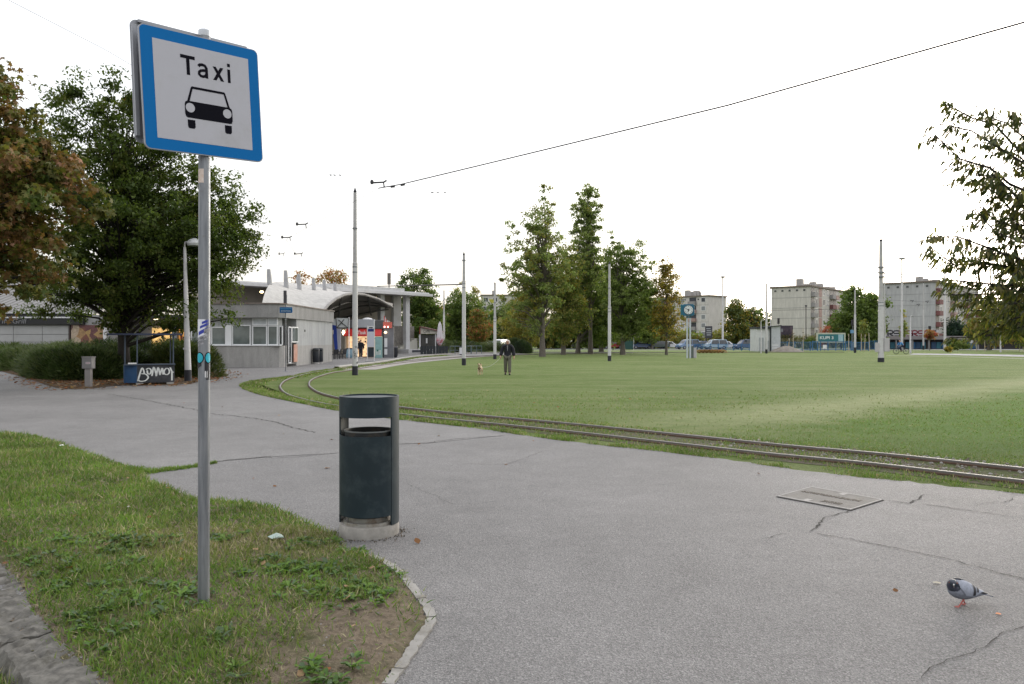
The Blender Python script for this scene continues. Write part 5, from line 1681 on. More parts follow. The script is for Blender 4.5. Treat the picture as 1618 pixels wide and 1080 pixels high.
for st_ in ([(.0, .1), (.06, .55), (.12, .85), (.17, .55), (.10, .52), (.22, .48), (.28, .3), (.20, .12), (.06, .10), (.0, .2)],
            [(.22, .75), (.30, .82), (.36, .70), (.33, .50), (.27, .52), (.25, .70)], [(.38, .38), (.40, .60), (.43, .88), (.48, .60), (.50, .36)], [(.50, .40), (.55, .86), (.60, .42)], [(.60, .42), (.66, .82), (.69, .45)],
            [(.78, .82), (.72, .68), (.72, .50), (.80, .44), (.86, .58), (.83, .78), (.76, .80)], [(.88, .85), (.93, .62), (.98, .56)], [(.93, .62), (.93, .10)]):
    graf([(a, b) for a, b in st_], stl, lambda a, b: (TG(a, b)), M_SPRAY, wd=.045)
# paper on the counter
tag(MB().box(-w2 + .12, -w2 + .4, -dp + .0, -dp + .15, zc_ + .045, zc_ + .09).build('paper_bag', M_PAPER, loc=(stl.location.x, stl.location.y, 0), rot=(0, 0, R(28))), 'white paper bag lying on the counter corner of the blue stall', 'paper bag')

# white lamp post behind the sign post
x, y = G(297, 602)
lp_ = empty('street_lamp', (x, y, 0), label='white lamp post with black foot and pale disc head just left of the sign post', cat='street lamp')
M_PWH = mat('pole_white_paint', (.50, .49, .50), .6, var=.12, scale=2, dirt=(.33, .32, .32), dscale=2)
M_PBK = mat('pole_black_foot', (.022, .023, .030), .7, var=.3, scale=6)
zt = Zp(402, y)
sc_ = y / FPX
MB().path([(0, 0, -.05), (0, 0, Zp(584, y))], [.14, .135], n=16).build('foot', M_PBK, lp_, smooth=True)
MB().path([(0, 0, Zp(584, y)), (-.03, 0, Zp(545, y)), (-.13, 0, zt + .3)], [.125, .115, .055], n=16).build('post', M_PWH, lp_, smooth=True)
MB().path([(-.13, 0, zt + .3), (-.12, 0, zt + .5), (.05, 0, zt + .55)], [.03, .03, .025], n=8).build('arm', M_PWH, lp_, smooth=True)
MB().lathe([(.03, zt + .42), (.26, zt + .36), (.30, zt + .45), (.24, zt + .58), (.08, zt + .66)], 20, c=(.26, 0)).build('lamp_head', mat('lamp_frosted_disc', (.55, .56, .58), .4), lp_, smooth=True)
MB().box(-.13, -.02, -.155, -.10, Zp(552, y), Zp(549, y)).build('bracket', M_PWH, lp_)

# ---------------------------------------------------------------- grill restaurant on the far left
M_PANEL = mat('pale_facade_panel', (.36, .36, .36), .8, var=.1, scale=1.5, dirt=(.28, .28, .27), dscale=1)
M_FASB = mat('black_fascia', (.012, .012, .014), .5, var=.2)
M_FASW = mat('white_fascia_trim', (.62, .62, .64), .6, var=.08)
dr = 47.0
gr = empty('grill_restaurant', (Xp(60, dr), dr, 0), label='low pale restaurant with black fascia behind the left hedge', cat='restaurant')
X0 = gr.location.x
rx = lambda p: Xp(p, dr) - X0
rz = lambda p: Zp(p, dr)
MB().box(rx(-160), rx(163), .35, 9, 0, rz(497)).build('wall', mat('restaurant_wall_core', (.30, .30, .30), .85), gr)
# cladding panels, each with its own joint
cols = [-160, -122, -86, -48, 16, 62, 104]
rows = [(0, rz(540)), (rz(540), rz(528)), (rz(528), rz(514))]
for a, b in zip(cols[:-1], cols[1:]):
    for z0, z1 in rows:
        MB().box(rx(a) + .015, rx(b) - .015, .30, .347, z0 + .015, z1 - .015).build('cladding_panel', M_PANEL, gr)
MB().box(rx(104.5), rx(107), .25, .34, 0, rz(513)).build('edge_post', mat('dark_brown_post', (.05, .035, .03), .6), gr)
# food photograph panel, flat print
def food_mat():
    m, n, b = newmat('grill_food_print')
    co = objco(n)
    vo = n.nodes.new('ShaderNodeTexVoronoi'); vo.inputs['Scale'].default_value = 2.6
    n.links.new(co, vo.inputs['Vector'])
    sp = n.nodes.new('ShaderNodeSeparateColor'); n.links.new(vo.outputs['Color'], sp.inputs[0])
    col = ramp(n, sp.outputs[0], [(0, (.16, .06, .04)), (.25, (.30, .18, .08)), (.45, (.12, .045, .045)), (.62, (.38, .30, .22)), (.78, (.34, .22, .08)), (.9, (.08, .05, .05)), (1, (.45, .42, .40))])
    for e in n.nodes:
        if e.type == 'VALTORGB': e.color_ramp.interpolation = 'CONSTANT'
    col = mix(n, 1, col, ramp(n, noise(n, co, 9, 6, .8), [(.3, .45), (.7, 1.4)]), 'MULTIPLY')
    n.links.new(col, b.inputs['Base Color'])
    b.inputs['Roughness'].default_value = .6
    return m
MB().box(rx(108.5), rx(159.5), .27, .34, 0.3, rz(513)).build('food_picture', food_mat(), gr)
MB().box(rx(160), rx(164), .2, .36, 0, rz(512)).build('white_pilaster', M_FASW, gr)
for a, b, m, y0_, nm in ((512, 502.5, M_FASB, .12, 'sign_fascia'), (502.2, 500, M_FASW, .08, 'white_trim'), (499.8, 494.8, M_FASB, .2, 'upper_fascia'), (494.6, 493, M_FASW, .1, 'roof_edge')):
    MB().box(rx(-160), rx(130 if nm != 'upper_fascia' else 134), y0_, .5 if nm != 'roof_edge' else 1.2, rz(a), rz(b)).build(nm, m, gr)
text_on('sign_lettering', 'OTIN Grill', gr, mat('dull_silver_letters', (.22, .22, .23), .5), (rx(12), .10, rz(507)), (1, 0, 0), (0, 0, 1), rx(40) - rx(-16), .30, shear=.15)
# sloping grey roof behind
slab = MB().add([(rx(-160), 1.2, rz(494)), (rx(128), 1.2, rz(494)), (rx(150), 9, rz(494) + 2.6), (rx(-160), 9, rz(494) + 2.6), (rx(-160), 1.2, rz(494) - .1), (rx(128), 1.2, rz(494) - .1), (rx(150), 9, rz(494) + 2.5), (rx(-160), 9, rz(494) + 2.5)], [(0, 1, 2, 3), (4, 7, 6, 5), (0, 4, 5, 1), (1, 5, 6, 2), (2, 6, 7, 3), (3, 7, 4, 0)])
slab.build('pitched_roof', mat('weathered_roof_sheet', (.22, .215, .21), .85, var=.2, scale=1, bmp=.4, bscale=8), gr)
rb = MB()
for i in range(26):
    xx = rx(-155) + i * (rx(126) - rx(-155)) / 25
    rb.tube((xx, 1.25, rz(494) + .04), (xx + .3, 8.9, rz(494) + 2.62), .018, n=4)
rb.build('roof_seams', mat('roof_seam_grey', (.19, .185, .18), .8), gr)

# shops seen below the linden crown
ds = 49.0
sh = empty('lit_shop', (Xp(250, ds), ds, 0), label='row of shop fronts with a warm lit window seen under the dark tree', cat='shop')
X0 = sh.location.x
rx = lambda p: Xp(p, ds) - X0
rz = lambda p: Zp(p, ds)
MB().box(rx(165), rx(330), 1.6, 9, 0, rz(498)).build('wall', mat('shop_wall_white', (.36, .36, .37), .8, var=.15, scale=1), sh)
MB().box(rx(165), rx(334), .1, 1.7, rz(503), rz(497)).build('canopy', M_FASB, sh)
MB().box(rx(165), rx(184), 1.3, 1.58, 0, rz(505)).build('white_wall_panel', M_FASW, sh)
MB().box(rx(184.5), rx(222), 1.42, 1.58, 0, rz(535)).build('plinth_wall', mat('grey_plinth', (.30, .30, .30), .8), sh)
wn = MB().box(rx(224), rx(258), 1.40, 1.55, rz(556), rz(517)).build('shop_window', glow('warm_shop_light', (1.0, .62, .22), .8), sh)
wn = MB().box(rx(268), rx(284), 1.40, 1.55, rz(553), rz(516)).build('shop_window', glow('amber_shop_light', (1.0, .48, .12), .5), sh)
g = random.Random(5)
goods = MB()
for i in range(34):
    a = g.choice([g.uniform(225, 256), g.uniform(269, 282)]); b = g.uniform(522, 551)
    w_ = g.uniform(1.5, 4)
    MBc = goods.box(rx(a), rx(a + w_), 1.30, 1.385 + i * .0003, rz(b + g.uniform(2, 5)), rz(b), m=i % 4)
goods.build('window_goods', [mat('red_goods', (.35, .04, .02), .6), mat('dark_goods', (.05, .03, .02), .6), mat('cream_goods', (.5, .4, .25), .6), mat('brown_goods', (.16, .08, .03), .6)], sh)['kind'] = 'stuff'
MB().box(rx(259), rx(267), 1.15, 1.55, 0, rz(500)).build('white_pillar', mat('pillar_pale_blue_white', (.42, .46, .52), .7), sh)
MB().box(rx(285), rx(312), 1.30, 1.55, 0, rz(503)).build('dark_doorway', mat('dark_red_shop_front', (.05, .015, .015), .6), sh)
MB().box(rx(304), rx(310), 1.22, 1.29, rz(536), rz(526)).build('notice', M_FASW, sh)
MB().box(rx(285), rx(334), .9, 1.15, 0, rz(552)).build('low_wall', mat('low_wall_concrete', (.30, .29, .28), .9, dirt=(.2, .19, .18)), sh)
MB().box(rx(236), rx(243), .6, .8, rz(504.5), rz(503.2)).build('ceiling_light', glow('shop_ceiling_light', (1, .8, .5), 4), sh)

# ---------------------------------------------------------------- concrete ticket office
def concrete(name, c, stain=.6):
    m, n, b = newmat(name)
    co = objco(n)
    mp = n.nodes.new('ShaderNodeMapping'); mp.inputs['Scale'].default_value = (1.4, 1.4, .22)
    n.links.new(co, mp.inputs[0])
    a = noise(n, mp.outputs[0], 1.6, 8, .7)
    f = noise(n, co, .7, 8, .7)
    ff = noise(n, co, 18, 5, .7)
    col = mix(n, ramp(n, a, [(.35, 0), (.7, 1)]), tuple(v * .72 for v in c), c)
    col = mix(n, ramp(n, f, [(.5, 0), (.7, stain)]), col, tuple(v * .55 for v in c))
    col = mix(n, 1, col, ramp(n, ff, [(.3, .85), (.7, 1.12)]), 'MULTIPLY')
    n.links.new(col, b.inputs['Base Color'])
    b.inputs['Roughness'].default_value = .9
    bump(n, b, ff, .3, .01)
    return m
M_C1 = concrete('stained_concrete', (.36, .352, .338))
M_C2 = concrete('painted_grey_concrete', (.40, .41, .415), .35)
M_C3 = concrete('dark_parapet_concrete', (.29, .285, .28), .5)
M_CSH = concrete('shell_concrete', (.44, .43, .41), .35)
M_UPVC = mat('white_window_frame', (.66, .67, .68), .45, var=.05)
def glassmat(name, c, rough=.08):
    if name in MATS: return MATS[name]
    m, n, b = newmat(name)
    co = objco(n)
    col = mix(n, ramp(n, noise(n, co, 1.3, 3), [(.35, 0), (.65, 1)]), tuple(v * .6 for v in c), c)
    n.links.new(col, b.inputs['Base Color'])
    b.inputs['Roughness'].default_value = rough
    b.inputs['Specular IOR Level'].default_value = .7
    MATS[name] = m
    return m
M_GLASS = glassmat('office_glass_with_blind', (.15, .175, .17))
M_GLD = glassmat('dark_glass', (.035, .042, .045))
C0 = G(446, 580); C1 = G(525, 571)
d0_ = C0[1]
to = empty('ticket_office', (C0[0], C0[1], 0), label='grey concrete ticket office with white framed windows and rounded parapet', cat='ticket office')
Xo, Yo = C0
rz = lambda p: Zp(p, d0_)
rxx = lambda p: Xp(p, d0_) - Xo
ztop_ = rz(480); zpar = rz(501.5); zsill = rz(545)
side = (C1[0] - Xo, C1[1] - Yo)
# plan outline: front wall to the left, rounded corner, side wall running back
foot = [(rxx(290), 0), (rxx(425), 0), (rxx(440), .12), (0, .45), (0, .9)]
full = [(rxx(290), 0), (rxx(425), 0), (rxx(440), .12), (0, .45), (0, .9), (-.9, .95), (-.9, 3.0), (.02, 3.0), side, (side[0] - 9, side[1]), (rxx(290), side[1])]
MB().prism(full, 0, zsill - .04).build('lower_wall', M_C1, to)
inner = [(rxx(290), .22), (rxx(423), .22), (rxx(436), .34), (-.2, .62), (-.9, .95), (-.9, 3.0), (.02, 3.0), side, (side[0] - 9, side[1]), (rxx(290), side[1])]
MB().prism(inner, zsill - .04, zpar).build('upper_wall', M_C2, to)
par = [(rxx(290), -.12), (rxx(424), -.12), (rxx(440), .02), (.10, .5), (.12, 3.2), (side[0] + .1, side[1] + .1), (side[0] - 9, side[1] + .1), (rxx(290), side[1])]
MB().prism(par, zpar, ztop_).build('parapet', M_C3, to)
cp_ = [(rxx(290), -.18), (rxx(424), -.18), (rxx(442), -.03), (.16, .5), (.18, 3.2), (side[0] + .16, side[1] + .15), (side[0] - 9, side[1] + .15), (rxx(290), side[1] + .1)]
MB().prism(cp_, ztop_, ztop_ + .07).build('coping', mat('rusty_coping', (.20, .17, .15), .7, dirt=(.10, .05, .03)), to)
MB().box(rxx(290), rxx(443), -.05, .24, zsill - .04, zsill).build('sill', M_UPVC, to)
def window(parent, x0, x1, z0, z1, y, m_glass, fw=.06, dpt=.05, nm='window'):
    f = MB()
    f.box(x0, x1, y - dpt, y, z0, z0 + fw).box(x0, x1, y - dpt, y, z1 - fw, z1).box(x0, x0 + fw, y - dpt, y, z0 + fw, z1 - fw).box(x1 - fw, x1, y - dpt, y, z0 + fw, z1 - fw)
    w_ = f.build(nm, M_UPVC, parent)
    MB().box(x0 + fw, x1 - fw, y - dpt * .5, y - .004, z0 + fw, z1 - fw).build('pane', m_glass, w_)
    return w_
for a, b, t in ((300, 331, 516), (332, 355.5, 516), (365, 394.5, 513), (397, 420.5, 514), (421.5, 437.5, 514)):
    window(to, rxx(a), rxx(b), zsill, rz(t), .215, M_GLASS)
for a, b in ((397, 420.5), (421.5, 437.5)):
    window(to, rxx(a), rxx(b), rz(513.4), rz(502.5), .215, mat('white_papered_pane', (.5, .53, .55), .5))
MB().box(rxx(356), rxx(364.5), .12, .215, zsill, rz(513)).build('white_mullion_panel', M_UPVC, to)
for a in (338, 378, 392):
    pass
window(to, rxx(438), rxx(444.5), zsill - .0, rz(514.5), .33, M_GLD, nm='window')
# porch recess with door
MB().box(-.05, .0, .95, 3.0, .16, .2).build('threshold', M_C1, to)
dW = empty('entrance_door', (0, 0, 0))
dW.parent = to
KIDS.setdefault(to.name, []).append(dW)
def swin(y0, y1, z0, z1, m_g, nm, par_, x=.06, fw=.07):
    f = MB()
    f.box(x - .05, x, y0, y1, z0, z0 + fw).box(x - .05, x, y0, y1, z1 - fw, z1).box(x - .05, x, y0, y0 + fw, z0 + fw, z1 - fw).box(x - .05, x, y1 - fw, y1, z0 + fw, z1 - fw)
    w_ = f.build(nm, M_UPVC, par_)
    MB().box(x - .03, x - .012, y0 + fw, y1 - fw, z0 + fw, z1 - fw).build('pane', m_g, w_)
swin(1.15, 1.75, .2, rz(515), M_GLD, 'door_frame', to)
swin(1.9, 3.3, 1.5, rz(515), M_GLASS, 'window', to)
MB().box(-.02, .035, 2.4, 3.2, .25, 1.38).build('pink_notice_panel', mat('faded_salmon_panel', (.50, .26, .19), .7, dirt=(.4, .3, .27)), to)
MB().box(.0, .03, 4.5, 4.6, 1.5, ztop_ - .3).build('downpipe', mat('downpipe_grey', (.16, .16, .17), .6), to)
# small marks and stickers on the side wall
for yy, z_, s1, m in ((10.2, 3.0, .16, M_FASW), (4.8, 2.2, .10, M_GLD), (7.5, 3.3, .08, M_GLD), (9, 2.0, .08, M_FASW), (12.4, 2.1, .22, mat('yellowed_poster', (.33, .31, .25), .8))):
    f = yy / side[1]
    MB().box(side[0] * f - .0, side[0] * f + .02, yy, yy + s1, z_, z_ + s1 * 1.5).build('wall_sticker', m, to)
# ventilation pipe and masts on the office roof
MB().tube((-1.6, 6, ztop_), (-1.6, 6, ztop_ + 1.2), .11, n=10).build('roof_vent', mat('dark_vent', (.04, .04, .045), .6), to, smooth=True)
MB().tube((-.9, 4, ztop_), (-.9, 4, ztop_ + .8), .02, n=6).build('roof_mast', M_GALV, to)

# two dark bins on the side wall
for k, yy in enumerate((6.6, 7.6)):
    f = yy / side[1]
    b_ = empty('wall_bin', (Xo + side[0] * f + .28, Yo + yy, 0), label=('dark bin by the office side wall, nearer the door', 'dark bin by the office side wall, farther from the door')[k], cat='litter bin', group='pair of dark bins by the ticket office')
    MB().lathe([(.20, .12), (.23, .16), (.25, 1.0), (.22, 1.08), (.1, 1.1)], 16).build('bin_body', mat('wall_bin_dark', (.022, .026, .034), .5, var=.3), b_, smooth=True)
    MB().lathe([(.24, .0), (.24, .10), (.15, .12)], 16).build('bin_foot', mat('bin_foot_pale', (.35, .34, .33), .9), b_, smooth=True)
    MB().box(-.20, .24, -.262, -.235, .88, .98).build('bin_slot', M_GLD, b_)

# tram stop sign on a thin pole
x, y = G(451.5, 586.5)
ss = empty('stop_sign', (x, y, 0), label='small blue stop name sign on a thin pole in front of the office', cat='sign')
MB().tube((0, 0, -.03), (0, 0, Zp(480, y)), .028, n=10).build('pole', M_GALV, ss, smooth=True)
sp_ = MB().box(-.31, .36, -.045, -.02, Zp(494, y), Zp(485, y)).build('sign_plate', mat('stop_sign_blue', (.012, .11, .30), .4), ss, bevel=.004)
text_on('lettering', 'BORONGAJ', sp_, mat('stop_sign_letters', (.45, .55, .65), .5), (.02, -.048, Zp(491.3, y)), (1, 0, 0), (0, 0, 1), .5, .10, bold=.01)
MB().box(-.27, .32, -.0485, -.0455, Zp(488.3, y), Zp(486.2, y)).build('sign_band', mat('stop_sign_pale_band', (.06, .22, .42), .5), sp_)
MB().lathe([(.17, -.01), (.17, .01), (.03, .03)], 14).build('base_plate', M_GALV, ss)
# ================================================================ TRAM TERMINAL
def Q(px, py, d): return Vector((Xp(px, d), d, Zp(py, d)))
def bw(mb, name, m, root, **k):
    """mesh given in world coordinates, stored relative to its (unrotated) root"""
    o = root.location
    mb.v = [(v[0] - o.x, v[1] - o.y, v[2] - o.z) for v in mb.v]
    return mb.build(name, m, root, **k)
e1 = Vector((.647, .763, 0)); e2 = Vector((-.763, .647, 0))
Lc = Vector((-27, 80, 0))
FT = lambda a, b, c: tuple(Lc + e1 * a + e2 * b + Vector((0, 0, c)))
tm = empty('tram_terminal', (Lc.x, Lc.y, 0), label='concrete tram terminal with a curved shell roof and a white canopy on columns', cat='terminal')
M_CANW = mat('white_canopy_paint', (.56, .56, .57), .6, var=.1, scale=.6, dirt=(.42, .41, .40), dscale=.5)
bw(MB().prism([(-3, 0), (25.2, 0), (25.2, 9), (-3, 9)], 7.42, 7.75, T=FT), 'canopy_slab', M_CANW, tm)
bw(MB().prism([(-3, -.3), (25.6, -.3), (25.6, .25), (-3, .25)], 7.28, 7.60, T=FT), 'canopy_front_lip', M_CANW, tm)
bw(MB().prism([(10, .6), (21.5, .6), (21.5, 6), (10, 6)], 7.76, 8.15, T=FT), 'roof_upstand', mat('roof_upstand_white', (.50, .50, .50), .7), tm)
for t in (18.2, 22.35):
    bw(MB().prism([(t - .32, .9), (t + .32, .9), (t + .32, 1.5), (t - .32, 1.5)], .5, 7.42, T=FT), 'column', M_CANW, tm)
M_BEIGE = mat('beige_terminal_wall', (.36, .325, .28), .85, var=.12, scale=.6, dirt=(.29, .26, .23), dscale=.5)
bw(MB().prism([(-3, 4.0), (22.3, 4.0), (22.3, 9), (-3, 9)], 0, 7.42, T=FT), 'rear_wall', M_BEIGE, tm)
bw(MB().prism([(22.31, 3.6), (23.6, 3.6), (23.6, 8.5), (22.31, 8.5)], 0, 7.42, T=FT), 'painted_lit_end', M_CANW, tm)  # added pale strip: its colour stands for the rear wall's lit side face
# cladding joints on the rear wall, as thin panels
for i in range(9):
    for k, (z0, z1) in enumerate(((3.6, 4.85), (4.88, 6.1), (6.13, 7.38))):
        a = 8.5 + i * 1.53
        bw(MB().prism([(a, 3.96), (a + 1.50, 3.96), (a + 1.50, 3.995), (a, 3.995)], z0, z1, T=FT), 'wall_panel', M_BEIGE, tm)
M_RUB = mat('speckled_stone_wall', (.27, .25, .225), .9, var=.6, scale=3.5, c2=(.15, .14, .13), bmp=.5, bscale=10)
bw(MB().prism([(19.8, 2.2), (24.6, 2.2), (24.6, 2.6), (19.8, 2.6)], 0, 3.45, T=FT), 'stone_wall', M_RUB, tm)
for i in range(7):
    a = 20.9 + i * .48
    bw(MB().prism([(a, 1.25), (a + .52, 1.25), (a + .52, 2.15), (a, 2.15)], .35, .62 + i * .21, T=FT), 'stair_step', mat('pale_stair_concrete', (.46, .45, .40), .85, var=.1, scale=1), tm)
bw(MB().prism([(21.0, -.7), (25.4, -.7), (25.4, 1.2), (21.0, 1.2)], 0, .50, T=FT), 'plinth', M_CANW, tm)
bw(MB().prism([(21.6, -.73), (23.6, -.73), (23.6, -.702), (21.6, -.702)], .12, .40, T=FT), 'plinth_recess', mat('dark_recess_panel', (.06, .065, .08), .7), tm)
def loft_curves(curves, nu=18, nv=7, thick=.22):
    C_ = [smooth_line([tuple(Q(*p)) for p in c], nu // (len(c) - 1) + 1) for c in curves]
    n = min(len(c) for c in C_)
    C_ = [[c[int(i * (len(c) - 1) / (n - 1))] for i in range(n)] for c in C_]
    rows = []
    for i in range(n): rows.append(smooth_line([C_[k][i] for k in range(len(C_))], nv))
    m = len(rows[0])
    vs = [p for r in rows for p in r]
    fs = [(i * m + j, i * m + j + 1, (i + 1) * m + j + 1, (i + 1) * m + j) for i in range(n - 1) for j in range(m - 1)]
    return vs, fs, rows
Mo = [(511, 488, 66), (519, 479, 67.5), (530, 470, 69.5), (543, 463.8, 72), (556, 461.5, 75), (575, 463, 79), (597, 470, 84), (620, 483, 89)]
Mi = [(468, 484, 64), (471, 474, 66), (476, 465, 68), (485, 460, 71), (502, 458, 75), (528, 459, 80), (562, 464, 86), (603, 475, 92)]
Bk = [(414, 480, 60), (417, 467, 62), (422, 455, 64.5), (429, 447, 68), (445, 445, 73), (480, 449, 80), (530, 458, 88), (590, 470, 95)]
Fk = [(485, 517, 92), (500, 514, 93), (520, 510, 94), (540, 505.5, 95), (560, 500.5, 95.5), (580, 495, 96), (600, 489, 96.5), (621, 483, 97)]
def solid(vs, fs, t):
    n = len(vs)
    vv = list(vs) + [(v[0], v[1], v[2] - t) for v in vs]
    ff = list(fs) + [tuple(n + i for i in f[::-1]) for f in fs]
    cnt = {}
    for f in fs:
        for i in range(4):
            e = (f[i], f[(i + 1) % 4]); k = tuple(sorted(e))
            cnt.setdefault(k, []).append(e)
    for k, v in cnt.items():
        if len(v) == 1:
            a, b = v[0]; ff.append((b, a, n + a, n + b))
    return vv, ff
vs, fs, rows = loft_curves([Bk, Mi, Mo])
bw(MB().add(*solid(vs, fs, .16)), 'shell_roof', M_CSH, tm, smooth=True)
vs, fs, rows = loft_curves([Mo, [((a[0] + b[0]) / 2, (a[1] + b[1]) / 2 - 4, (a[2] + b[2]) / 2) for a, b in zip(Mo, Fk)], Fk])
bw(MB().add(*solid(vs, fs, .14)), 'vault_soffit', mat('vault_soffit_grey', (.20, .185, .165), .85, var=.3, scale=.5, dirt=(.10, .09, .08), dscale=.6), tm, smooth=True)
M_TRUSS = mat('dark_truss_steel', (.05, .048, .045), .7, var=.3)
for i in (4, 8, 12, 16):
    if i < len(rows):
        r = rows[i]
        bw(MB().path([(p[0], p[1], p[2] - .35 - .35 * sin(pi * k / (len(r) - 1))) for k, p in enumerate(r)], .10, n=5), 'truss', M_TRUSS, tm)
for j in (3, 7, 11):
    bw(MB().path([(rows[i][j][0], rows[i][j][1], rows[i][j][2] - .55) for i in range(2, len(rows), 2)], .09, n=5), 'truss', M_TRUSS, tm)
bw(MB().path([tuple(Q(p[0], p[1], p[2] - .3) - Vector((0, 0, .12))) for p in Mo], .13, n=6), 'arch_rib', mat('arch_rib_grey', (.26, .25, .24), .8), tm)
for k, (px, p0, p1, d) in enumerate(((424.5, 425, 447, 67), (451, 427, 453, 69), (472, 433, 460, 71), (495, 439, 461, 74), (512, 442, 462, 77), (529, 446, 461, 80), (470, 437, 450, 84))):
    a = Q(px + 1.5, p1 + 2, d); b = Q(px, p0, d)
    bw(MB().path([tuple(a), tuple(a + (b - a) * .55), tuple(b)], [.22, .20, .15], n=8), 'shell_post', mat('shell_post_grey', (.36, .36, .37), .8, var=.25), tm)
a, b = Q(400, 449, 66), Q(417, 456, 63)
bw(MB().box(-.1, .1, -.1, .1, 0, 1), 'dummy', M_TRUSS, tm) if False else None
for px, py, d in ((413.5, 461, 70), (593, 470.5, 90), (578, 468.5, 86)):
    p = Q(px, py, d)
    bw(MB().lathe([(.10, p.z - .1), (.2, p.z), (.10, p.z + .12)], 10, c=(p.x, p.y)), 'ceiling_lamp', glow('terminal_lamp_glow', (1, .72, .38), 6) if px != 578 else glow('terminal_lamp_pale', (.8, .85, .8), 1.2), tm)
# display box on the roof
p0 = Q(612, 432, 96)
bw(MB().box(p0.x, p0.x + .42, p0.y, p0.y + .3, p0.z, p0.z + .0).box(p0.x, p0.x + .40, p0.y, p0.y + .3, Zp(449, 96), Zp(431, 96)).box(p0.x + .15, p0.x + .25, p0.y, p0.y + .2, 7.75, Zp(449, 96)), 'roof_sign_box', mat('roof_box_brown', (.12, .11, .10), .7), tm)

# ---------------------------------------------------------------- shop kiosk under the vault
dk = 74.0
kx = Xp(575, dk)
ks = empty('shop_kiosk', (kx, dk, 0), label='lit news kiosk with red awning under the terminal vault', cat='kiosk')
rx = lambda p, d=dk: Xp(p, d) - kx
rz = lambda p, d=dk: Zp(p, d)
MB().box(rx(544), rx(604), .6, 4.5, 0, rz(505)).build('body', mat('kiosk_grey_body', (.20, .20, .21), .7, var=.2), ks)
MB().box(rx(556), rx(591), .1, .6, rz(517), rz(504)).build('fascia', mat('kiosk_light_grey_fascia', (.36, .38, .41), .6, var=.1), ks)
MB().box(rx(591.3), rx(606), .15, .6, rz(519), rz(506)).build('fascia', mat('kiosk_dark_fascia', (.09, .09, .095), .6), ks)
MB().box(rx(552), rx(604), .25, .6, rz(521), rz(517.2)).build('dark_band', mat('kiosk_brown_band', (.06, .035, .035), .7), ks)
M_REDAW = mat('red_awning', (.48, .018, .015), .55, var=.12)
for a, b in ((544, 557.5), (566, 581), (592, 603)):
    aw = MB()
    aw.add([(rx(a), -.35, rz(530)), (rx(b), -.35, rz(530)), (rx(b), .24, rz(519)), (rx(a), .24, rz(519)), (rx(a), -.33, rz(531)), (rx(b), -.33, rz(531)), (rx(b), .26, rz(520.5)), (rx(a), .26, rz(520.5))],
           [(0, 1, 2, 3), (4, 7, 6, 5), (0, 4, 5, 1), (1, 5, 6, 2), (3, 2, 6, 7), (0, 3, 7, 4)])
    aw.build('awning', M_REDAW, ks)
for i, (a, b) in enumerate(((568, 578.5), (567.5, 579))):
    pass
text_on('lettering', 'Tisak', ks, mat('awning_white_letters', (.75, .72, .7), .6), (rx(573), -.38, rz(525)), (1, 0, 0), (0, 0, 1), .8, .34, bold=.02)
MB().box(rx(548), rx(602), .45, .598, rz(563), rz(531)).build('lit_window', glow('kiosk_warm_interior', (1.0, .66, .36), .75), ks)
g = random.Random(3)
gd = MB()
for i in range(60):
    a = g.uniform(547, 600); b = g.uniform(533, 560)
    gd.box(rx(a), rx(a + g.uniform(.8, 2.6)), .36, .44 + i * .0001, rz(b + g.uniform(1, 3)), rz(b), m=i % 5)
gd.build('displayed_goods', [mat('kiosk_red_pack', (.4, .04, .03), .5), mat('kiosk_dark_pack', (.04, .03, .03), .5), mat('kiosk_orange_pack', (.5, .2, .06), .5), mat('kiosk_brown_shelf', (.10, .05, .03), .5), mat('kiosk_blue_pack', (.06, .12, .3), .5)], ks)['kind'] = 'stuff'
MB().box(rx(545), rx(547), .0, .6, 0, rz(519)).build('side_post', mat('kiosk_cream_post', (.5, .42, .32), .6), ks)
MB().lathe([(.05, rz(529)), (.16, rz(525)), (.05, rz(521))], 8, c=(rx(543), -.1)).build('wall_lamp', glow('kiosk_lamp_glow', (1, .8, .5), 5), ks)
MB().lathe([(.05, rz(505)), (.55, rz(504)), (.4, rz(502)), (.1, rz(501))], 12, c=(rx(577), 1.2)).build('roof_vent', M_FASW, ks)

def info_box(name, label, cat, px0, px1, py0, py1, d, layers, group=None, y0=.0, dep=.25):
    cx_ = (Xp(px0, d) + Xp(px1, d)) / 2
    r = empty(name, (cx_, d, 0), label=label, cat=cat, group=group)
    MB().box(Xp(px0, d) - cx_, Xp(px1, d) - cx_, 0, dep, max(0, Zp(py1, d)), Zp(py0, d)).build('cabinet', layers[0], r)
    for i, (nm, a0, a1, b0, b1, m) in enumerate(layers[1:]):
        MB().box(Xp(a0, d) - cx_, Xp(a1, d) - cx_, -.012 - i * .0015, -.001, Zp(b1, d), Zp(b0, d)).build(nm, m, r)
    return r
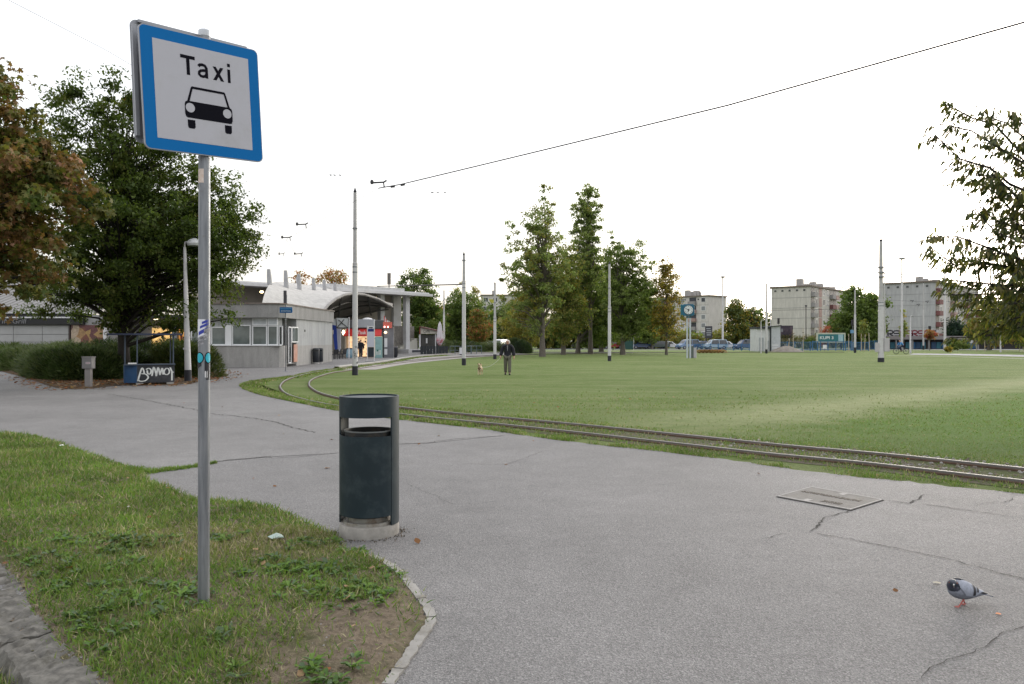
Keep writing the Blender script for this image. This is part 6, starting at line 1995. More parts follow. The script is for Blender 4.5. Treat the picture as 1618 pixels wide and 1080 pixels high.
# free-standing timetable board with two posts
d = Dp(571)
tb_ = empty('timetable_board', (Xp(586, d), d, 0), label='white and dark blue timetable board between two thin posts by the kiosk', cat='notice board')
ox = Xp(586, d)
for a, t in ((580.5, 514), (591.5, 506)):
    MB().box(Xp(a, d) - ox - .03, Xp(a, d) - ox + .03, -.03, .03, 0, Zp(t, d)).build('post', mat('board_post_white', (.6, .6, .6), .5), tb_)
MB().box(Xp(578, d) - ox, Xp(594.5, d) - ox, -.25, .25, 0, .03).build('base_plate', M_GALV, tb_)
for nm, b0, b1, m in (('header_panel', 515, 519, mat('board_white', (.6, .6, .62), .5)), ('blue_panel', 519.1, 523.5, mat('board_navy', (.02, .03, .16), .5)), ('timetable_sheet', 523.6, 548, mat('board_paper', (.47, .48, .55), .6, var=.1, scale=12)), ('lower_panel', 548.1, 563.5, mat('board_dark_panel', (.025, .035, .045), .5, var=.5, scale=4))):
    MB().box(Xp(581.3, d) - ox, Xp(590.7, d) - ox, -.02, .02, Zp(b1, d), Zp(b0, d)).build(nm, m, tb_)
MB().box(Xp(583, d) - ox, Xp(589, d) - ox, -.026, -.021, Zp(518.3, d), Zp(516.6, d)).build('black_heading', M_BLACK, tb_)
M_TEALB = mat('pale_teal_poster', (.20, .36, .35), .5, var=.25, scale=3)
info_box('vending_cabinet', 'pale teal glass cabinet with pictures beside the timetable board', 'cabinet', 592.5, 603.5, 531.5, 565, 70,
         [M_TEALB, ('glass_front', 593.3, 602.8, 533, 563, mat('teal_reflecting_glass', (.26, .42, .42), .25, var=.4, scale=2)), ('picture', 594, 602, 553, 560, mat('white_green_picture', (.5, .58, .55), .5, var=.5, scale=3)), ('picture', 595, 598, 552, 555, mat('dark_green_dots', (.02, .12, .10), .5))])
sk = info_box('snack_stand', 'silver grey snack stand with a red sign hanging above it', 'stand', 604.5, 622, 516, 565, 72,
              [mat('silver_grey_panel', (.20, .20, .22), .4, var=.3, scale=1.5, metal=.3), ('dark_edge', 604.5, 606.5, 517, 565, M_GLD), ('white_poster', 607.5, 612, 534, 548, M_FASW), ('white_poster', 607.5, 612, 551, 560, M_FASW)])
cx_ = sk.location.x
MB().box(Xp(606, 72) - cx_, Xp(620, 72) - cx_, -.25, -.18, Zp(518, 72), Zp(508.5, 72)).build('red_sign', mat('salmon_red_sign', (.55, .12, .09), .5, var=.15), sk)
MB().lathe([(.03, Zp(526.5, 72)), (.14, Zp(525, 72)), (.03, Zp(523, 72))], 8, c=(Xp(609.5, 72) - cx_, -.15)).build('lamp', glow('snack_lamp_glow', (1, .7, .4), 5), sk)
for a in (608.5, 614):
    MB().lathe([(.03, Zp(517.5, 72)), (.07, Zp(516.2, 72)), (.02, Zp(515, 72))], 8, c=(Xp(a, 72) - cx_, -.32)).build('spot_light', glow('spot_pink_glow', (1, .75, .7), 4), sk)
for i in range(4):
    MB().box(Xp(607 + i * 1.5, 72) - cx_, Xp(608 + i * 1.5, 72) - cx_, -.1, -.05, Zp(508.5, 72), Zp(499 + i * 2.2, 72)).build('flag', M_FASW if i % 2 else M_REDAW, sk)
# bins by the plinth
x, y = Xp(623.5, 73), 73
wb = empty('round_bin', (x, y, 0), label='dark bulging bin at the foot of the left canopy column', cat='litter bin')
MB().lathe([(.22, 0), (.30, .2), (.34, .7), (.32, .95), (.2, 1.02)], 16).build('bin_body', M_PBK, wb, smooth=True)
MB().lathe([(.33, .93), (.35, .97), (.30, 1.03)], 16).build('bin_rim', mat('bin_rim_grey', (.1, .1, .11), .5), wb, smooth=True)
# white square panel with a cross brace, blue banner, drinks cooler, stacked chairs
d = 69
cx_ = Xp(537, d)
xf = empty('canopy_frame', (cx_, d, 0), label='white tilted canvas panel with crossed braces right of the office corner', cat='canopy')
T2 = lambda a, b, c: (Xp(a, d) - cx_, c, Zp(b, d))
MB().prism([(524, 507), (531, 502), (551, 502.5), (550, 517.5), (533, 517.5), (531, 514), (524, 512.5)], 0, .06, T=T2).build('canvas_panel', mat('off_white_canvas', (.42, .44, .44), .8, var=.15), xf)
for p in (((533, 517), (544, 504)), ((535, 505), (549, 517)), ((531, 517.5), (551, 517.5)), ((531, 502), (532, 517.5)), ((551, 502), (550, 519)), ((540, 509), (541, 512))):
    MB().tube(T2(*p[0], -.04), T2(*p[1], -.04), .035, n=5).build('brace', M_TRUSS, xf)
MB().tube(T2(551.5, 501, 0), (Xp(551.5, d) - cx_, 0, 0), .05, n=6).build('post', M_FASW, xf)
bn_ = MB().prism([(524.5, 513), (531.5, 513), (533.5, 552), (529, 552)], 0, .05, T=lambda a, b, c: (Xp(a, 70), 70 + c, Zp(b, 70))).build('blue_banner', mat('blue_banner_cloth', (.015, .04, .25), .7, var=.25))
tag(bn_, 'hanging dark blue cloth banner right of the office corner', 'banner')
wc = MB().prism([(531.8, 519), (538, 519), (537.5, 556), (534.2, 554)], 0, .25, T=lambda a, b, c: (Xp(a, 70.5), 70.5 + c, Zp(b, 70.5))).build('white_curtain', mat('pale_lilac_curtain', (.40, .40, .45), .8, var=.2))
tag(wc, 'pale grey folded curtain beside the blue banner', 'curtain')
cl = empty('drinks_cooler', (Xp(552, 72), 72, 0), label='light blue drinks cooler tub in front of the kiosk', cat='cooler')
MB().lathe([(.30, 0), (.36, .1), (.38, .75), (.36, .8)], 16).build('tub', mat('cooler_blue', (.10, .26, .38), .5, var=.5, scale=5, c2=(.35, .45, .5)), cl, smooth=True)
MB().lathe([(.39, .8), (.40, .86), (.2, .92)], 16).build('lid', mat('cooler_dark_lid', (.05, .07, .09), .5), cl, smooth=True)
# cafe chairs: one kind, copied
def cafe_chair(loc, label, group, rz_=0):
    c = empty('cafe_chair', loc, rz_, label=label, cat='chair', group=group)
    M_ = mat('black_rattan', (.03, .03, .034), .7, var=.5, scale=30)
    MB().box(-.24, .24, -.24, .22, .40, .45).build('seat', M_, c)
    MB().add([(-.24, .20, .45), (.24, .20, .45), (.24, .30, .85), (-.24, .30, .85), (-.24, .24, .45), (.24, .24, .45), (.24, .34, .85), (-.24, .34, .85)], [(0, 1, 2, 3), (4, 7, 6, 5), (0, 4, 5, 1), (1, 5, 6, 2), (2, 6, 7, 3), (3, 7, 4, 0)]).build('backrest', M_, c)
    lg = MB().tube((0, 0, 0), (0, 0, .41), .02, n=5)
    l0 = lg.build('leg', M_, c, loc=(-.21, -.21, 0))
    for p in ((.21, -.21, 0), (-.21, .20, 0), (.21, .20, 0)):
        link_mesh('leg', l0.data, c, loc=p)
    MB().box(-.26, -.22, -.2, .22, .62, .66).build('armrest', M_, c)
    MB().box(.22, .26, -.2, .22, .62, .66).build('armrest', M_, c)
    return c
cg = 'dark cafe chairs on the terrace'
ch0 = cafe_chair((Xp(668, 92), 92, 0), 'dark cafe chair on the terrace, nearest the white plinth', cg, .4)
k = 0
for px, d, lb in ((673, 93, 'dark cafe chair on the terrace, second from the plinth'), (678, 91.5, 'dark cafe chair turned towards the parasol, third from the plinth'), (684, 92.5, 'dark cafe chair left of the parasol foot'), (699, 92, 'dark cafe chair just right of the parasol foot'), (704, 93.5, 'dark cafe chair farthest right on the terrace')):
    clone(ch0, (Xp(px, d), d, 0), 1.1 * k, lb, cg); k += 1
for px, d, lb in ((528, 66, 'dark chair in the shade right beside the office corner'), (533, 67, 'dark chair under the vault below the blue banner'), (541, 68, 'dark chair under the vault nearest the blue cooler')):
    clone(ch0, (Xp(px, d), d, 0), .8 * k, lb, 'dark chairs under the vault'); k += 1
# cafe pavilion
d = 99.0
cx_ = Xp(678, d)
cf = empty('cafe_pavilion', (cx_, d, 0), label='small cafe with a sloping white fascia and dark glazing right of the columns', cat='cafe')
T3 = lambda a, b, c: (Xp(a, d) - cx_, c, Zp(b, d))
MB().prism([(664, 557.2), (694, 557.2), (694, 528), (664, 528)], .5, 5, T=T3).build('body', mat('cafe_dark_body', (.06, .055, .05), .6), cf)
MB().prism([(664.3, 516.5), (694, 523.5), (694, 527), (664.3, 527)], 0, .4, T=T3).build('fascia', mat('cafe_cream_fascia', (.52, .49, .43), .6, var=.1), cf)
MB().prism([(663, 515), (696, 522.6), (696, 523.8), (663, 516.4)], -.3, 5, T=T3).build('roof', mat('cafe_red_brown_roof', (.12, .04, .035), .7), cf)
MB().prism([(663, 516.5), (664.2, 516.5), (664.2, 528), (663, 528)], -.1, .3, T=T3).build('red_edge', mat('cafe_red_edge', (.3, .05, .04), .6), cf)
MB().prism([(662, 528), (664.6, 528), (664.6, 549), (662, 549)], .0, .3, T=T3).build('pilaster', M_FASW, cf)
for a, b in ((666, 670.5), (671.2, 676), (676.7, 682), (682.7, 687)):
    MB().prism([(a, 555), (b, 555), (b, 529), (a, 529)], .42, .49, T=T3).build('window', glassmat('cafe_glass', (.10, .10, .095)), cf)
MB().prism([(672.5, 542), (675, 542), (675, 534), (672.5, 534)], .3, .40, T=T3).build('white_lamp', mat('white_menu', (.7, .7, .7), .5), cf)
MB().prism([(687.4, 557), (688.6, 557), (688.6, 528), (687.4, 528)], .1, .4, T=T3).build('post', M_FASW, cf)
text_on('lettering', 'Caffe', cf, mat('cafe_dark_letters', (.08, .08, .07), .6), T3(674, 523, -.01), (1, 0, 0), (0, 0, 1), .85, .36)
# low dark terrace fence
tf = empty('terrace_fence', (Xp(678, 90), 90, 0), label='low dark fence with plants in front of the cafe terrace', cat='fence')
for i in range(9):
    MB().box(-1.0 + i * .36, -.68 + i * .36, 0, .05, .0, .95).build('fence_panel', mat('terrace_dark_panel', (.03, .035, .04), .7, var=.3), tf)
# closed parasol
d = 93.0
ps = empty('closed_parasol', (Xp(695, d), d, 0), label='tall closed white parasol with red print in front of the cafe', cat='parasol')
M_PAR = mat('parasol_cloth_white', (.60, .58, .60), .8, var=.12, scale=2)
def par_mat():
    m, n, b = newmat('parasol_cloth_print')
    co = objco(n)
    s = sep(n, co)
    f = ramp(n, noise(n, co, 3.5, 5, .7), [(.47, 0), (.53, 1)])
    low = ramp(n, math_(n, 'MULTIPLY', s[2], .25), [(.36, 1), (.52, 0)])
    col = mix(n, math_(n, 'MULTIPLY', f, low), (.60, .57, .60), (.45, .06, .10))
    n.links.new(col, b.inputs['Base Color'])
    b.inputs['Roughness'].default_value = .8
    return m
MB().tube((0, 0, 0), (0, 0, Zp(507.5, d)), .04, n=8).build('pole', M_GALV, ps)
vs, fs = [], []
zz_ = [(.04, Zp(508, d)), (.16, Zp(512, d)), (.24, Zp(520, d)), (.30, Zp(528, d)), (.38, Zp(537, d)), (.30, Zp(541, d)), (.14, Zp(545, d))]
mb = MB()
n = 16
for r, z in zz_:
    for i in range(n):
        t = 2 * pi * i / n
        rr = r * (1 + .22 * (1 if i % 2 else -1))
        vs.append((rr * cos(t), rr * sin(t), z))
for k in range(len(zz_) - 1):
    for i in range(n): fs.append((k * n + i, k * n + (i + 1) % n, (k + 1) * n + (i + 1) % n, (k + 1) * n + i))
mb.add(vs, fs)
mb.build('folded_canopy', par_mat(), ps)
MB().lathe([(.4, 0), (.4, .08), (.05, .1)], 12).build('foot', M_PBK, ps)
# globe shrub and clutter next to it
shrub('globe_shrub', 'round clipped grey green shrub at the edge of the cafe terrace', [(Xp(705, 96), 96, 1.0, 1.0, 1.75)], 5000, .14, [WILL[0], JUN[1]], (.5, .5), 61)
shrub('low_bush', 'low dark bushes behind the railing left of the second pole', [(Xp(722, 104), 104, 2.2, 1.2, 1.5), (Xp(742, 106), 106, 2.5, 1.2, 1.4)], 9000, .2, [JUN[0], JUN[2], GOLD[2]], (.45, .35, .2), 62)
shrub('low_bush', 'pale green shrubbery behind the lawn between the second and third pole', [(Xp(760 + i * 11, 112), 112, 1.6, 1.2, 1.25 + .2 * (i % 2)) for i in range(7)], 18000, .2, [WILL[0], JUN[1], JUN[0]], (.4, .3, .3), 63)
shrub('low_bush', 'dark rounded bushes left of the thick poplar trunk', [(Xp(823, 95), 95, 1.0, 1.0, 1.7), (Xp(830, 97), 97, .9, 1, 1.4), (Xp(812, 99), 99, 1.2, 1, 2.0)], 12000, .18, [CON[0], JUN[2], JUN[0]], (.4, .3, .3), 64)
# tube railings beside the path
def railing(label, px0, px1, d, h=.95, n=3):
    x0, x1 = Xp(px0, d), Xp(px1, d)
    r = empty('tube_railing', ((x0 + x1) / 2, d, 0), label=label, cat='railing', group='tube railings along the path')
    w_ = (x1 - x0) / 2
    for i in range(n): 
        xx = -w_ + 2 * w_ * i / (n - 1)
        MB().tube((xx, 0, 0), (xx, 0, h), .035, n=6).build('post', M_RAILG, r)
    MB().tube((-w_, 0, h), (w_, 0, h), .035, n=6).build('top_bar', M_RAILG, r)
    MB().tube((-w_, 0, h * .5), (w_, 0, h * .5), .025, n=6).build('middle_bar', M_RAILG, r)
M_RAILG = mat('railing_grey_blue', (.12, .16, .18), .5, var=.2)
railing('low grey tube railing nearest the cafe terrace', 711, 727, 88)
railing('low grey tube railing just left of the second pole', 744 - 15, 744 + 0, 90)
railing('low grey tube railing right of the second pole', 745, 761, 92)
for px, d, lb in ((731, 86, 'small white box standing on the path left of the second pole'),):
    b_ = empty('utility_box', (Xp(px, d), d, 0), label=lb, cat='utility box')
    MB().box(-.35, .35, -.2, .2, .08, .8).build('cabinet', M_FASW, b_, bevel=.02)
    MB().box(-.32, .32, -.18, .18, 0, .08).build('base', M_PBK, b_)

# ================================================================ APARTMENT BLOCKS
M_PLA = concrete('apartment_plaster_warm', (.52, .50, .46), .12)
M_PLG = concrete('apartment_gable_grey', (.40, .40, .41), .15)
M_PLB = concrete('apartment_plaster_pale', (.54, .515, .49), .2)
M_WIND = mat('apartment_dark_window', (.055, .058, .068), .5, spec=.25)
M_WLIT = mat('apartment_curtained_window', (.22, .23, .24), .5, spec=.25)
M_BALC = mat('balcony_salmon', (.37, .25, .225), .8, var=.3, scale=.6)
M_BALD = mat('balcony_dark_red', (.17, .07, .07), .8, var=.3, scale=.6)
M_BALG = mat('balcony_grey', (.26, .25, .25), .8, var=.3, scale=.6)
M_RFE = mat('roof_edge_brown', (.17, .14, .12), .8)
def block(label, corner, dirv, length, width, ztop, floors, bays, facade_m, gable_m, balc, seed, gable_win=False, long_win=True, base_z=0, roofbits=6):
    ang = atan2(dirv[1], dirv[0])
    r = empty('apartment_block', (corner[0], corner[1], 0), ang, label=label, cat='apartment block', group='apartment blocks beyond the park')
    g = random.Random(seed)
    MB().box(0, length, 0, width, 0, ztop).build('wall', facade_m, r)
    MB().box(-.06, -.002, 0, width, 0, ztop).build('gable_wall', gable_m, r)
    MB().box(-.35, length + .3, -.35, width + .3, ztop, ztop + .35).build('roof_slab', M_RFE, r)
    fh = (ztop - 2.0) / floors
    # floor joints on the gable
    for f in range(1, floors + 1):
        z = 2.0 + fh * f - fh
        MB().box(-.09, -.062, .0, width, z - .05, z + .03).build('floor_joint', mat('gable_joint', (.28, .28, .28), .9), r)
    bw_ = length / bays
    if long_win:
        proto_w = None
        for f in range(floors):
            z0 = 2.2 + f * fh
            for b_ in range(bays):
                x0 = bw_ * b_
                kind = balc[b_ % len(balc)]
                if kind == 'w':
                    m_ = M_WIND if g.random() < .5 else M_WLIT
                    key = 'wa' if m_ is M_WIND else 'wb'
                    if key not in PROTO:
                        fr = MB().box(-.75, .75, -.03, .02, 0, 1.5)
                        PROTO[key] = (fr.build('window', M_UPVC, r, loc=(x0 + bw_ / 2, 0, z0 + .6)), m_)
                        pn = MB().box(-.68, -.04, -.045, -.031, .07, 1.43).box(.04, .68, -.045, -.031, .07, 1.43).build('pane', m_, PROTO[key][0])
                        PROTO[key + 'p'] = pn
                    else:
                        w_ = link_mesh('window', PROTO[key][0].data, r, loc=(x0 + bw_ / 2, 0, z0 + .6))
                        link_mesh('pane', PROTO[key + 'p'].data, w_)
                elif kind in 'bdc':
                    # loggia: dark recess and a coloured parapet
                    MB().box(x0 + .25, x0 + bw_ - .25, -.05, -.003, z0 + .1, z0 + fh - .35).build('loggia', M_WIND if g.random() < .7 else M_BALG, r)
                    mm = {'b': M_BALC, 'd': M_BALD, 'c': M_BALG}[kind]
                    if g.random() < .25: mm = M_BALG
                    MB().box(x0 + .15, x0 + bw_ - .15, -.9, -.06, z0 - .1, z0 + .95).build('balcony', mm, r)
                elif kind == 's':
                    MB().box(x0 + .3, x0 + bw_ - .3, -.06, -.003, z0 + .1, z0 + fh - .15).build('stair_panel', M_BALC, r)
    if gable_win:
        for f in range(floors):
            z0 = 2.2 + f * fh
            nb = max(3, int(width / 3.4))
            for b_ in range(nb):
                y0 = width * (b_ + .5) / nb
                if b_ % 3 == 1:
                    MB().box(-.9, -.1, y0 - 1.3, y0 + 1.3, z0 - .1, z0 + .95).build('balcony', M_BALG if g.random() < .6 else M_BALC, r)
                    MB().box(-.13, -.095, y0 - 1.2, y0 + 1.2, z0 + .95, z0 + fh - .4).build('loggia', M_WIND, r)
                else:
                    w_ = MB().box(-.12, -.062, y0 - .75, y0 + .75, z0 + .6, z0 + 2.0).build('window', M_UPVC, r)
                    MB().box(-.135, -.121, y0 - .65, y0 + .65, z0 + .7, z0 + 1.9).build('pane', M_WIND if g.random() < .5 else M_WLIT, w_)
    for i in range(roofbits):
        xx = length * (i + .5) / roofbits + g.uniform(-1, 1)
        w_ = g.uniform(.4, .9)
        hh = g.uniform(.9, 1.9)
        MB().box(xx - w_, xx + w_, width * .3, width * .3 + 1.4, ztop + .35, ztop + .35 + hh).build('chimney', mat('chimney_grey', (.33, .32, .31), .9, var=.2), r)
    for i in range(5):
        MB().box(-.12, -.065, width * (i + .7) / 5.4, width * (i + .7) / 5.4 + .5, ztop - 1.0, ztop - .55).build('gable_vent', M_GLD, r)
    return r
PROTO = {}
zB = 14.6
cB = Q(1281, 453, 12.85 * FPX / 84); 
block('long pale apartment block with salmon stair strips behind the white hut', (cB.x, cB.y), (.63, .777), 32, 9.6, zB, 5, 11, M_PLA, M_PLA, 'cwswwdbwwcb', 4)
cC = Q(1478, 446, 12.85 * FPX / 91)
block('apartment block with grey blank gable wall behind the right poles', (cC.x, cC.y), (.684, .73), 40, 11, zB, 5, 13, M_PLB, M_PLG, 'dwwwbwwwdcww', 5, roofbits=8)
cA = Q(1120, 468, 12.85 * FPX / 69)
block('pale apartment block with balconies behind the street clock', (cA.x, cA.y), (.75, .66), 9, 26, zB, 5, 3, M_PLB, M_PLB, 'w', 6, gable_win=True, long_win=False, roofbits=4)
PROTO.clear()
fr_ = Q(788, 462, 260)
far_ = block('far roof of an apartment block rising behind the willow', (fr_.x - 6, 262), (1, .02), 16, 10, Zp(466, 260), 5, 5, M_PLB, M_PLB, 'w', 8, roofbits=2)

# graffiti band on the low wall before the grey gable
gb = empty('garden_wall', (cC.x - 5, cC.y - 6, 0), label='long low concrete wall with red and black graffiti below the grey gable', cat='wall')
d = 150.0
x0 = Xp(1400, d) - gb.location.x; x1 = Xp(1484, d) - gb.location.x; yy = d - gb.location.y
MB().box(x0, x1, yy, yy + .3, 0, Zp(521, d)).build('wall', M_PLG, gb)
g = random.Random(9)
M_GR1 = mat('graffiti_dark_red', (.16, .03, .04), .8); M_GR2 = mat('graffiti_black', (.03, .03, .035), .8)
for i in range(8):
    a = x0 + .4 + i * (x1 - x0 - .8) / 8
    w_ = (x1 - x0) / 8 * .8
    z1_ = Zp(522.5, d); z0_ = Zp(530.5, d)
    pts = [(a, z0_), (a, z1_), (a + w_ * .8, z1_), (a + w_ * .8, (z0_ + z1_) / 2), (a + .1, (z0_ + z1_) / 2), (a + w_, z0_)]
    if i % 2: pts = [(a + w_, z1_), (a, z1_), (a, (z0_ + z1_) / 2), (a + w_, (z0_ + z1_) / 2), (a + w_, z0_), (a, z0_)]
    graf(pts, gb, lambda p, q: (p, yy - .01 - .0, q), M_GR1 if i > 1 and i < 7 else M_GR2, wd=.28, n=2)

# long low market hall with blue shutters, right
d = 140.0
x0, x1 = Xp(1486, d), Xp(1700, d)
mk = empty('market_hall', (x0, d, 0), label='long flat roofed hall with dark front and blue shutters behind the road', cat='hall')
MB().box(Xp(1384, d) - x0, x1 - x0, 1.5, 9, 0, Zp(533, d)).build('body', mat('hall_dark_front', (.045, .04, .04), .8, var=.4, scale=.4), mk)
MB().box(Xp(1384, d) - x0, x1 - x0 + 1, .2, 9.5, Zp(536, d), Zp(530.5, d)).build('roof_slab', mat('hall_roof_grey', (.23, .21, .21), .9, var=.2, scale=.3), mk)
for i in range(19):
    a = 1396 + i * 8.2
    if i % 5 == 4: continue
    m_ = (mat('hall_blue_shutter', (.03, .12, .26), .6, var=.3, scale=.8), mat('hall_blue_shutter_dark', (.03, .08, .16), .6, var=.3), mat('hall_turquoise_shutter', (.05, .18, .24), .6, var=.3))[i % 3]
    MB().box(Xp(a, d) - x0, Xp(a + 7.2, d) - x0, 1.3, 1.49, 0.1, Zp(540, d)).build('shutter', m_, mk)
for i in range(8):
    a = 1392 + i * 26
    MB().box(Xp(a, d) - x0 - .12, Xp(a, d) - x0 + .12, .4, .65, 0, Zp(536, d)).build('column', mat('hall_column_grey', (.25, .25, .25), .8), mk)

# ---------------------------------------------------------------- white hut
d = 112.0
cx_ = Xp(1215, d)
ht = empty('white_hut', (cx_, d, 0), label='small white substation hut with black trim and graffiti on the lawn edge', cat='hut')
rx = lambda p: Xp(p, d) - cx_
rz = lambda p: Zp(p, d)
M_HUT = mat('hut_white_render', (.52, .53, .53), .8, var=.1, scale=1, dirt=(.42, .42, .42))
M_HUTK = mat('hut_black_trim', (.03, .035, .04), .7)
MB().box(rx(1196), rx(1217), 0, 3.2, 0, rz(519)).build('left_wing', M_HUT, ht)
MB().box(rx(1217.6), rx(1232), -.3, 3.2, 0, rz(514.5)).build('right_wing', mat('hut_pale_grey', (.42, .44, .46), .8, var=.15), ht)
MB().box(rx(1195), rx(1218), -.25, 3.4, rz(519), rz(516)).build('roof_left', M_HUTK, ht)
MB().add([(rx(1216), -.55, rz(515)), (rx(1233), -.55, rz(513.4)), (rx(1233), 3.4, rz(513.4)), (rx(1216), 3.4, rz(515)), (rx(1216), -.55, rz(516)), (rx(1233), -.55, rz(514.4)), (rx(1233), 3.4, rz(514.4)), (rx(1216), 3.4, rz(516))], [(0, 1, 2, 3), (4, 7, 6, 5), (0, 4, 5, 1), (1, 5, 6, 2), (2, 6, 7, 3), (3, 7, 4, 0)]).build('roof_right', M_HUTK, ht)
MB().box(rx(1216.2), rx(1217.5), -.36, 0, 0, rz(515)).build('corner_trim', M_HUTK, ht)
MB().box(rx(1199.5), rx(1206.5), -.05, -.003, .05, rz(533)).build('door', mat('hut_grey_door', (.33, .35, .36), .6), ht)
MB().box(rx(1209.0), rx(1214.5), -.05, -.003, .3, rz(538)).build('panel', mat('hut_grey_door', (.33, .35, .36), .6), ht)
for pts in ([(1218.5, 533), (1221, 531.5), (1223, 534), (1220, 536), (1224, 538), (1227, 540)], [(1209.5, 541), (1212, 538.5), (1211, 543), (1215, 540)], [(1219, 540), (1222, 543), (1226, 540.5), (1228, 543.5)]):
    graf([(a, b) for a, b in pts], ht, lambda a, b: (rx(a), -.31 if a > 1217.5 else -.006, rz(b)), M_GR2, wd=.07)
for i in range(2):
    MB().box(rx(1218.6), rx(1229), -.316, -.302, rz(551 - i * 4.4), rz(548 - i * 4.4)).build('cabinet_panel', M_HUT, ht)

# gravel heap beside the hut
hp = MB()
g = random.Random(12)
n = 26
x, y = Xp(1243, 110), 110
vs = []
for k, (r, z) in enumerate(((1.0, 0), (.75, .35), (.5, .68), (.25, .95), (.03, 1.08))):
    for i in range(n):
        t = 2 * pi * i / n
        rr = r * (1 + g.uniform(-.12, .12))
        vs.append((cos(t) * rr * 2.3, sin(t) * rr * 1.6, max(0, z * .75 + (g.uniform(-.06, .06) if k else 0))))
fs = [(k * n + i, k * n + (i + 1) % n, (k + 1) * n + (i + 1) % n, (k + 1) * n + i) for k in range(4) for i in range(n)]
o = hp.add(vs, fs).build('gravel_heap', mat('heap_earth_grey', (.24, .215, .185), .95, var=.5, scale=3, bmp=.8, bscale=10), loc=(x, y, 0), smooth=True)
tag(o, 'small heap of grey gravel and earth right of the white hut', 'gravel heap')

# ---------------------------------------------------------------- billboards
def billboard(label, px0, px1, py0, py1, d, frame_m, face_m, extra=(), legs=True, name='billboard'):
    cx_ = (Xp(px0, d) + Xp(px1, d)) / 2
    r = empty(name, (cx_, d, 0), label=label, cat='billboard', group=None)
    a, b, z0, z1 = Xp(px0, d) - cx_, Xp(px1, d) - cx_, Zp(py1, d), Zp(py0, d)
    MB().box(a, b, 0, .2, z0, z1).build('frame', frame_m, r)
    t = (b - a) * .04 + .05
    MB().box(a + t, b - t, -.02, -.002, z0 + t, z1 - t).build('poster', face_m, r)
    for i, (p0, p1, q0, q1, m) in enumerate(extra):
        MB().box(Xp(p0, d) - cx_, Xp(p1, d) - cx_, -.035 - i * .003, -.021, Zp(q1, d), Zp(q0, d)).build('print', m, r)
    for s in (-.7, .7):
        MB().box(s * (b - a) / 2 - .08, s * (b - a) / 2 + .08, .05, .15, 0, z0).build('leg', M_PBK, r)
    return r
bb = billboard('teal advertising board with white lettering beyond the blue fence', 1290.5, 1336, 525.5, 541, 132, mat('board_cream_frame', (.45, .47, .38), .6), mat('board_teal', (.03, .16, .18), .5, var=.3, scale=.6), ((1324.5, 1332, 528, 539, mat('board_pale_blue', (.32, .48, .55), .5)),))
text_on('lettering', 'KUPI 3', bb, mat('board_white_print', (.7, .75, .75), .5), (Xp(1306, 132) - bb.location.x, -.06, Zp(533.2, 132)), (1, 0, 0), (0, 0, 1), Xp(1317, 132) - Xp(1295.5, 132), .52, bold=.02)
billboard('dark purple billboard in front of the pale apartment gable', 1232, 1253, 514, 534, 160, mat('board_dark_frame', (.04, .035, .05), .6), mat('board_dark_purple', (.05, .035, .055), .5, var=.5, scale=.5, dirt=(.14, .10, .12), dscale=.6), ((1234, 1237, 519, 524, mat('board_grey_print', (.2, .2, .22), .6)),))
b3 = billboard('dark grey billboard with rows of pale lettering right of the street clock', 1114.5, 1125.5, 515, 534, 150, mat('board_dark_frame', (.04, .035, .05), .6), mat('board_charcoal', (.045, .05, .055), .5), [(1116 + (i % 2) * .5, 1123 + (i % 3) * .5, 518.2 + i * 3.3, 519.6 + i * 3.3, mat('board_pale_letters', (.35, .37, .38), .6)) for i in range(4)])
# big hedge line behind the cars
shrub('long_hedge', 'long brown green hedge running behind the parked cars', [(Xp(1060 + i * 13.5, 160), 160, 1.9, 1.4, 2.5 + .25 * (i % 3)) for i in range(22)], 24000, .38, [GOLD[3], JUN[3], GOLD[2], JUN[0]], (.3, .35, .15, .2), 71, cat='hedge')
shrub('rust_flower_bed', 'low rust coloured planting on the lawn right of the street clock', [(Xp(1105 + i * 6, 98), 98, .6, .6, .45) for i in range(7)], 4200, .12, [RED[1], GOLD[2], JUN[3]], (.45, .35, .2), 72, cat='flower bed')
shrub('green_bush', 'bright green bush left of the teal advertising board', [(Xp(1280, 138), 138, 1.3, 1.2, 2.1)], 3000, .28, [POPD[1], JUN[0]], (.5, .5), 73)
# blue fences
def bar_fence(label, px0, px1, d, ht_=1.35, posts=6):
    x0, x1 = Xp(px0, d), Xp(px1, d)
    r = empty('blue_fence', ((x0 + x1) / 2, d, 0), label=label, cat='fence', group='blue bar fences at the far side of the lawn')
    w_ = (x1 - x0) / 2
    for i in range(posts):
        xx = -w_ + 2 * w_ * i / (posts - 1)
        MB().box(xx - .05, xx + .05, -.05, .05, 0, ht_ + .1).build('post', M_FBL, r)
    for z in (.18, ht_): MB().box(-w_, w_, -.03, .03, z - .035, z + .035).build('rail', M_FBL, r)
    bars = MB()
    k = int(2 * w_ / .16)
    for i in range(k): bars.box(-w_ + i * .16 + .05, -w_ + i * .16 + .085, -.015, .015, .2, ht_ - .03)
    bars.build('bars', M_FBL, r)['kind'] = 'stuff'
M_FBL = mat('blue_fence_paint', (.035, .13, .27), .5, var=.25)
bar_fence('blue bar fence right of the gravel heap and below the boards', 1232, 1292, 116)
bar_fence('blue bar fence directly below the teal advertising board', 1284, 1345, 120, 1.45)
bar_fence('blue bar fence around the thin pole right of the teal board', 1336, 1372, 118, 1.3, 4)
bar_fence('pale blue fence between the street clock and the white hut', 1098, 1196, 121, 1.0, 9)
bar_fence('blue fence under the billboard nearest the grey gable', 1374, 1398, 128, 1.5, 4)
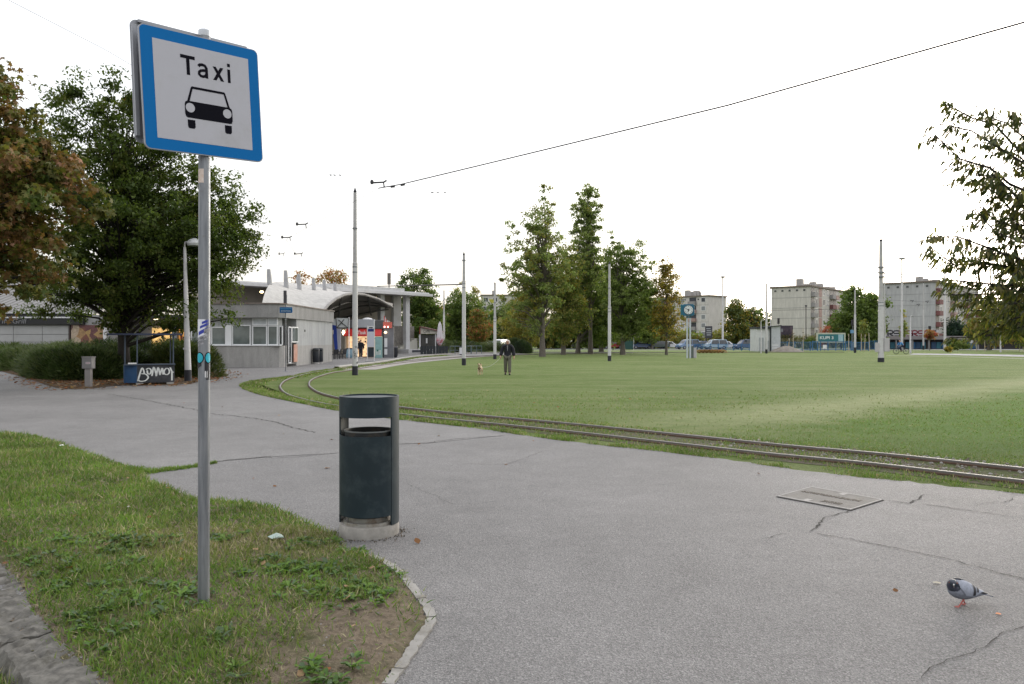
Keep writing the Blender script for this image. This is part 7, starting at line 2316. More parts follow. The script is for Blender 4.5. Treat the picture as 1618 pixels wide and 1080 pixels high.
# ================================================================ POLES
def tram_pole(label, px, pybase, pytop, wpx, step=.55, name='tram_pole', group='white tram line poles with black feet', foot=.42, rings=True, d=None):
    d = d or Dp(pybase)
    x = Xp(px, d)
    H_ = Zp(pytop, d)
    r = wpx / FPX * d / 2
    o = empty(name, (x, d, 0), label=label, cat='pole', group=group)
    MB().path([(0, 0, -.05), (0, 0, foot)], [r * 1.12, r * 1.1], n=18).build('black_foot', M_PBK, o, smooth=True)
    zs = H_ * step
    MB().path([(0, 0, foot), (0, 0, zs)], [r, r * .93], n=18).build('lower_tube', M_PWH, o, smooth=True)
    MB().path([(0, 0, zs), (0, 0, zs + .12), (0, 0, zs + .14), (0, 0, H_)], [r * .93, r * .93, r * .76, r * .62], n=16).build('upper_tube', mat('pole_upper_grey', (.40, .39, .395), .6, var=.2, scale=2), o, smooth=True)
    if rings:
        for z in (zs - .35, zs - .1, zs + H_ * .2):
            MB().lathe([(r * .72, z), (r * .98, z), (r * .98, z + .06), (r * .72, z + .06)], 16, cap=False).build('band', M_GALV, o)
    MB().lathe([(r * .50, H_), (r * .62, H_ + .05), (r * .35, H_ + .14), (.02, H_ + .22)], 12).build('cap', M_PBK, o)
    return o
p1 = tram_pole('tall white tram pole with scribbled lower part, left of centre', 561, 592, 304, 8.6, .60)
# scribbles on the pole
r_ = 8.6 / FPX * Dp(592) / 2
g = random.Random(2)
for i in range(12):
    z0 = Zp(g.uniform(547, 573), Dp(592)); a0 = g.uniform(-60, 60)
    vs = []
    n = 6
    am = g.uniform(.03, .09)
    for k in range(n + 1):
        a = R(a0 + k * 7) + atan2(-p1.location.x, p1.location.y) * 1
        zz_ = z0 + am * sin(k * 2.2 + i)
        rr = r_ * 1.015
        vs += [(rr * sin(a), -rr * cos(a), zz_ - .018), (rr * sin(a), -rr * cos(a), zz_ + .018)]
    MB().add(vs, [(2 * k, 2 * k + 2, 2 * k + 3, 2 * k + 1) for k in range(n)]).build('scribble', M_BLACK, p1, fixn=False)
p2 = tram_pole('white tram pole left of the walking man, with a horizontal arm', 733, 576.5, 403, 6.2, .75, foot=.45)
d2 = Dp(576.5)
MB().tube((0, 0, Zp(449, d2)), (Xp(596, d2 + 6) - p2.location.x, 6, Zp(452, d2 + 6)), .045, .03, n=6).build('cross_arm', mat('arm_dark_grey', (.10, .09, .09), .7), p2)
p3 = tram_pole('white tram pole just left of the walking man, behind him', 782, 567, 449, 4.8, .55)
p4 = tram_pole('white tram pole in front of the tree group', 963, 570, 417, 5.2, .55)
p5 = tram_pole('thick tall pole on the right lawn with control boxes', 1392, 571.5, 381, 8.8, .50, foot=.32)
d5 = Dp(571.5)
M_BOX = mat('pole_box_grey', (.42, .40, .42), .6, var=.15, dirt=(.3, .3, .3))
MB().box(.16, .56, -.22, .1, Zp(555, d5), Zp(534, d5)).build('control_box', M_BOX, p5, bevel=.02)
MB().box(-.40, -.16, -.1, .15, Zp(556, d5), Zp(541, d5)).build('control_box', M_BOX, p5, bevel=.02)
MB().tube((.30, 0, Zp(534, d5)), (.24, 0, Zp(430, d5)), .05, n=8).build('conduit', M_PWH, p5, smooth=True)
MB().path([(.24, 0, Zp(430, d5)), (.28, 0, Zp(427, d5)), (.42, 0, Zp(426, d5)), (.46, 0, Zp(431, d5))], .03, n=6).build('hook', M_GALV, p5, smooth=True)
for yy in (423, 431, 438):
    MB().lathe([(.2, Zp(yy, d5)), (.26, Zp(yy, d5)), (.26, Zp(yy, d5) + .08), (.2, Zp(yy, d5) + .08)], 14, cap=False).build('band', M_GALV, p5)
for c0, (lab, px, pb, pt, w_) in enumerate((('thin white pole left of the white hut, its top dark', 1211, 558, 449, 3.4), ('white tram pole with dark foot right of the teal board', 1351, 557, 458, 3.4), ('white pole with dark foot in front of the grey gable', 1459, 552, 447, 2.6),
                                            ('white pole behind the cherry branches, foot dark', 1565, 553, 428, 3.2), ('slim pale pole right of the closed parasol', 701.5, 553, 460, 3.2), ('slim white pole seen between the canopy columns', 653, 552, 432, 2.8))):
    tram_pole(lab, px, pb, pt, w_, .6, name='line_pole', group='slimmer white line poles farther off', rings=False, foot=.7 if c0 else .5)
# dark wooden mast by the pale block, tall thin white pole beside it
for lab, px, pb, pt, w_, m in (('thin dark mast in front of the pale apartment gable', 1273.5, 551, 484, 1.5, M_BARKD), ('thin pale mast at the left edge of the pale apartment block', 1217.5, 551, 456, 1.3, M_PWH)):
    d = Dp(pb); x = Xp(px, d)
    o = empty('thin_mast', (x, d, 0), label=lab, cat='mast')
    MB().path([(0, 0, -.05), (0, 0, Zp(pt, d))], [w_ / FPX * d / 2, w_ / FPX * d / 2.6], n=8).build('shaft', m, o, smooth=True)
    MB().box(-.18, .18, -.1, .1, Zp(pt, d), Zp(pt, d) + .25).build('head', M_PBK, o)
# ---------------------------------------------------------------- street lamps
def street_lamp(label, px, pb, pt, kind, w_=2.6, arm=0):
    d = Dp(pb); x = Xp(px, d)
    o = empty('street_lamp', (x, d, 0), label=label, cat='street lamp', group='street lamps along the far road')
    r = w_ / FPX * d / 2
    zt = Zp(pt, d)
    MB().path([(0, 0, -.05), (0, 0, zt * .35), (0, 0, zt * .36), (0, 0, zt)], [r * 1.25, r * 1.2, r * 1.0, r * .8], n=10).build('post', M_PWH, o, smooth=True)
    ml = mat('lamp_head_grey', (.30, .30, .31), .5, var=.15)
    if kind == 'disc':
        MB().lathe([(.12, zt - .1), (.55, zt), (.62, zt + .12), (.3, zt + .26), (.05, zt + .3)], 16).build('lamp_head', ml, o, smooth=True)
    elif kind == 'arm':
        ax = arm / FPX * d
        MB().path([(0, 0, zt), (ax * .2, 0, zt + .25), (ax * .75, 0, zt + .32), (ax, 0, zt + .28)], [r * .5, r * .4, r * .35, r * .3], n=8).build('arm', M_PWH, o, smooth=True)
        MB().box(min(ax, ax * 1.35), max(ax, ax * 1.35), -.12, .12, zt + .18, zt + .32).build('lamp_head', ml, o, bevel=.03)
    return o
street_lamp('tall street lamp with a flat disc head right of the street clock', 1142, 551, 438, 'disc', 2.6)
street_lamp('tall street lamp with a flat disc head before the grey gable', 1425, 553, 409, 'disc', 3.0)
street_lamp('tall street lamp with a curved arm to the left, before the right block', 1493, 554, 430, 'arm', 3.0, -10)
street_lamp('short street lamp with a small flat head behind the cyclist', 1438.5, 558, 502, 'arm', 2.2, 3)
street_lamp('low pale lamp standing in front of the white hut', 1202.5, 557.5, 509, 'arm', 1.6, 3)
street_lamp('low lamp with a sideways head at the far right under the cherry', 1581, 556, 519, 'arm', 1.8, -8)

# ---------------------------------------------------------------- street clock
d = Dp(565.5)
ck = empty('street_clock', (Xp(1087.5, d), d, 0), R(-8), label='blue cube street clock with white dial on two posts', cat='clock')
s = d / FPX
M_CKB = mat('clock_blue_metal', (.012, .11, .19), .45, var=.25, scale=2)
zc_ = Zp(489.5, d)
hw = 9.2 * s
a = hw * .42
octo = [(-hw + a * .5, -hw), (hw - a * .5, -hw), (hw, -hw + a * .5), (hw, hw - a * .5), (hw - a * .5, hw), (-hw + a * .5, hw), (-hw, hw - a * .5), (-hw, -hw + a * .5)]
MB().prism(octo, -.30, .30, T=lambda p, q, c: (p, c, zc_ + q)).build('housing', M_CKB, ck, bevel=.02)
MB().box(-hw - .14, -hw + .002, -.22, .22, zc_ - hw * .85, zc_ + hw * .95).build('side_face', mat('clock_side_teal', (.015, .14, .20), .45), ck)
disc = lambda r, y, n=36: [(r * cos(2 * pi * i / n), r * sin(2 * pi * i / n)) for i in range(n)]
MB().prism(disc(hw * .82, 0), .302, .33, T=lambda p, q, c: (p, -c, zc_ + q)).build('bezel', mat('clock_bezel_dark', (.02, .05, .07), .5), ck)
dl = MB().prism(disc(hw * .74, 0), .331, .34, T=lambda p, q, c: (p, -c, zc_ + q)).build('dial', mat('clock_white_dial', (.62, .66, .68), .5), ck)
for i in range(12):
    t = 2 * pi * i / 12
    c_, s_ = cos(t), sin(t)
    MB().prism([(c_ * hw * .52 - s_ * .02, s_ * hw * .52 + c_ * .02), (c_ * hw * .68 - s_ * .02, s_ * hw * .68 + c_ * .02), (c_ * hw * .68 + s_ * .02, s_ * hw * .68 - c_ * .02), (c_ * hw * .52 + s_ * .02, s_ * hw * .52 - c_ * .02)], .341, .346, T=lambda p, q, c: (p, -c, zc_ + q)).build('hour_mark', M_BLACK, dl)
for nm, t, ln, wd, q in (('minute_hand', R(152), .60, .030, .352), ('hour_hand', R(-105), .40, .045, .348)):
    c_, s_ = cos(t), sin(t)
    MB().prism([(-c_ * .08 - s_ * wd, -s_ * .08 + c_ * wd), (c_ * hw * ln - s_ * wd * .5, s_ * hw * ln + c_ * wd * .5), (c_ * hw * ln + s_ * wd * .5, s_ * hw * ln - c_ * wd * .5), (-c_ * .08 + s_ * wd, -s_ * .08 - c_ * wd)], q, q + .004, T=lambda p, q_, c: (p, -c, zc_ + q_)).build(nm, M_BLACK, dl)
M_CKP = mat('clock_post_pale', (.42, .46, .50), .5, var=.12)
for xx in (-.10, .17):
    MB().path([(xx, 0, -.05), (xx, 0, zc_ - hw)], .075, n=12).build('post', M_CKP, ck, smooth=True)
MB().box(-.2, .27, -.1, .1, zc_ - hw - .18, zc_ - hw - .05).build('yoke', M_CKB, ck)
bx_ = empty('clock_cabinet', (Xp(1096, d + 1), d + 1, 0), label='slim grey cabinet with dark side beside the street clock posts', cat='cabinet')
MB().box(-.35, .0, 0, .5, 0, 1.1).build('dark_side', mat('cabinet_dark_green', (.10, .12, .11), .7), bx_)
MB().box(.002, .28, .05, .5, 0, .95).build('door', M_BOX, bx_)

# ================================================================ WIRES
M_WIRE = mat('contact_wire_dark', (.05, .05, .055), .6)
M_INS = mat('insulator_dark', (.03, .03, .035), .5)
def wire(label, pts, r, sag=.0, name='overhead_wire', cat='overhead wire', group='overhead tram wires', n=10, hard=None):
    P = [Vector(p) for p in pts]
    out = []
    for i in range(len(P) - 1):
        L_ = (P[i + 1] - P[i]).length
        for k in range(n):
            t = k / n
            q = P[i].lerp(P[i + 1], t)
            q = q - Vector((0, 0, sag * L_ * L_ * 4 * t * (1 - t)))
            out.append(q)
    out.append(P[-1])
    o = P[0]
    r0 = empty(name, tuple(o), label=label, cat=cat, group=group)
    MB().path([tuple(p - o) for p in out], r, n=5).build('cable', M_WIRE, r0, smooth=True, fixn=False)
    return r0
zw = 5.65
def W(px, py, z=zw):          # point on the wire plane at height z seen at this pixel
    d = (z - EYE) * FPX / (HY - py)
    return Vector((Xp(px, d), d, z))
c0 = W(1618, 35)
c1 = W(633, 291)
dirc = (c0 - c1).normalized()
w1 = wire('dark tram contact wire sweeping from upper right to the left of centre', [c0 + Vector((4.5, -6.5, 0)), c0, W(1150, 166), c1, W(598, 297)], .0145, .00004)
wire('thin continuation of the contact wire above the left rail curve', [W(598, 297), W(480, 362), W(452, 378), W(470, 405), W(492, 420)], .0045)
def fitting(parent, p, big=1.0, yaw=0.0):
    o = parent.location
    q = p - o
    c_, s_ = cos(yaw), sin(yaw)
    mb = MB()
    mb.path([(q.x - c_ * .30 * big, q.y - s_ * .30 * big, q.z + .12), (q.x, q.y, q.z + .14), (q.x + c_ * .08 * big, q.y + s_ * .08 * big, q.z + .19)], .022 * big, n=6)
    mb.build('pull_off_arm', M_INS, parent)
    MB().path([(q.x, q.y, q.z + .14), (q.x + .02, q.y, q.z)], .018 * big, n=6).build('hanger', M_INS, parent)
    MB().lathe([(.02, q.z + .08), (.045 * big, q.z + .11), (.045 * big, q.z + .17), (.02, q.z + .2)], 8, c=(q.x - c_ * .3 * big, q.y - s_ * .3 * big)).build('insulator', M_INS, parent)
for p, b, y in ((W(606, 296), 1.0, .1), (W(483, 360), 1.0, .15), (W(458, 380), 1.0, .15), (W(476, 405), 1.0, .1), (W(448, 405), .7, 0)):
    fitting(w1, p, b, y)
for t in (0.0, .35):
    p = W(618 + t * 45, 295 - t * 8) - w1.location
    MB().path([tuple(p), tuple(p + Vector((.10, -.08, 0)))], .026, n=6).build('insulator', M_INS, w1)
pt1 = Vector((p1.location.x, p1.location.y, Zp(392, Dp(592))))
s1 = wire('thin span wire with a pair of insulators, left of the tall white pole', [W(606, 294, 5.8), W(527, 276, 5.8), W(300, 215, 5.8)], .003, group='thin span wires')
q0 = W(527, 276, 5.8) - s1.location
for a in (-.10, .0, .14):
    MB().path([tuple(q0 + Vector((a, 0, 0))), tuple(q0 + Vector((a + .05, 0, -.01)))], .013, n=6).build('insulator', M_INS, s1)
s2 = wire('thin span wire with small insulators, right of the big pull off fitting', [W(606, 294, 5.8), W(690, 304, 5.8), Vector((p2.location.x, p2.location.y, Zp(420, d2)))], .003, group='thin span wires')
q0 = W(690, 304, 5.8) - s2.location
for a in (-.16, .0, .20):
    MB().path([tuple(q0 + Vector((a, 0, .0))), tuple(q0 + Vector((a + .07, 0, -.005)))], .013, n=6).build('insulator', M_INS, s2)
wire('thin span wire from the tall white pole to the contact wire fitting', [pt1, W(483, 360, 5.8)], .004, group='thin span wires')
wire('thin span wire from the tall white pole towards the lower left fitting', [pt1, W(452, 380, 5.8)], .004, group='thin span wires')
wire('faint long wire crossing the upper left corner of the sky', [W(-60, -40, 6.2), W(20, 3, 6.2), W(170, 80, 6.2), W(420, 230, 6.2)], .0035, group='thin span wires')
wire('faint thin wire sloping towards the cherry tree on the right', [Vector((9.4, 13.2, 6.0)), W(1618, 180, 6.0), W(1190, 236, 6.0), W(900, 274, 6.0)], .0032, group='thin span wires')
pt5 = Vector((p5.location.x, p5.location.y, Zp(431, d5)))
wire('cable running right from the thick pole above the grey gable', [pt5, Vector((Xp(1565, 130), 130, Zp(441, 130)))], .03, group='cables from the thick right pole')
wire('thin lower cable running right from the thick pole', [pt5 - Vector((0, 0, .3)), Vector((Xp(1640, 62), 62, Zp(437, 62)))], .012, group='cables from the thick right pole')
wire('far cable in front of the pale apartment gable', [Vector((Xp(1211, 150), 150, Zp(490, 150))), Vector((Xp(1273, 150), 150, Zp(489, 150))), Vector((Xp(1392, 150), 150, Zp(487, 150)))], .035, group='far cables before the apartment blocks')
f1_ = wire('far tram wire with two fittings in front of the grey gable', [Vector((Xp(1395, 120), 120, Zp(473, 120))), Vector((Xp(1465, 120), 120, Zp(477, 120))), Vector((Xp(1560, 120), 120, Zp(474, 120)))], .014, group='far cables before the apartment blocks')
for a, b in ((1465, 477), (1451, 482), (1441, 476)):
    q0 = Q(a, b, 120) - f1_.location
    MB().path([tuple(q0 + Vector((-.25, 0, .12))), tuple(q0 + Vector((.25, 0, .2))), tuple(q0 + Vector((0, 0, -.12)))], .06, n=5).build('pull_off_arm', M_INS, f1_)

# ================================================================ CARS
def make_car(name, label, paint, body='hatch'):
    c = empty(name, (0, 0, 0), label=label, cat='car', group='cars parked beyond the lawn')
    L_, W2_ = 4.2, .86
    def prof(kind):
        if kind == 'hatch': return [(-2.05, .32), (-2.1, .55), (-2.0, .78), (-1.25, .90), (-.55, 1.38), (.2, 1.48), (1.2, 1.44), (1.75, 1.12), (2.02, .95), (2.08, .5), (2.0, .3)]
        if kind == 'sedan': return [(-2.2, .32), (-2.25, .55), (-2.1, .76), (-1.15, .88), (-.5, 1.34), (.2, 1.42), (.95, 1.36), (1.55, .98), (2.15, .92), (2.22, .5), (2.15, .3)]
        return [(-2.2, .36), (-2.25, .6), (-2.1, .85), (-1.5, 1.0), (-.9, 1.66), (.2, 1.78), (1.9, 1.74), (2.15, 1.2), (2.2, .5), (2.1, .34)]
    pr = prof(body)
    # body shell: rings across the width with tumblehome
    mb = MB()
    ws = [-1, -.93, 0, .93, 1]
    vs = []
    n = len(pr)
    for wv in ws:
        for x, z in pr:
            shr = 1 - .17 * max(0, (z - .9) / .6)
            zz = z - (.05 if abs(wv) == 1 else 0) * (1 if z > .8 else 0)
            vs.append((x * (1 - .02 * abs(wv) ** 4), wv * W2_ * shr, zz))
    fs = [(k * n + i, k * n + (i + 1) % n, (k + 1) * n + (i + 1) % n, (k + 1) * n + i) for k in range(4) for i in range(n)]
    fs += [tuple(range(n)), tuple(range(4 * n, 5 * n))[::-1]]
    mb.add(vs, fs).build('body', paint, c, smooth=True)
    top = [p for p in pr if p[1] > 1.2]
    zl, zh = .95, max(p[1] for p in pr) - .10
    x0, x1 = top[0][0] - .28, top[-1][0] + .12
    for sgn in (-1, 1):
        for a, b in ((x0, (x0 + x1) / 2 - .05), ((x0 + x1) / 2 + .05, x1)):
            sa = .35 if a == x0 else 0; sb_ = .28 if b == x1 else 0
            y0 = W2_ * (1 - .17 * .06) + .012; y1 = W2_ * (1 - .17 * max(0, (zh - .9) / .6)) + .012
            MB().add([(a, sgn * y0, zl), (b, sgn * y0, zl), (b - sb_, sgn * y1, zh), (a + sa, sgn * y1, zh)], [(0, 1, 2, 3)]).build('side_window', M_CARG, c, fixn=False)
    # windscreens
    def slope(i, j, nm):
        (xa, za), (xb, zb_) = pr[i], pr[j]
        nx_, nz_ = (zb_ - za), -(xb - xa)
        l = math.hypot(nx_, nz_)
        s_ = -1 if xa < 0 else 1
        ox, oz = (-abs(nx_) if s_ < 0 else abs(nx_)) / l * .015, abs(nz_) / l * .015
        t0, t1 = .08, .92
        p = lambda t, w_: (xa + (xb - xa) * t + ox, w_, za + (zb_ - za) * t + oz)
        MB().add([p(t0, -.70), p(t0, .70), p(t1, .58), p(t1, -.58)], [(0, 1, 2, 3)]).build(nm, M_CARG, c, fixn=False)
    slope(3, 4, 'windscreen'); slope(6, 7, 'rear_window')
    wh = MB().path([(0, -.10, 0), (0, .10, 0)], .31, n=16)
    hub = MB().path([(0, -.105, 0), (0, .105, 0)], .19, n=12)
    w0 = wh.build('wheel', M_TYRE, c, loc=(-1.35, -.78, .31))
    h0 = hub.build('rim', M_ALU, w0)
    for x_, y_ in ((1.3, -.78), (-1.35, .78), (1.3, .78)):
        w_ = link_mesh('wheel', w0.data, c, loc=(x_, y_, .31))
        link_mesh('rim', h0.data, w_)
    for y_ in (-.6, .6):
        MB().box(pr[1][0] - .02, pr[1][0] + .12, y_ - .16, y_ + .16, .60, .74).build('headlight', mat('headlight_glass', (.6, .62, .62), .2), c)
        MB().box(pr[-2][0] - .12, pr[-2][0] + .02, y_ - .14, y_ + .14, .74, .90).build('tail_light', mat('tail_light_red', (.3, .01, .01), .3), c)
    return c
M_CARG = glassmat('car_window_glass', (.03, .036, .042), .05)
M_TYRE = mat('tyre_rubber', (.02, .02, .02), .8)
def paint(n_, c_): 
    m = mat(n_, c_, .25, var=.05, spec=.6)
    return m
P_ = dict(white=paint('car_white', (.62, .63, .64)), black=paint('car_black', (.015, .016, .02)), silver=paint('car_silver', (.38, .40, .42)), green=paint('car_dark_green', (.02, .04, .03)), blue=paint('car_blue_grey', (.12, .19, .30)), dblue=paint('car_dark_blue', (.03, .06, .14)), red=paint('car_red', (.30, .02, .02)), grey=paint('car_grey', (.14, .15, .17)), lb=paint('car_pale_blue', (.28, .37, .45)))
cars = [(1013, 144, 'dblue', 'hatch', .2, 'dark blue hatchback parked right of the lawn tree group'), (1040, 146, 'green', 'hatch', .1, 'dark green car parked behind the slim golden tree'), (1058, 147, 'white', 'sedan', 2.9, 'white car parked just right of the dark green one'),
        (1087, 140, 'blue', 'van', .4, 'blue grey van like car behind the street clock posts'), (1104, 141, 'dblue', 'hatch', .5, 'dark blue car parked right of the street clock'), (1130, 139, 'lb', 'van', .2, 'pale blue tall car left of the tall disc head lamp'), (1148, 141, 'white', 'hatch', 2.8, 'white hatchback just right of the tall disc head lamp'),
        (1180, 136, 'dblue', 'van', .15, 'dark blue estate car left of the white hut'), (920, 150, 'white', 'hatch', .2, 'white hatchback seen between the trunks of the tree group'), (948, 152, 'white', 'van', .3, 'white van seen just left of the pole in front of the trees'), (969, 148, 'red', 'hatch', 3.0, 'dark red car behind the trees, right of the white pole'),
        (905, 153, 'black', 'sedan', .1, 'black car seen at the left among the group trunks'), (756, 126, 'white', 'hatch', .2, 'white car behind the shrubs under the red maple'), (766, 127, 'grey', 'hatch', .1, 'grey car behind the shrubs right of the red maple'), (789, 124, 'white', 'van', 1.2, 'white van parked behind the pole beside the walking man'),
        (748, 128, 'black', 'hatch', .3, 'black car behind the shrubs left of the red maple'), (987, 151, 'silver', 'sedan', .2, 'silver car parked by the dark green container'), (1557, 150, 'silver', 'sedan', 3.0, 'silver car on the road behind the round sign'), (1604, 150, 'grey', 'hatch', .1, 'grey car at the far right beneath the cherry')]
protos = {}
for px, d, pc, bd, a, lb in cars:
    key = (pc, bd)
    if key not in protos:
        o = make_car('parked_car', lb, P_[pc], bd)
        protos[key] = o
        o.location = (Xp(px, d), d, 0); o.rotation_euler = (0, 0, a)
    else:
        clone(protos[key], (Xp(px, d), d, 0), a, lb)
# dark green container
gc = empty('green_container', (Xp(992, 128), 128, 0), label='dark green metal container standing right of the lawn tree group', cat='container')
MB().box(-.95, .85, 0, 1.4, .1, 1.65).build('body', mat('container_dark_green', (.015, .06, .055), .6, var=.25), gc, bevel=.04)
MB().box(-1.0, .9, -.05, 1.45, 1.66, 1.78).build('lid', mat('container_lid', (.02, .07, .065), .6), gc, bevel=.02)
MB().tube((.98, 0, 0), (.98, 0, 2.1), .03, n=6).build('side_post', M_FASW, gc)
# traffic signals and small signs
def signpost(name, label, px, d, pt, m, shape, s_=.3, cat='sign'):
    o = empty(name, (Xp(px, d), d, 0), label=label, cat=cat)
    zt = Zp(pt, d)
    MB().tube((0, 0, 0), (0, 0, zt), .04, n=8).build('post', M_GALV, o)
    if shape == 'round': MB().path([(0, -.06, zt), (0, -.04, zt)], s_, n=20).build('plate', m, o)
    elif shape == 'light':
        MB().box(-.16, .16, -.15, .12, zt - .5, zt + .45).build('signal_box', m, o)
        for k in range(3): MB().path([(0, -.19, zt - .3 + k * .3), (0, -.151, zt - .3 + k * .3)], .10, n=12).build('signal_lens', mat('signal_dark_lens', (.06, .05, .05), .3), o)
    else: MB().box(-s_, s_, -.06, -.04, zt - s_, zt + s_).build('plate', m, o)
    return o
signpost('traffic_light', 'dark traffic light on a post above the white hut roof', 1230, 130, 506.5, M_PBK, 'light', cat='traffic light')
signpost('traffic_light', 'dark traffic light beside the blue square sign, left of the pole', 1347, 126, 509, M_PBK, 'light', cat='traffic light')
signpost('traffic_light', 'dark traffic light standing in front of the grey gable corner', 1469, 128, 519, M_PBK, 'light', cat='traffic light')
signpost('road_sign', 'round pale sign seen from behind, under the cherry branches', 1534, 118, 538.5, mat('sign_back_pale', (.5, .5, .55), .5), 'round', .34, 'sign')
signpost('road_sign', 'square pale blue road sign left of the pole by the teal board', 1346, 122, 523.5, mat('sign_pale_blue', (.12, .26, .42), .5), 'square', .26, 'sign')
signpost('road_sign', 'small white board hanging low before the blue fence', 1303, 114, 547.5, M_FASW, 'square', .28, 'sign')
# tree stakes
for i, (a, b) in enumerate(((1543, 537), (1556, 531), (1246, 535), (1254, 520), (1361, 527), (1366, 528), (1374, 526), (1341, 527), (1611, 533), (1617, 530), (1269, 518))):
    d = 112 - i % 3
    o = empty('tree_stake', (Xp(a, d), d, 0), label=('pale wooden tree stake leaning left of the other under the cherry', 'taller pale wooden tree stake right of the round sign', 'wooden stake rising from the gravel heap', 'wooden stake in the fence right of the gravel heap', 'left stake of the young pale green tree', 'middle stake of the young pale green tree', 'right leaning stake of the young pale green tree', 'orange tinted stake left of the pale blue square sign', 'pale stake near the right picture edge', 'outermost pale stake at the right picture edge', 'slim stake left of the dark mast')[i], cat='stake', group='wooden tree stakes')
    MB().path([(0, 0, 0), (.05 * ((i % 3) - 1) * 2, 0, Zp(b, d))], [.055, .045], n=6).build('stake', mat('pale_stake_wood', (.42, .36, .27), .8), o)
    MB().box(-.09, .09, -.06, .06, Zp(b, d) * .8, Zp(b, d) * .8 + .07).build('tie', M_PBK, o)

# ================================================================ PEOPLE AND DOG
M_SKIN = mat('skin', (.40, .22, .16), .6, var=.1)
def person(name, label, loc, rz_, height, cloth, hair=None, stride=.12, arms=None, gear=None):
    """standing / walking figure facing -Y in local space, built at 1.75 m and scaled"""
    o = empty(name, loc, rz_, label=label, cat='person')
    k = height / 1.75
    st = stride
    A_ = arms or {}
    rh = A_.get('r', [(.20, 0, 1.40), (.25, .02, 1.14), (.26, -.05, .90)])
    lh = A_.get('l', [(-.20, 0, 1.40), (-.25, .02, 1.14), (-.26, -.06, .90)])
    J = dict(pel=(0, 0, .95, (.13, .10)), spi=(0, .0, 1.15, (.125, .09)), che=(0, 0, 1.33, (.145, .10)), nec=(0, -.005, 1.47, .055), hd0=(0, -.02, 1.56, (.068, .08)), hd1=(0, -.015, 1.67, (.070, .085)),
             rs=(*rh[0], .055), re=(*rh[1], .043), rw=(*rh[2], .030), rp=(rh[2][0], rh[2][1] - .01, rh[2][2] - .09, .034), ls=(*lh[0], .055), le=(*lh[1], .043), lw=(*lh[2], .030), lpm=(lh[2][0], lh[2][1] - .01, lh[2][2] - .09, .034),
             rhp=(.09, 0, .88, .085), rk=(.10, -st * .7, .50, .058), ra=(.10, -st, .085, .045), rt=(.11, -st - .14, .04, .035), lhp=(-.09, 0, .88, .085), lk=(-.10, st * .2, .50, .058), la=(-.10, st + .02, .09, .045), lt=(-.11, st - .12, .04, .035))
    for sd, h_ in (('r', rh[2]), ('l', lh[2])):
        s_ = 1 if sd == 'r' else -1
        for f in range(4):
            J[f'{sd}f{f}'] = (h_[0] + .0 * s_, h_[1] - .035 + f * .020, h_[2] - .16 + .008 * abs(f - 1), .0095)
        J[f'{sd}th'] = (h_[0] - .03 * s_, h_[1] - .05, h_[2] - .10, .011)
    E = [('pel', 'spi'), ('spi', 'che'), ('che', 'nec'), ('nec', 'hd0'), ('hd0', 'hd1'), ('che', 'rs'), ('rs', 're'), ('re', 'rw'), ('rw', 'rp'), ('che', 'ls'), ('ls', 'le'), ('le', 'lw'), ('lw', 'lpm'),
         ('pel', 'rhp'), ('rhp', 'rk'), ('rk', 'ra'), ('ra', 'rt'), ('pel', 'lhp'), ('lhp', 'lk'), ('lk', 'la'), ('la', 'lt')]
    for f in range(4): E += [('rp', f'rf{f}'), ('lpm', f'lf{f}')]
    E += [('rp', 'rth'), ('lpm', 'lth')]
    b = skinned('body', J, E, M_SKIN, o, 2, 'pel')
    def grow(j, e, dr, m, nm, sub=2, root=None):
        JJ = {}
        for q in j:
            x, y, z, r = J[q]
            rr = tuple(v + dr for v in r) if isinstance(r, tuple) else r + dr
            JJ[q] = (x, y, z, rr)
        return skinned(nm, JJ, e, m, o, sub, root or j[0])
    # jacket: trunk and sleeves
    J['hem'] = (0, .0, .80, (.165, .125)); J['col'] = (0, 0, 1.43, .085)
    grow(['spi', 'che', 'col', 'pel', 'hem', 'rs', 're', 'rw', 'ls', 'le', 'lw'], [('spi', 'che'), ('che', 'col'), ('spi', 'pel'), ('pel', 'hem'), ('che', 'rs'), ('rs', 're'), ('re', 'rw'), ('che', 'ls'), ('ls', 'le'), ('le', 'lw')], .055, cloth['top'], 'jacket')
    grow(['pel', 'rhp', 'rk', 'ra', 'lhp', 'lk', 'la'], [('pel', 'rhp'), ('rhp', 'rk'), ('rk', 'ra'), ('pel', 'lhp'), ('lhp', 'lk'), ('lk', 'la')], .034, cloth['legs'], 'trousers')
    for s_ in ('r', 'l'):
        a, t = J[s_ + 'a'], J[s_ + 't']
        skinned('shoe', {'h': (a[0], a[1] + .04, .05, .052), 'm': (a[0], a[1] - .06, .05, .055), 't': (t[0], t[1] - .03, .045, (.050, .040))}, [('h', 'm'), ('m', 't')], cloth['shoe'], o, 2, 'm')
    # face
    MB().path([(0, -.105, 1.635), (0, -.128, 1.605), (0, -.108, 1.598)], [.010, .014, .008], n=8).build('nose', M_SKIN, o, smooth=True)
    for s_ in (-1, 1):
        MB().lathe([(.002, 1.632), (.011, 1.638), (.002, 1.645)], 8, c=(s_ * .028, -.094)).build('eye', M_BLACK, o, smooth=True)
        MB().path([(s_ * .076, -.01, 1.64), (s_ * .082, .0, 1.60)], [.014, .010], n=8).build('ear', M_SKIN, o, smooth=True)
    MB().path([(-.024, -.097, 1.572), (.024, -.097, 1.572)], .005, n=6).build('mouth', mat('lip_colour', (.30, .12, .10), .6), o)
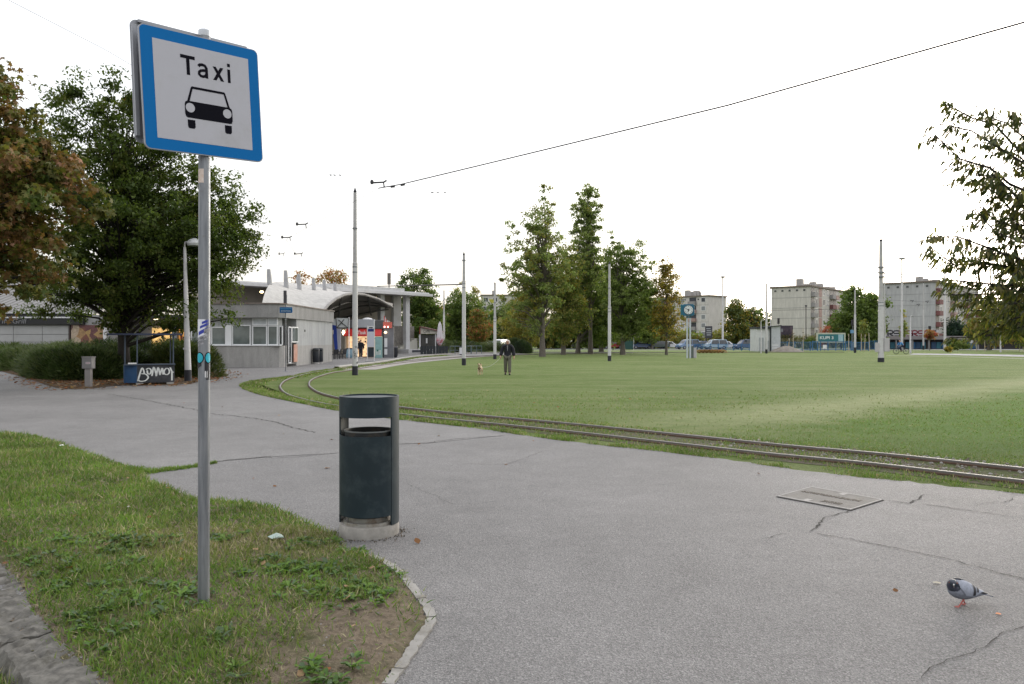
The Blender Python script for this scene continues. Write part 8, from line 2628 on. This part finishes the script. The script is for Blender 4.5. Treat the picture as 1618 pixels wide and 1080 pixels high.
    if hair:
        hj = dict(a=(0, .01, 1.70, (.085, .095)), b=(0, .03, 1.62, (.085, .07)), c=(.078, -.005, 1.59, .045), d=(.095, -.01, 1.50, .038), e=(-.078, -.005, 1.59, .045), f=(-.095, -.01, 1.50, .038), g=(0, .055, 1.52, (.07, .04)))
        el = [('a', 'b'), ('b', 'c'), ('c', 'd'), ('b', 'e'), ('e', 'f'), ('b', 'g')] if hair[1] == 'long' else [('a', 'b')]
        hj = {q: hj[q] for q in (hj if hair[1] == 'long' else 'ab')}
        skinned('hair', hj, el, hair[0], o, 2, 'b')
    if gear: gear(o)
    o.scale = (k, k, k)
    return o
M_JACK = mat('black_jacket_cloth', (.010, .010, .016), .85, var=.3, scale=12)
M_TROU = mat('khaki_trouser_cloth', (.115, .11, .085), .85, var=.3, scale=8)
mx, my = G(802, 592)
man = person('person', 'person with white hair, dark jacket and khaki trousers walking a dog on the lawn', (mx, my, 0), R(-2), 1.72,
             {'top': M_JACK, 'legs': M_TROU, 'shoe': mat('dark_shoe', (.02, .02, .02), .6)}, (mat('white_hair', (.55, .50, .47), .8), 'long'), stride=.10,
             arms={'l': [(-.20, 0, 1.40), (-.28, .01, 1.13), (-.335, -.08, .92)], 'r': [(.20, 0, 1.40), (.275, .03, 1.13), (.31, -.04, .90)]})
MB().path([(-.0, -.125, 1.42), (0, -.145, 1.30), (0, -.16, 1.16)], [.028, .016, .008], n=8).build('shirt_front', mat('grey_shirt', (.22, .21, .21), .8), man, smooth=True)
# dog, facing the viewer
dx, dy = G(758.5, 592.5)
dog = empty('dog', (dx, dy, 0), R(-8), label='small tan and white dog on a lead left of the walking person', cat='dog')
M_TAN = mat('dog_tan_fur', (.42, .27, .13), .9, var=.45, scale=14, c2=(.55, .47, .36))
DJ = dict(pel=(0, .20, .30, .060), mid=(0, .06, .29, .062), che=(0, -.10, .29, .075), nek=(0, -.16, .38, .050), hd=(0, -.20, .455, .055), muz=(0, -.285, .43, .026), t1=(.0, .27, .36, .018), t2=(.02, .30, .46, .012),
          fr=(.05, -.12, .22, .034), fr2=(.052, -.11, .12, .020), fr3=(.052, -.125, .02, .019), fl=(-.05, -.12, .22, .034), fl2=(-.052, -.13, .12, .020), fl3=(-.052, -.15, .02, .019),
          br=(.05, .19, .24, .040), br1=(.055, .15, .18, .028), br2=(.055, .25, .11, .017), br3=(.055, .215, .02, .018), bl=(-.05, .19, .24, .040), bl1=(-.055, .14, .18, .028), bl2=(-.055, .24, .11, .017), bl3=(-.055, .20, .02, .018))
skinned('body', DJ, [('pel', 'mid'), ('mid', 'che'), ('che', 'nek'), ('nek', 'hd'), ('hd', 'muz'), ('pel', 't1'), ('t1', 't2'), ('che', 'fr'), ('fr', 'fr2'), ('fr2', 'fr3'), ('che', 'fl'), ('fl', 'fl2'), ('fl2', 'fl3'),
                     ('pel', 'br'), ('br', 'br1'), ('br1', 'br2'), ('br2', 'br3'), ('pel', 'bl'), ('bl', 'bl1'), ('bl1', 'bl2'), ('bl2', 'bl3')], M_TAN, dog, 2, 'mid')
for s_ in (-1, 1):
    MB().add([(s_ * .03, -.19, .50), (s_ * .065, -.18, .49), (s_ * .075, -.20, .425), (s_ * .05, -.215, .46)], [(0, 1, 2, 3), (3, 2, 1, 0)]).build('ear', mat('dog_dark_ear', (.12, .06, .03), .9), dog, fixn=False)
    MB().lathe([(.002, .468), (.009, .474), (.002, .480)], 8, c=(s_ * .024, -.248)).build('eye', M_BLACK, dog)
MB().path([(0, -.305, .437), (0, -.318, .432)], [.013, .008], n=8).build('nose', M_BLACK, dog)
MB().path([(-.045, -.155, .36), (0, -.205, .33), (.045, -.155, .36)], .014, n=6).build('harness', M_BLACK, dog)
MB().path([(-.05, -.165, .30), (0, -.19, .24), (.05, -.165, .30)], .022, n=6).build('dark_chest_patch', mat('dog_black_patch', (.03, .02, .015), .9), dog, smooth=True)
dog.scale = (1.15, 1.15, 1.15)
hl = Vector((mx - .335 * .98, my - .09, .84))
dl_ = Vector((dx + .03, dy - .15, .40))
P0 = [hl.lerp(dl_, t) - Vector((0, 0, .22 * 4 * t * (1 - t) * .8)) for t in [i / 12 for i in range(13)]]
ld = MB().path([tuple(p - hl) for p in P0], .006, n=5).build('dog_lead', mat('pale_lead', (.55, .55, .5), .7), loc=tuple(hl))
tag(ld, 'thin pale dog lead sagging between the person and the dog', 'dog lead')

# cyclist at the right
d = 90.0
cx_ = Xp(1424, d)
bike = empty('bicycle', (cx_, d, 0), R(180), label='dark mountain bicycle ridden along the far edge of the lawn', cat='bicycle')
tw = MB()
M_BK = mat('bicycle_dark_frame', (.03, .03, .035), .4)
def torus(c, R_, r_, n=28, k=6):
    vs, fs = [], []
    for i in range(n):
        t = 2 * pi * i / n
        for j in range(k):
            u = 2 * pi * j / k
            vs.append((c[0] + (R_ + r_ * cos(u)) * cos(t), c[1] + r_ * sin(u), c[2] + (R_ + r_ * cos(u)) * sin(t)))
    for i in range(n):
        for j in range(k): fs.append((i * k + j, i * k + (j + 1) % k, ((i + 1) % n) * k + (j + 1) % k, ((i + 1) % n) * k + j))
    return vs, fs
for xx in (-.58, .58):
    w_ = MB().add(*torus((0, 0, 0), .335, .028)).build('wheel', M_TYRE, bike, loc=(xx, 0, .365))
    sp = MB()
    for i in range(10):
        t = pi * i / 10
        sp.tube((cos(t) * .32, 0, sin(t) * .32), (-cos(t) * .32, 0, -sin(t) * .32), .004, n=4)
    sp.build('spokes', M_GALV, w_)
fr = MB()
for a, b in (((-.58, 0, .365), (-.10, 0, .35)), ((-.58, 0, .365), (-.22, 0, .80)), ((-.10, 0, .35), (-.22, 0, .88)), ((-.10, 0, .35), (.38, 0, .78)), ((-.20, 0, .80), (.37, 0, .86)), ((.35, 0, .95), (.58, 0, .365))):
    fr.tube(a, b, .02, n=6)
fr.build('frame', M_BK, bike)
MB().box(-.34, -.10, -.07, .07, .90, .95).build('saddle', M_BK, bike, bevel=.02)
MB().tube((.34, -.30, 1.0), (.34, .30, 1.0), .014, n=6).build('handlebar', M_BK, bike)
MB().tube((-.10, -.12, .30), (-.10, .12, .42), .015, n=6).build('crank', M_BK, bike)
M_RBL = mat('rider_blue_jacket', (.06, .22, .48), .7, var=.2, scale=8)
rid = empty('person', (cx_, d, 0), R(180), label='person in a blue jacket leaning forward on the bicycle at the right', cat='person')
RJ = dict(pel=(-.22, 0, 1.0, (.12, .11)), spi=(-.10, 0, 1.20, (.11, .12)), che=(.06, 0, 1.38, (.12, .15)), nec=(.16, 0, 1.48, .05), hd=(.22, 0, 1.57, .075), hd1=(.22, 0, 1.66, .078),
          rs=(.08, -.18, 1.38, .05), re=(.20, -.24, 1.18, .04), rw=(.33, -.24, 1.03, .032), ls=(.08, .18, 1.38, .05), le=(.20, .24, 1.18, .04), lw=(.33, .24, 1.03, .032),
          rh=(-.18, -.09, .95, .08), rk=(.12, -.10, .72, .06), ra=(-.08, -.11, .34, .04), rt=(.06, -.11, .29, .035), lh=(-.18, .09, .95, .08), lk=(.14, .10, .86, .06), la=(.0, .11, .50, .04), lt=(.13, .11, .45, .035))
for sd, s_ in (('r', -1), ('l', 1)):
    for f in range(4): RJ[f'{sd}f{f}'] = (.375 + .004 * f, s_ * (.205 + .022 * f), .985, .010)
    RJ[f'{sd}th'] = (.34, s_ * .19, .985, .011)
RE = [('pel', 'spi'), ('spi', 'che'), ('che', 'nec'), ('nec', 'hd'), ('hd', 'hd1'), ('che', 'rs'), ('rs', 're'), ('re', 'rw'), ('che', 'ls'), ('ls', 'le'), ('le', 'lw'), ('pel', 'rh'), ('rh', 'rk'), ('rk', 'ra'), ('ra', 'rt'), ('pel', 'lh'), ('lh', 'lk'), ('lk', 'la'), ('la', 'lt')]
for f in range(4): RE += [('rw', f'rf{f}'), ('lw', f'lf{f}')]
RE += [('rw', 'rth'), ('lw', 'lth')]
skinned('body', RJ, RE, M_SKIN, rid, 2, 'pel')
sub_ = lambda ks, dr: {q: (RJ[q][0], RJ[q][1], RJ[q][2], tuple(v + dr for v in RJ[q][3]) if isinstance(RJ[q][3], tuple) else RJ[q][3] + dr) for q in ks}
skinned('jacket', sub_(['pel', 'spi', 'che', 'rs', 're', 'rw', 'ls', 'le', 'lw'], .025), [('pel', 'spi'), ('spi', 'che'), ('che', 'rs'), ('rs', 're'), ('re', 'rw'), ('che', 'ls'), ('ls', 'le'), ('le', 'lw')], M_RBL, rid, 2, 'pel')
skinned('trousers', sub_(['pel', 'rh', 'rk', 'ra', 'lh', 'lk', 'la'], .018), [('pel', 'rh'), ('rh', 'rk'), ('rk', 'ra'), ('pel', 'lh'), ('lh', 'lk'), ('lk', 'la')], mat('rider_dark_trousers', (.02, .025, .05), .8), rid, 2, 'pel')
skinned('cap', {'a': (.22, 0, 1.69, .082), 'b': (.31, 0, 1.675, .03)}, [('a', 'b')], mat('rider_dark_cap', (.03, .06, .12), .7), rid, 2, 'a')
for s_, q in ((-1, 'rt'), (1, 'lt')):
    x, y, z, r = RJ[q]
    skinned('shoe', {'a': (x - .12, y, z + .03, .045), 'b': (x + .04, y, z, .04)}, [('a', 'b')], M_BK, rid, 1, 'a')
# dark figure at the kiosk
kx_, kd = Xp(570, 71), 71
person('person', 'person in dark clothes standing at the lit kiosk, seen from behind', (kx_, kd, 0), R(175), 1.72, {'top': M_JACK, 'legs': mat('dark_navy_trousers', (.02, .02, .03), .8), 'shoe': M_FASW}, (mat('dark_brown_hair', (.03, .02, .015), .8), 'short'), stride=.06)
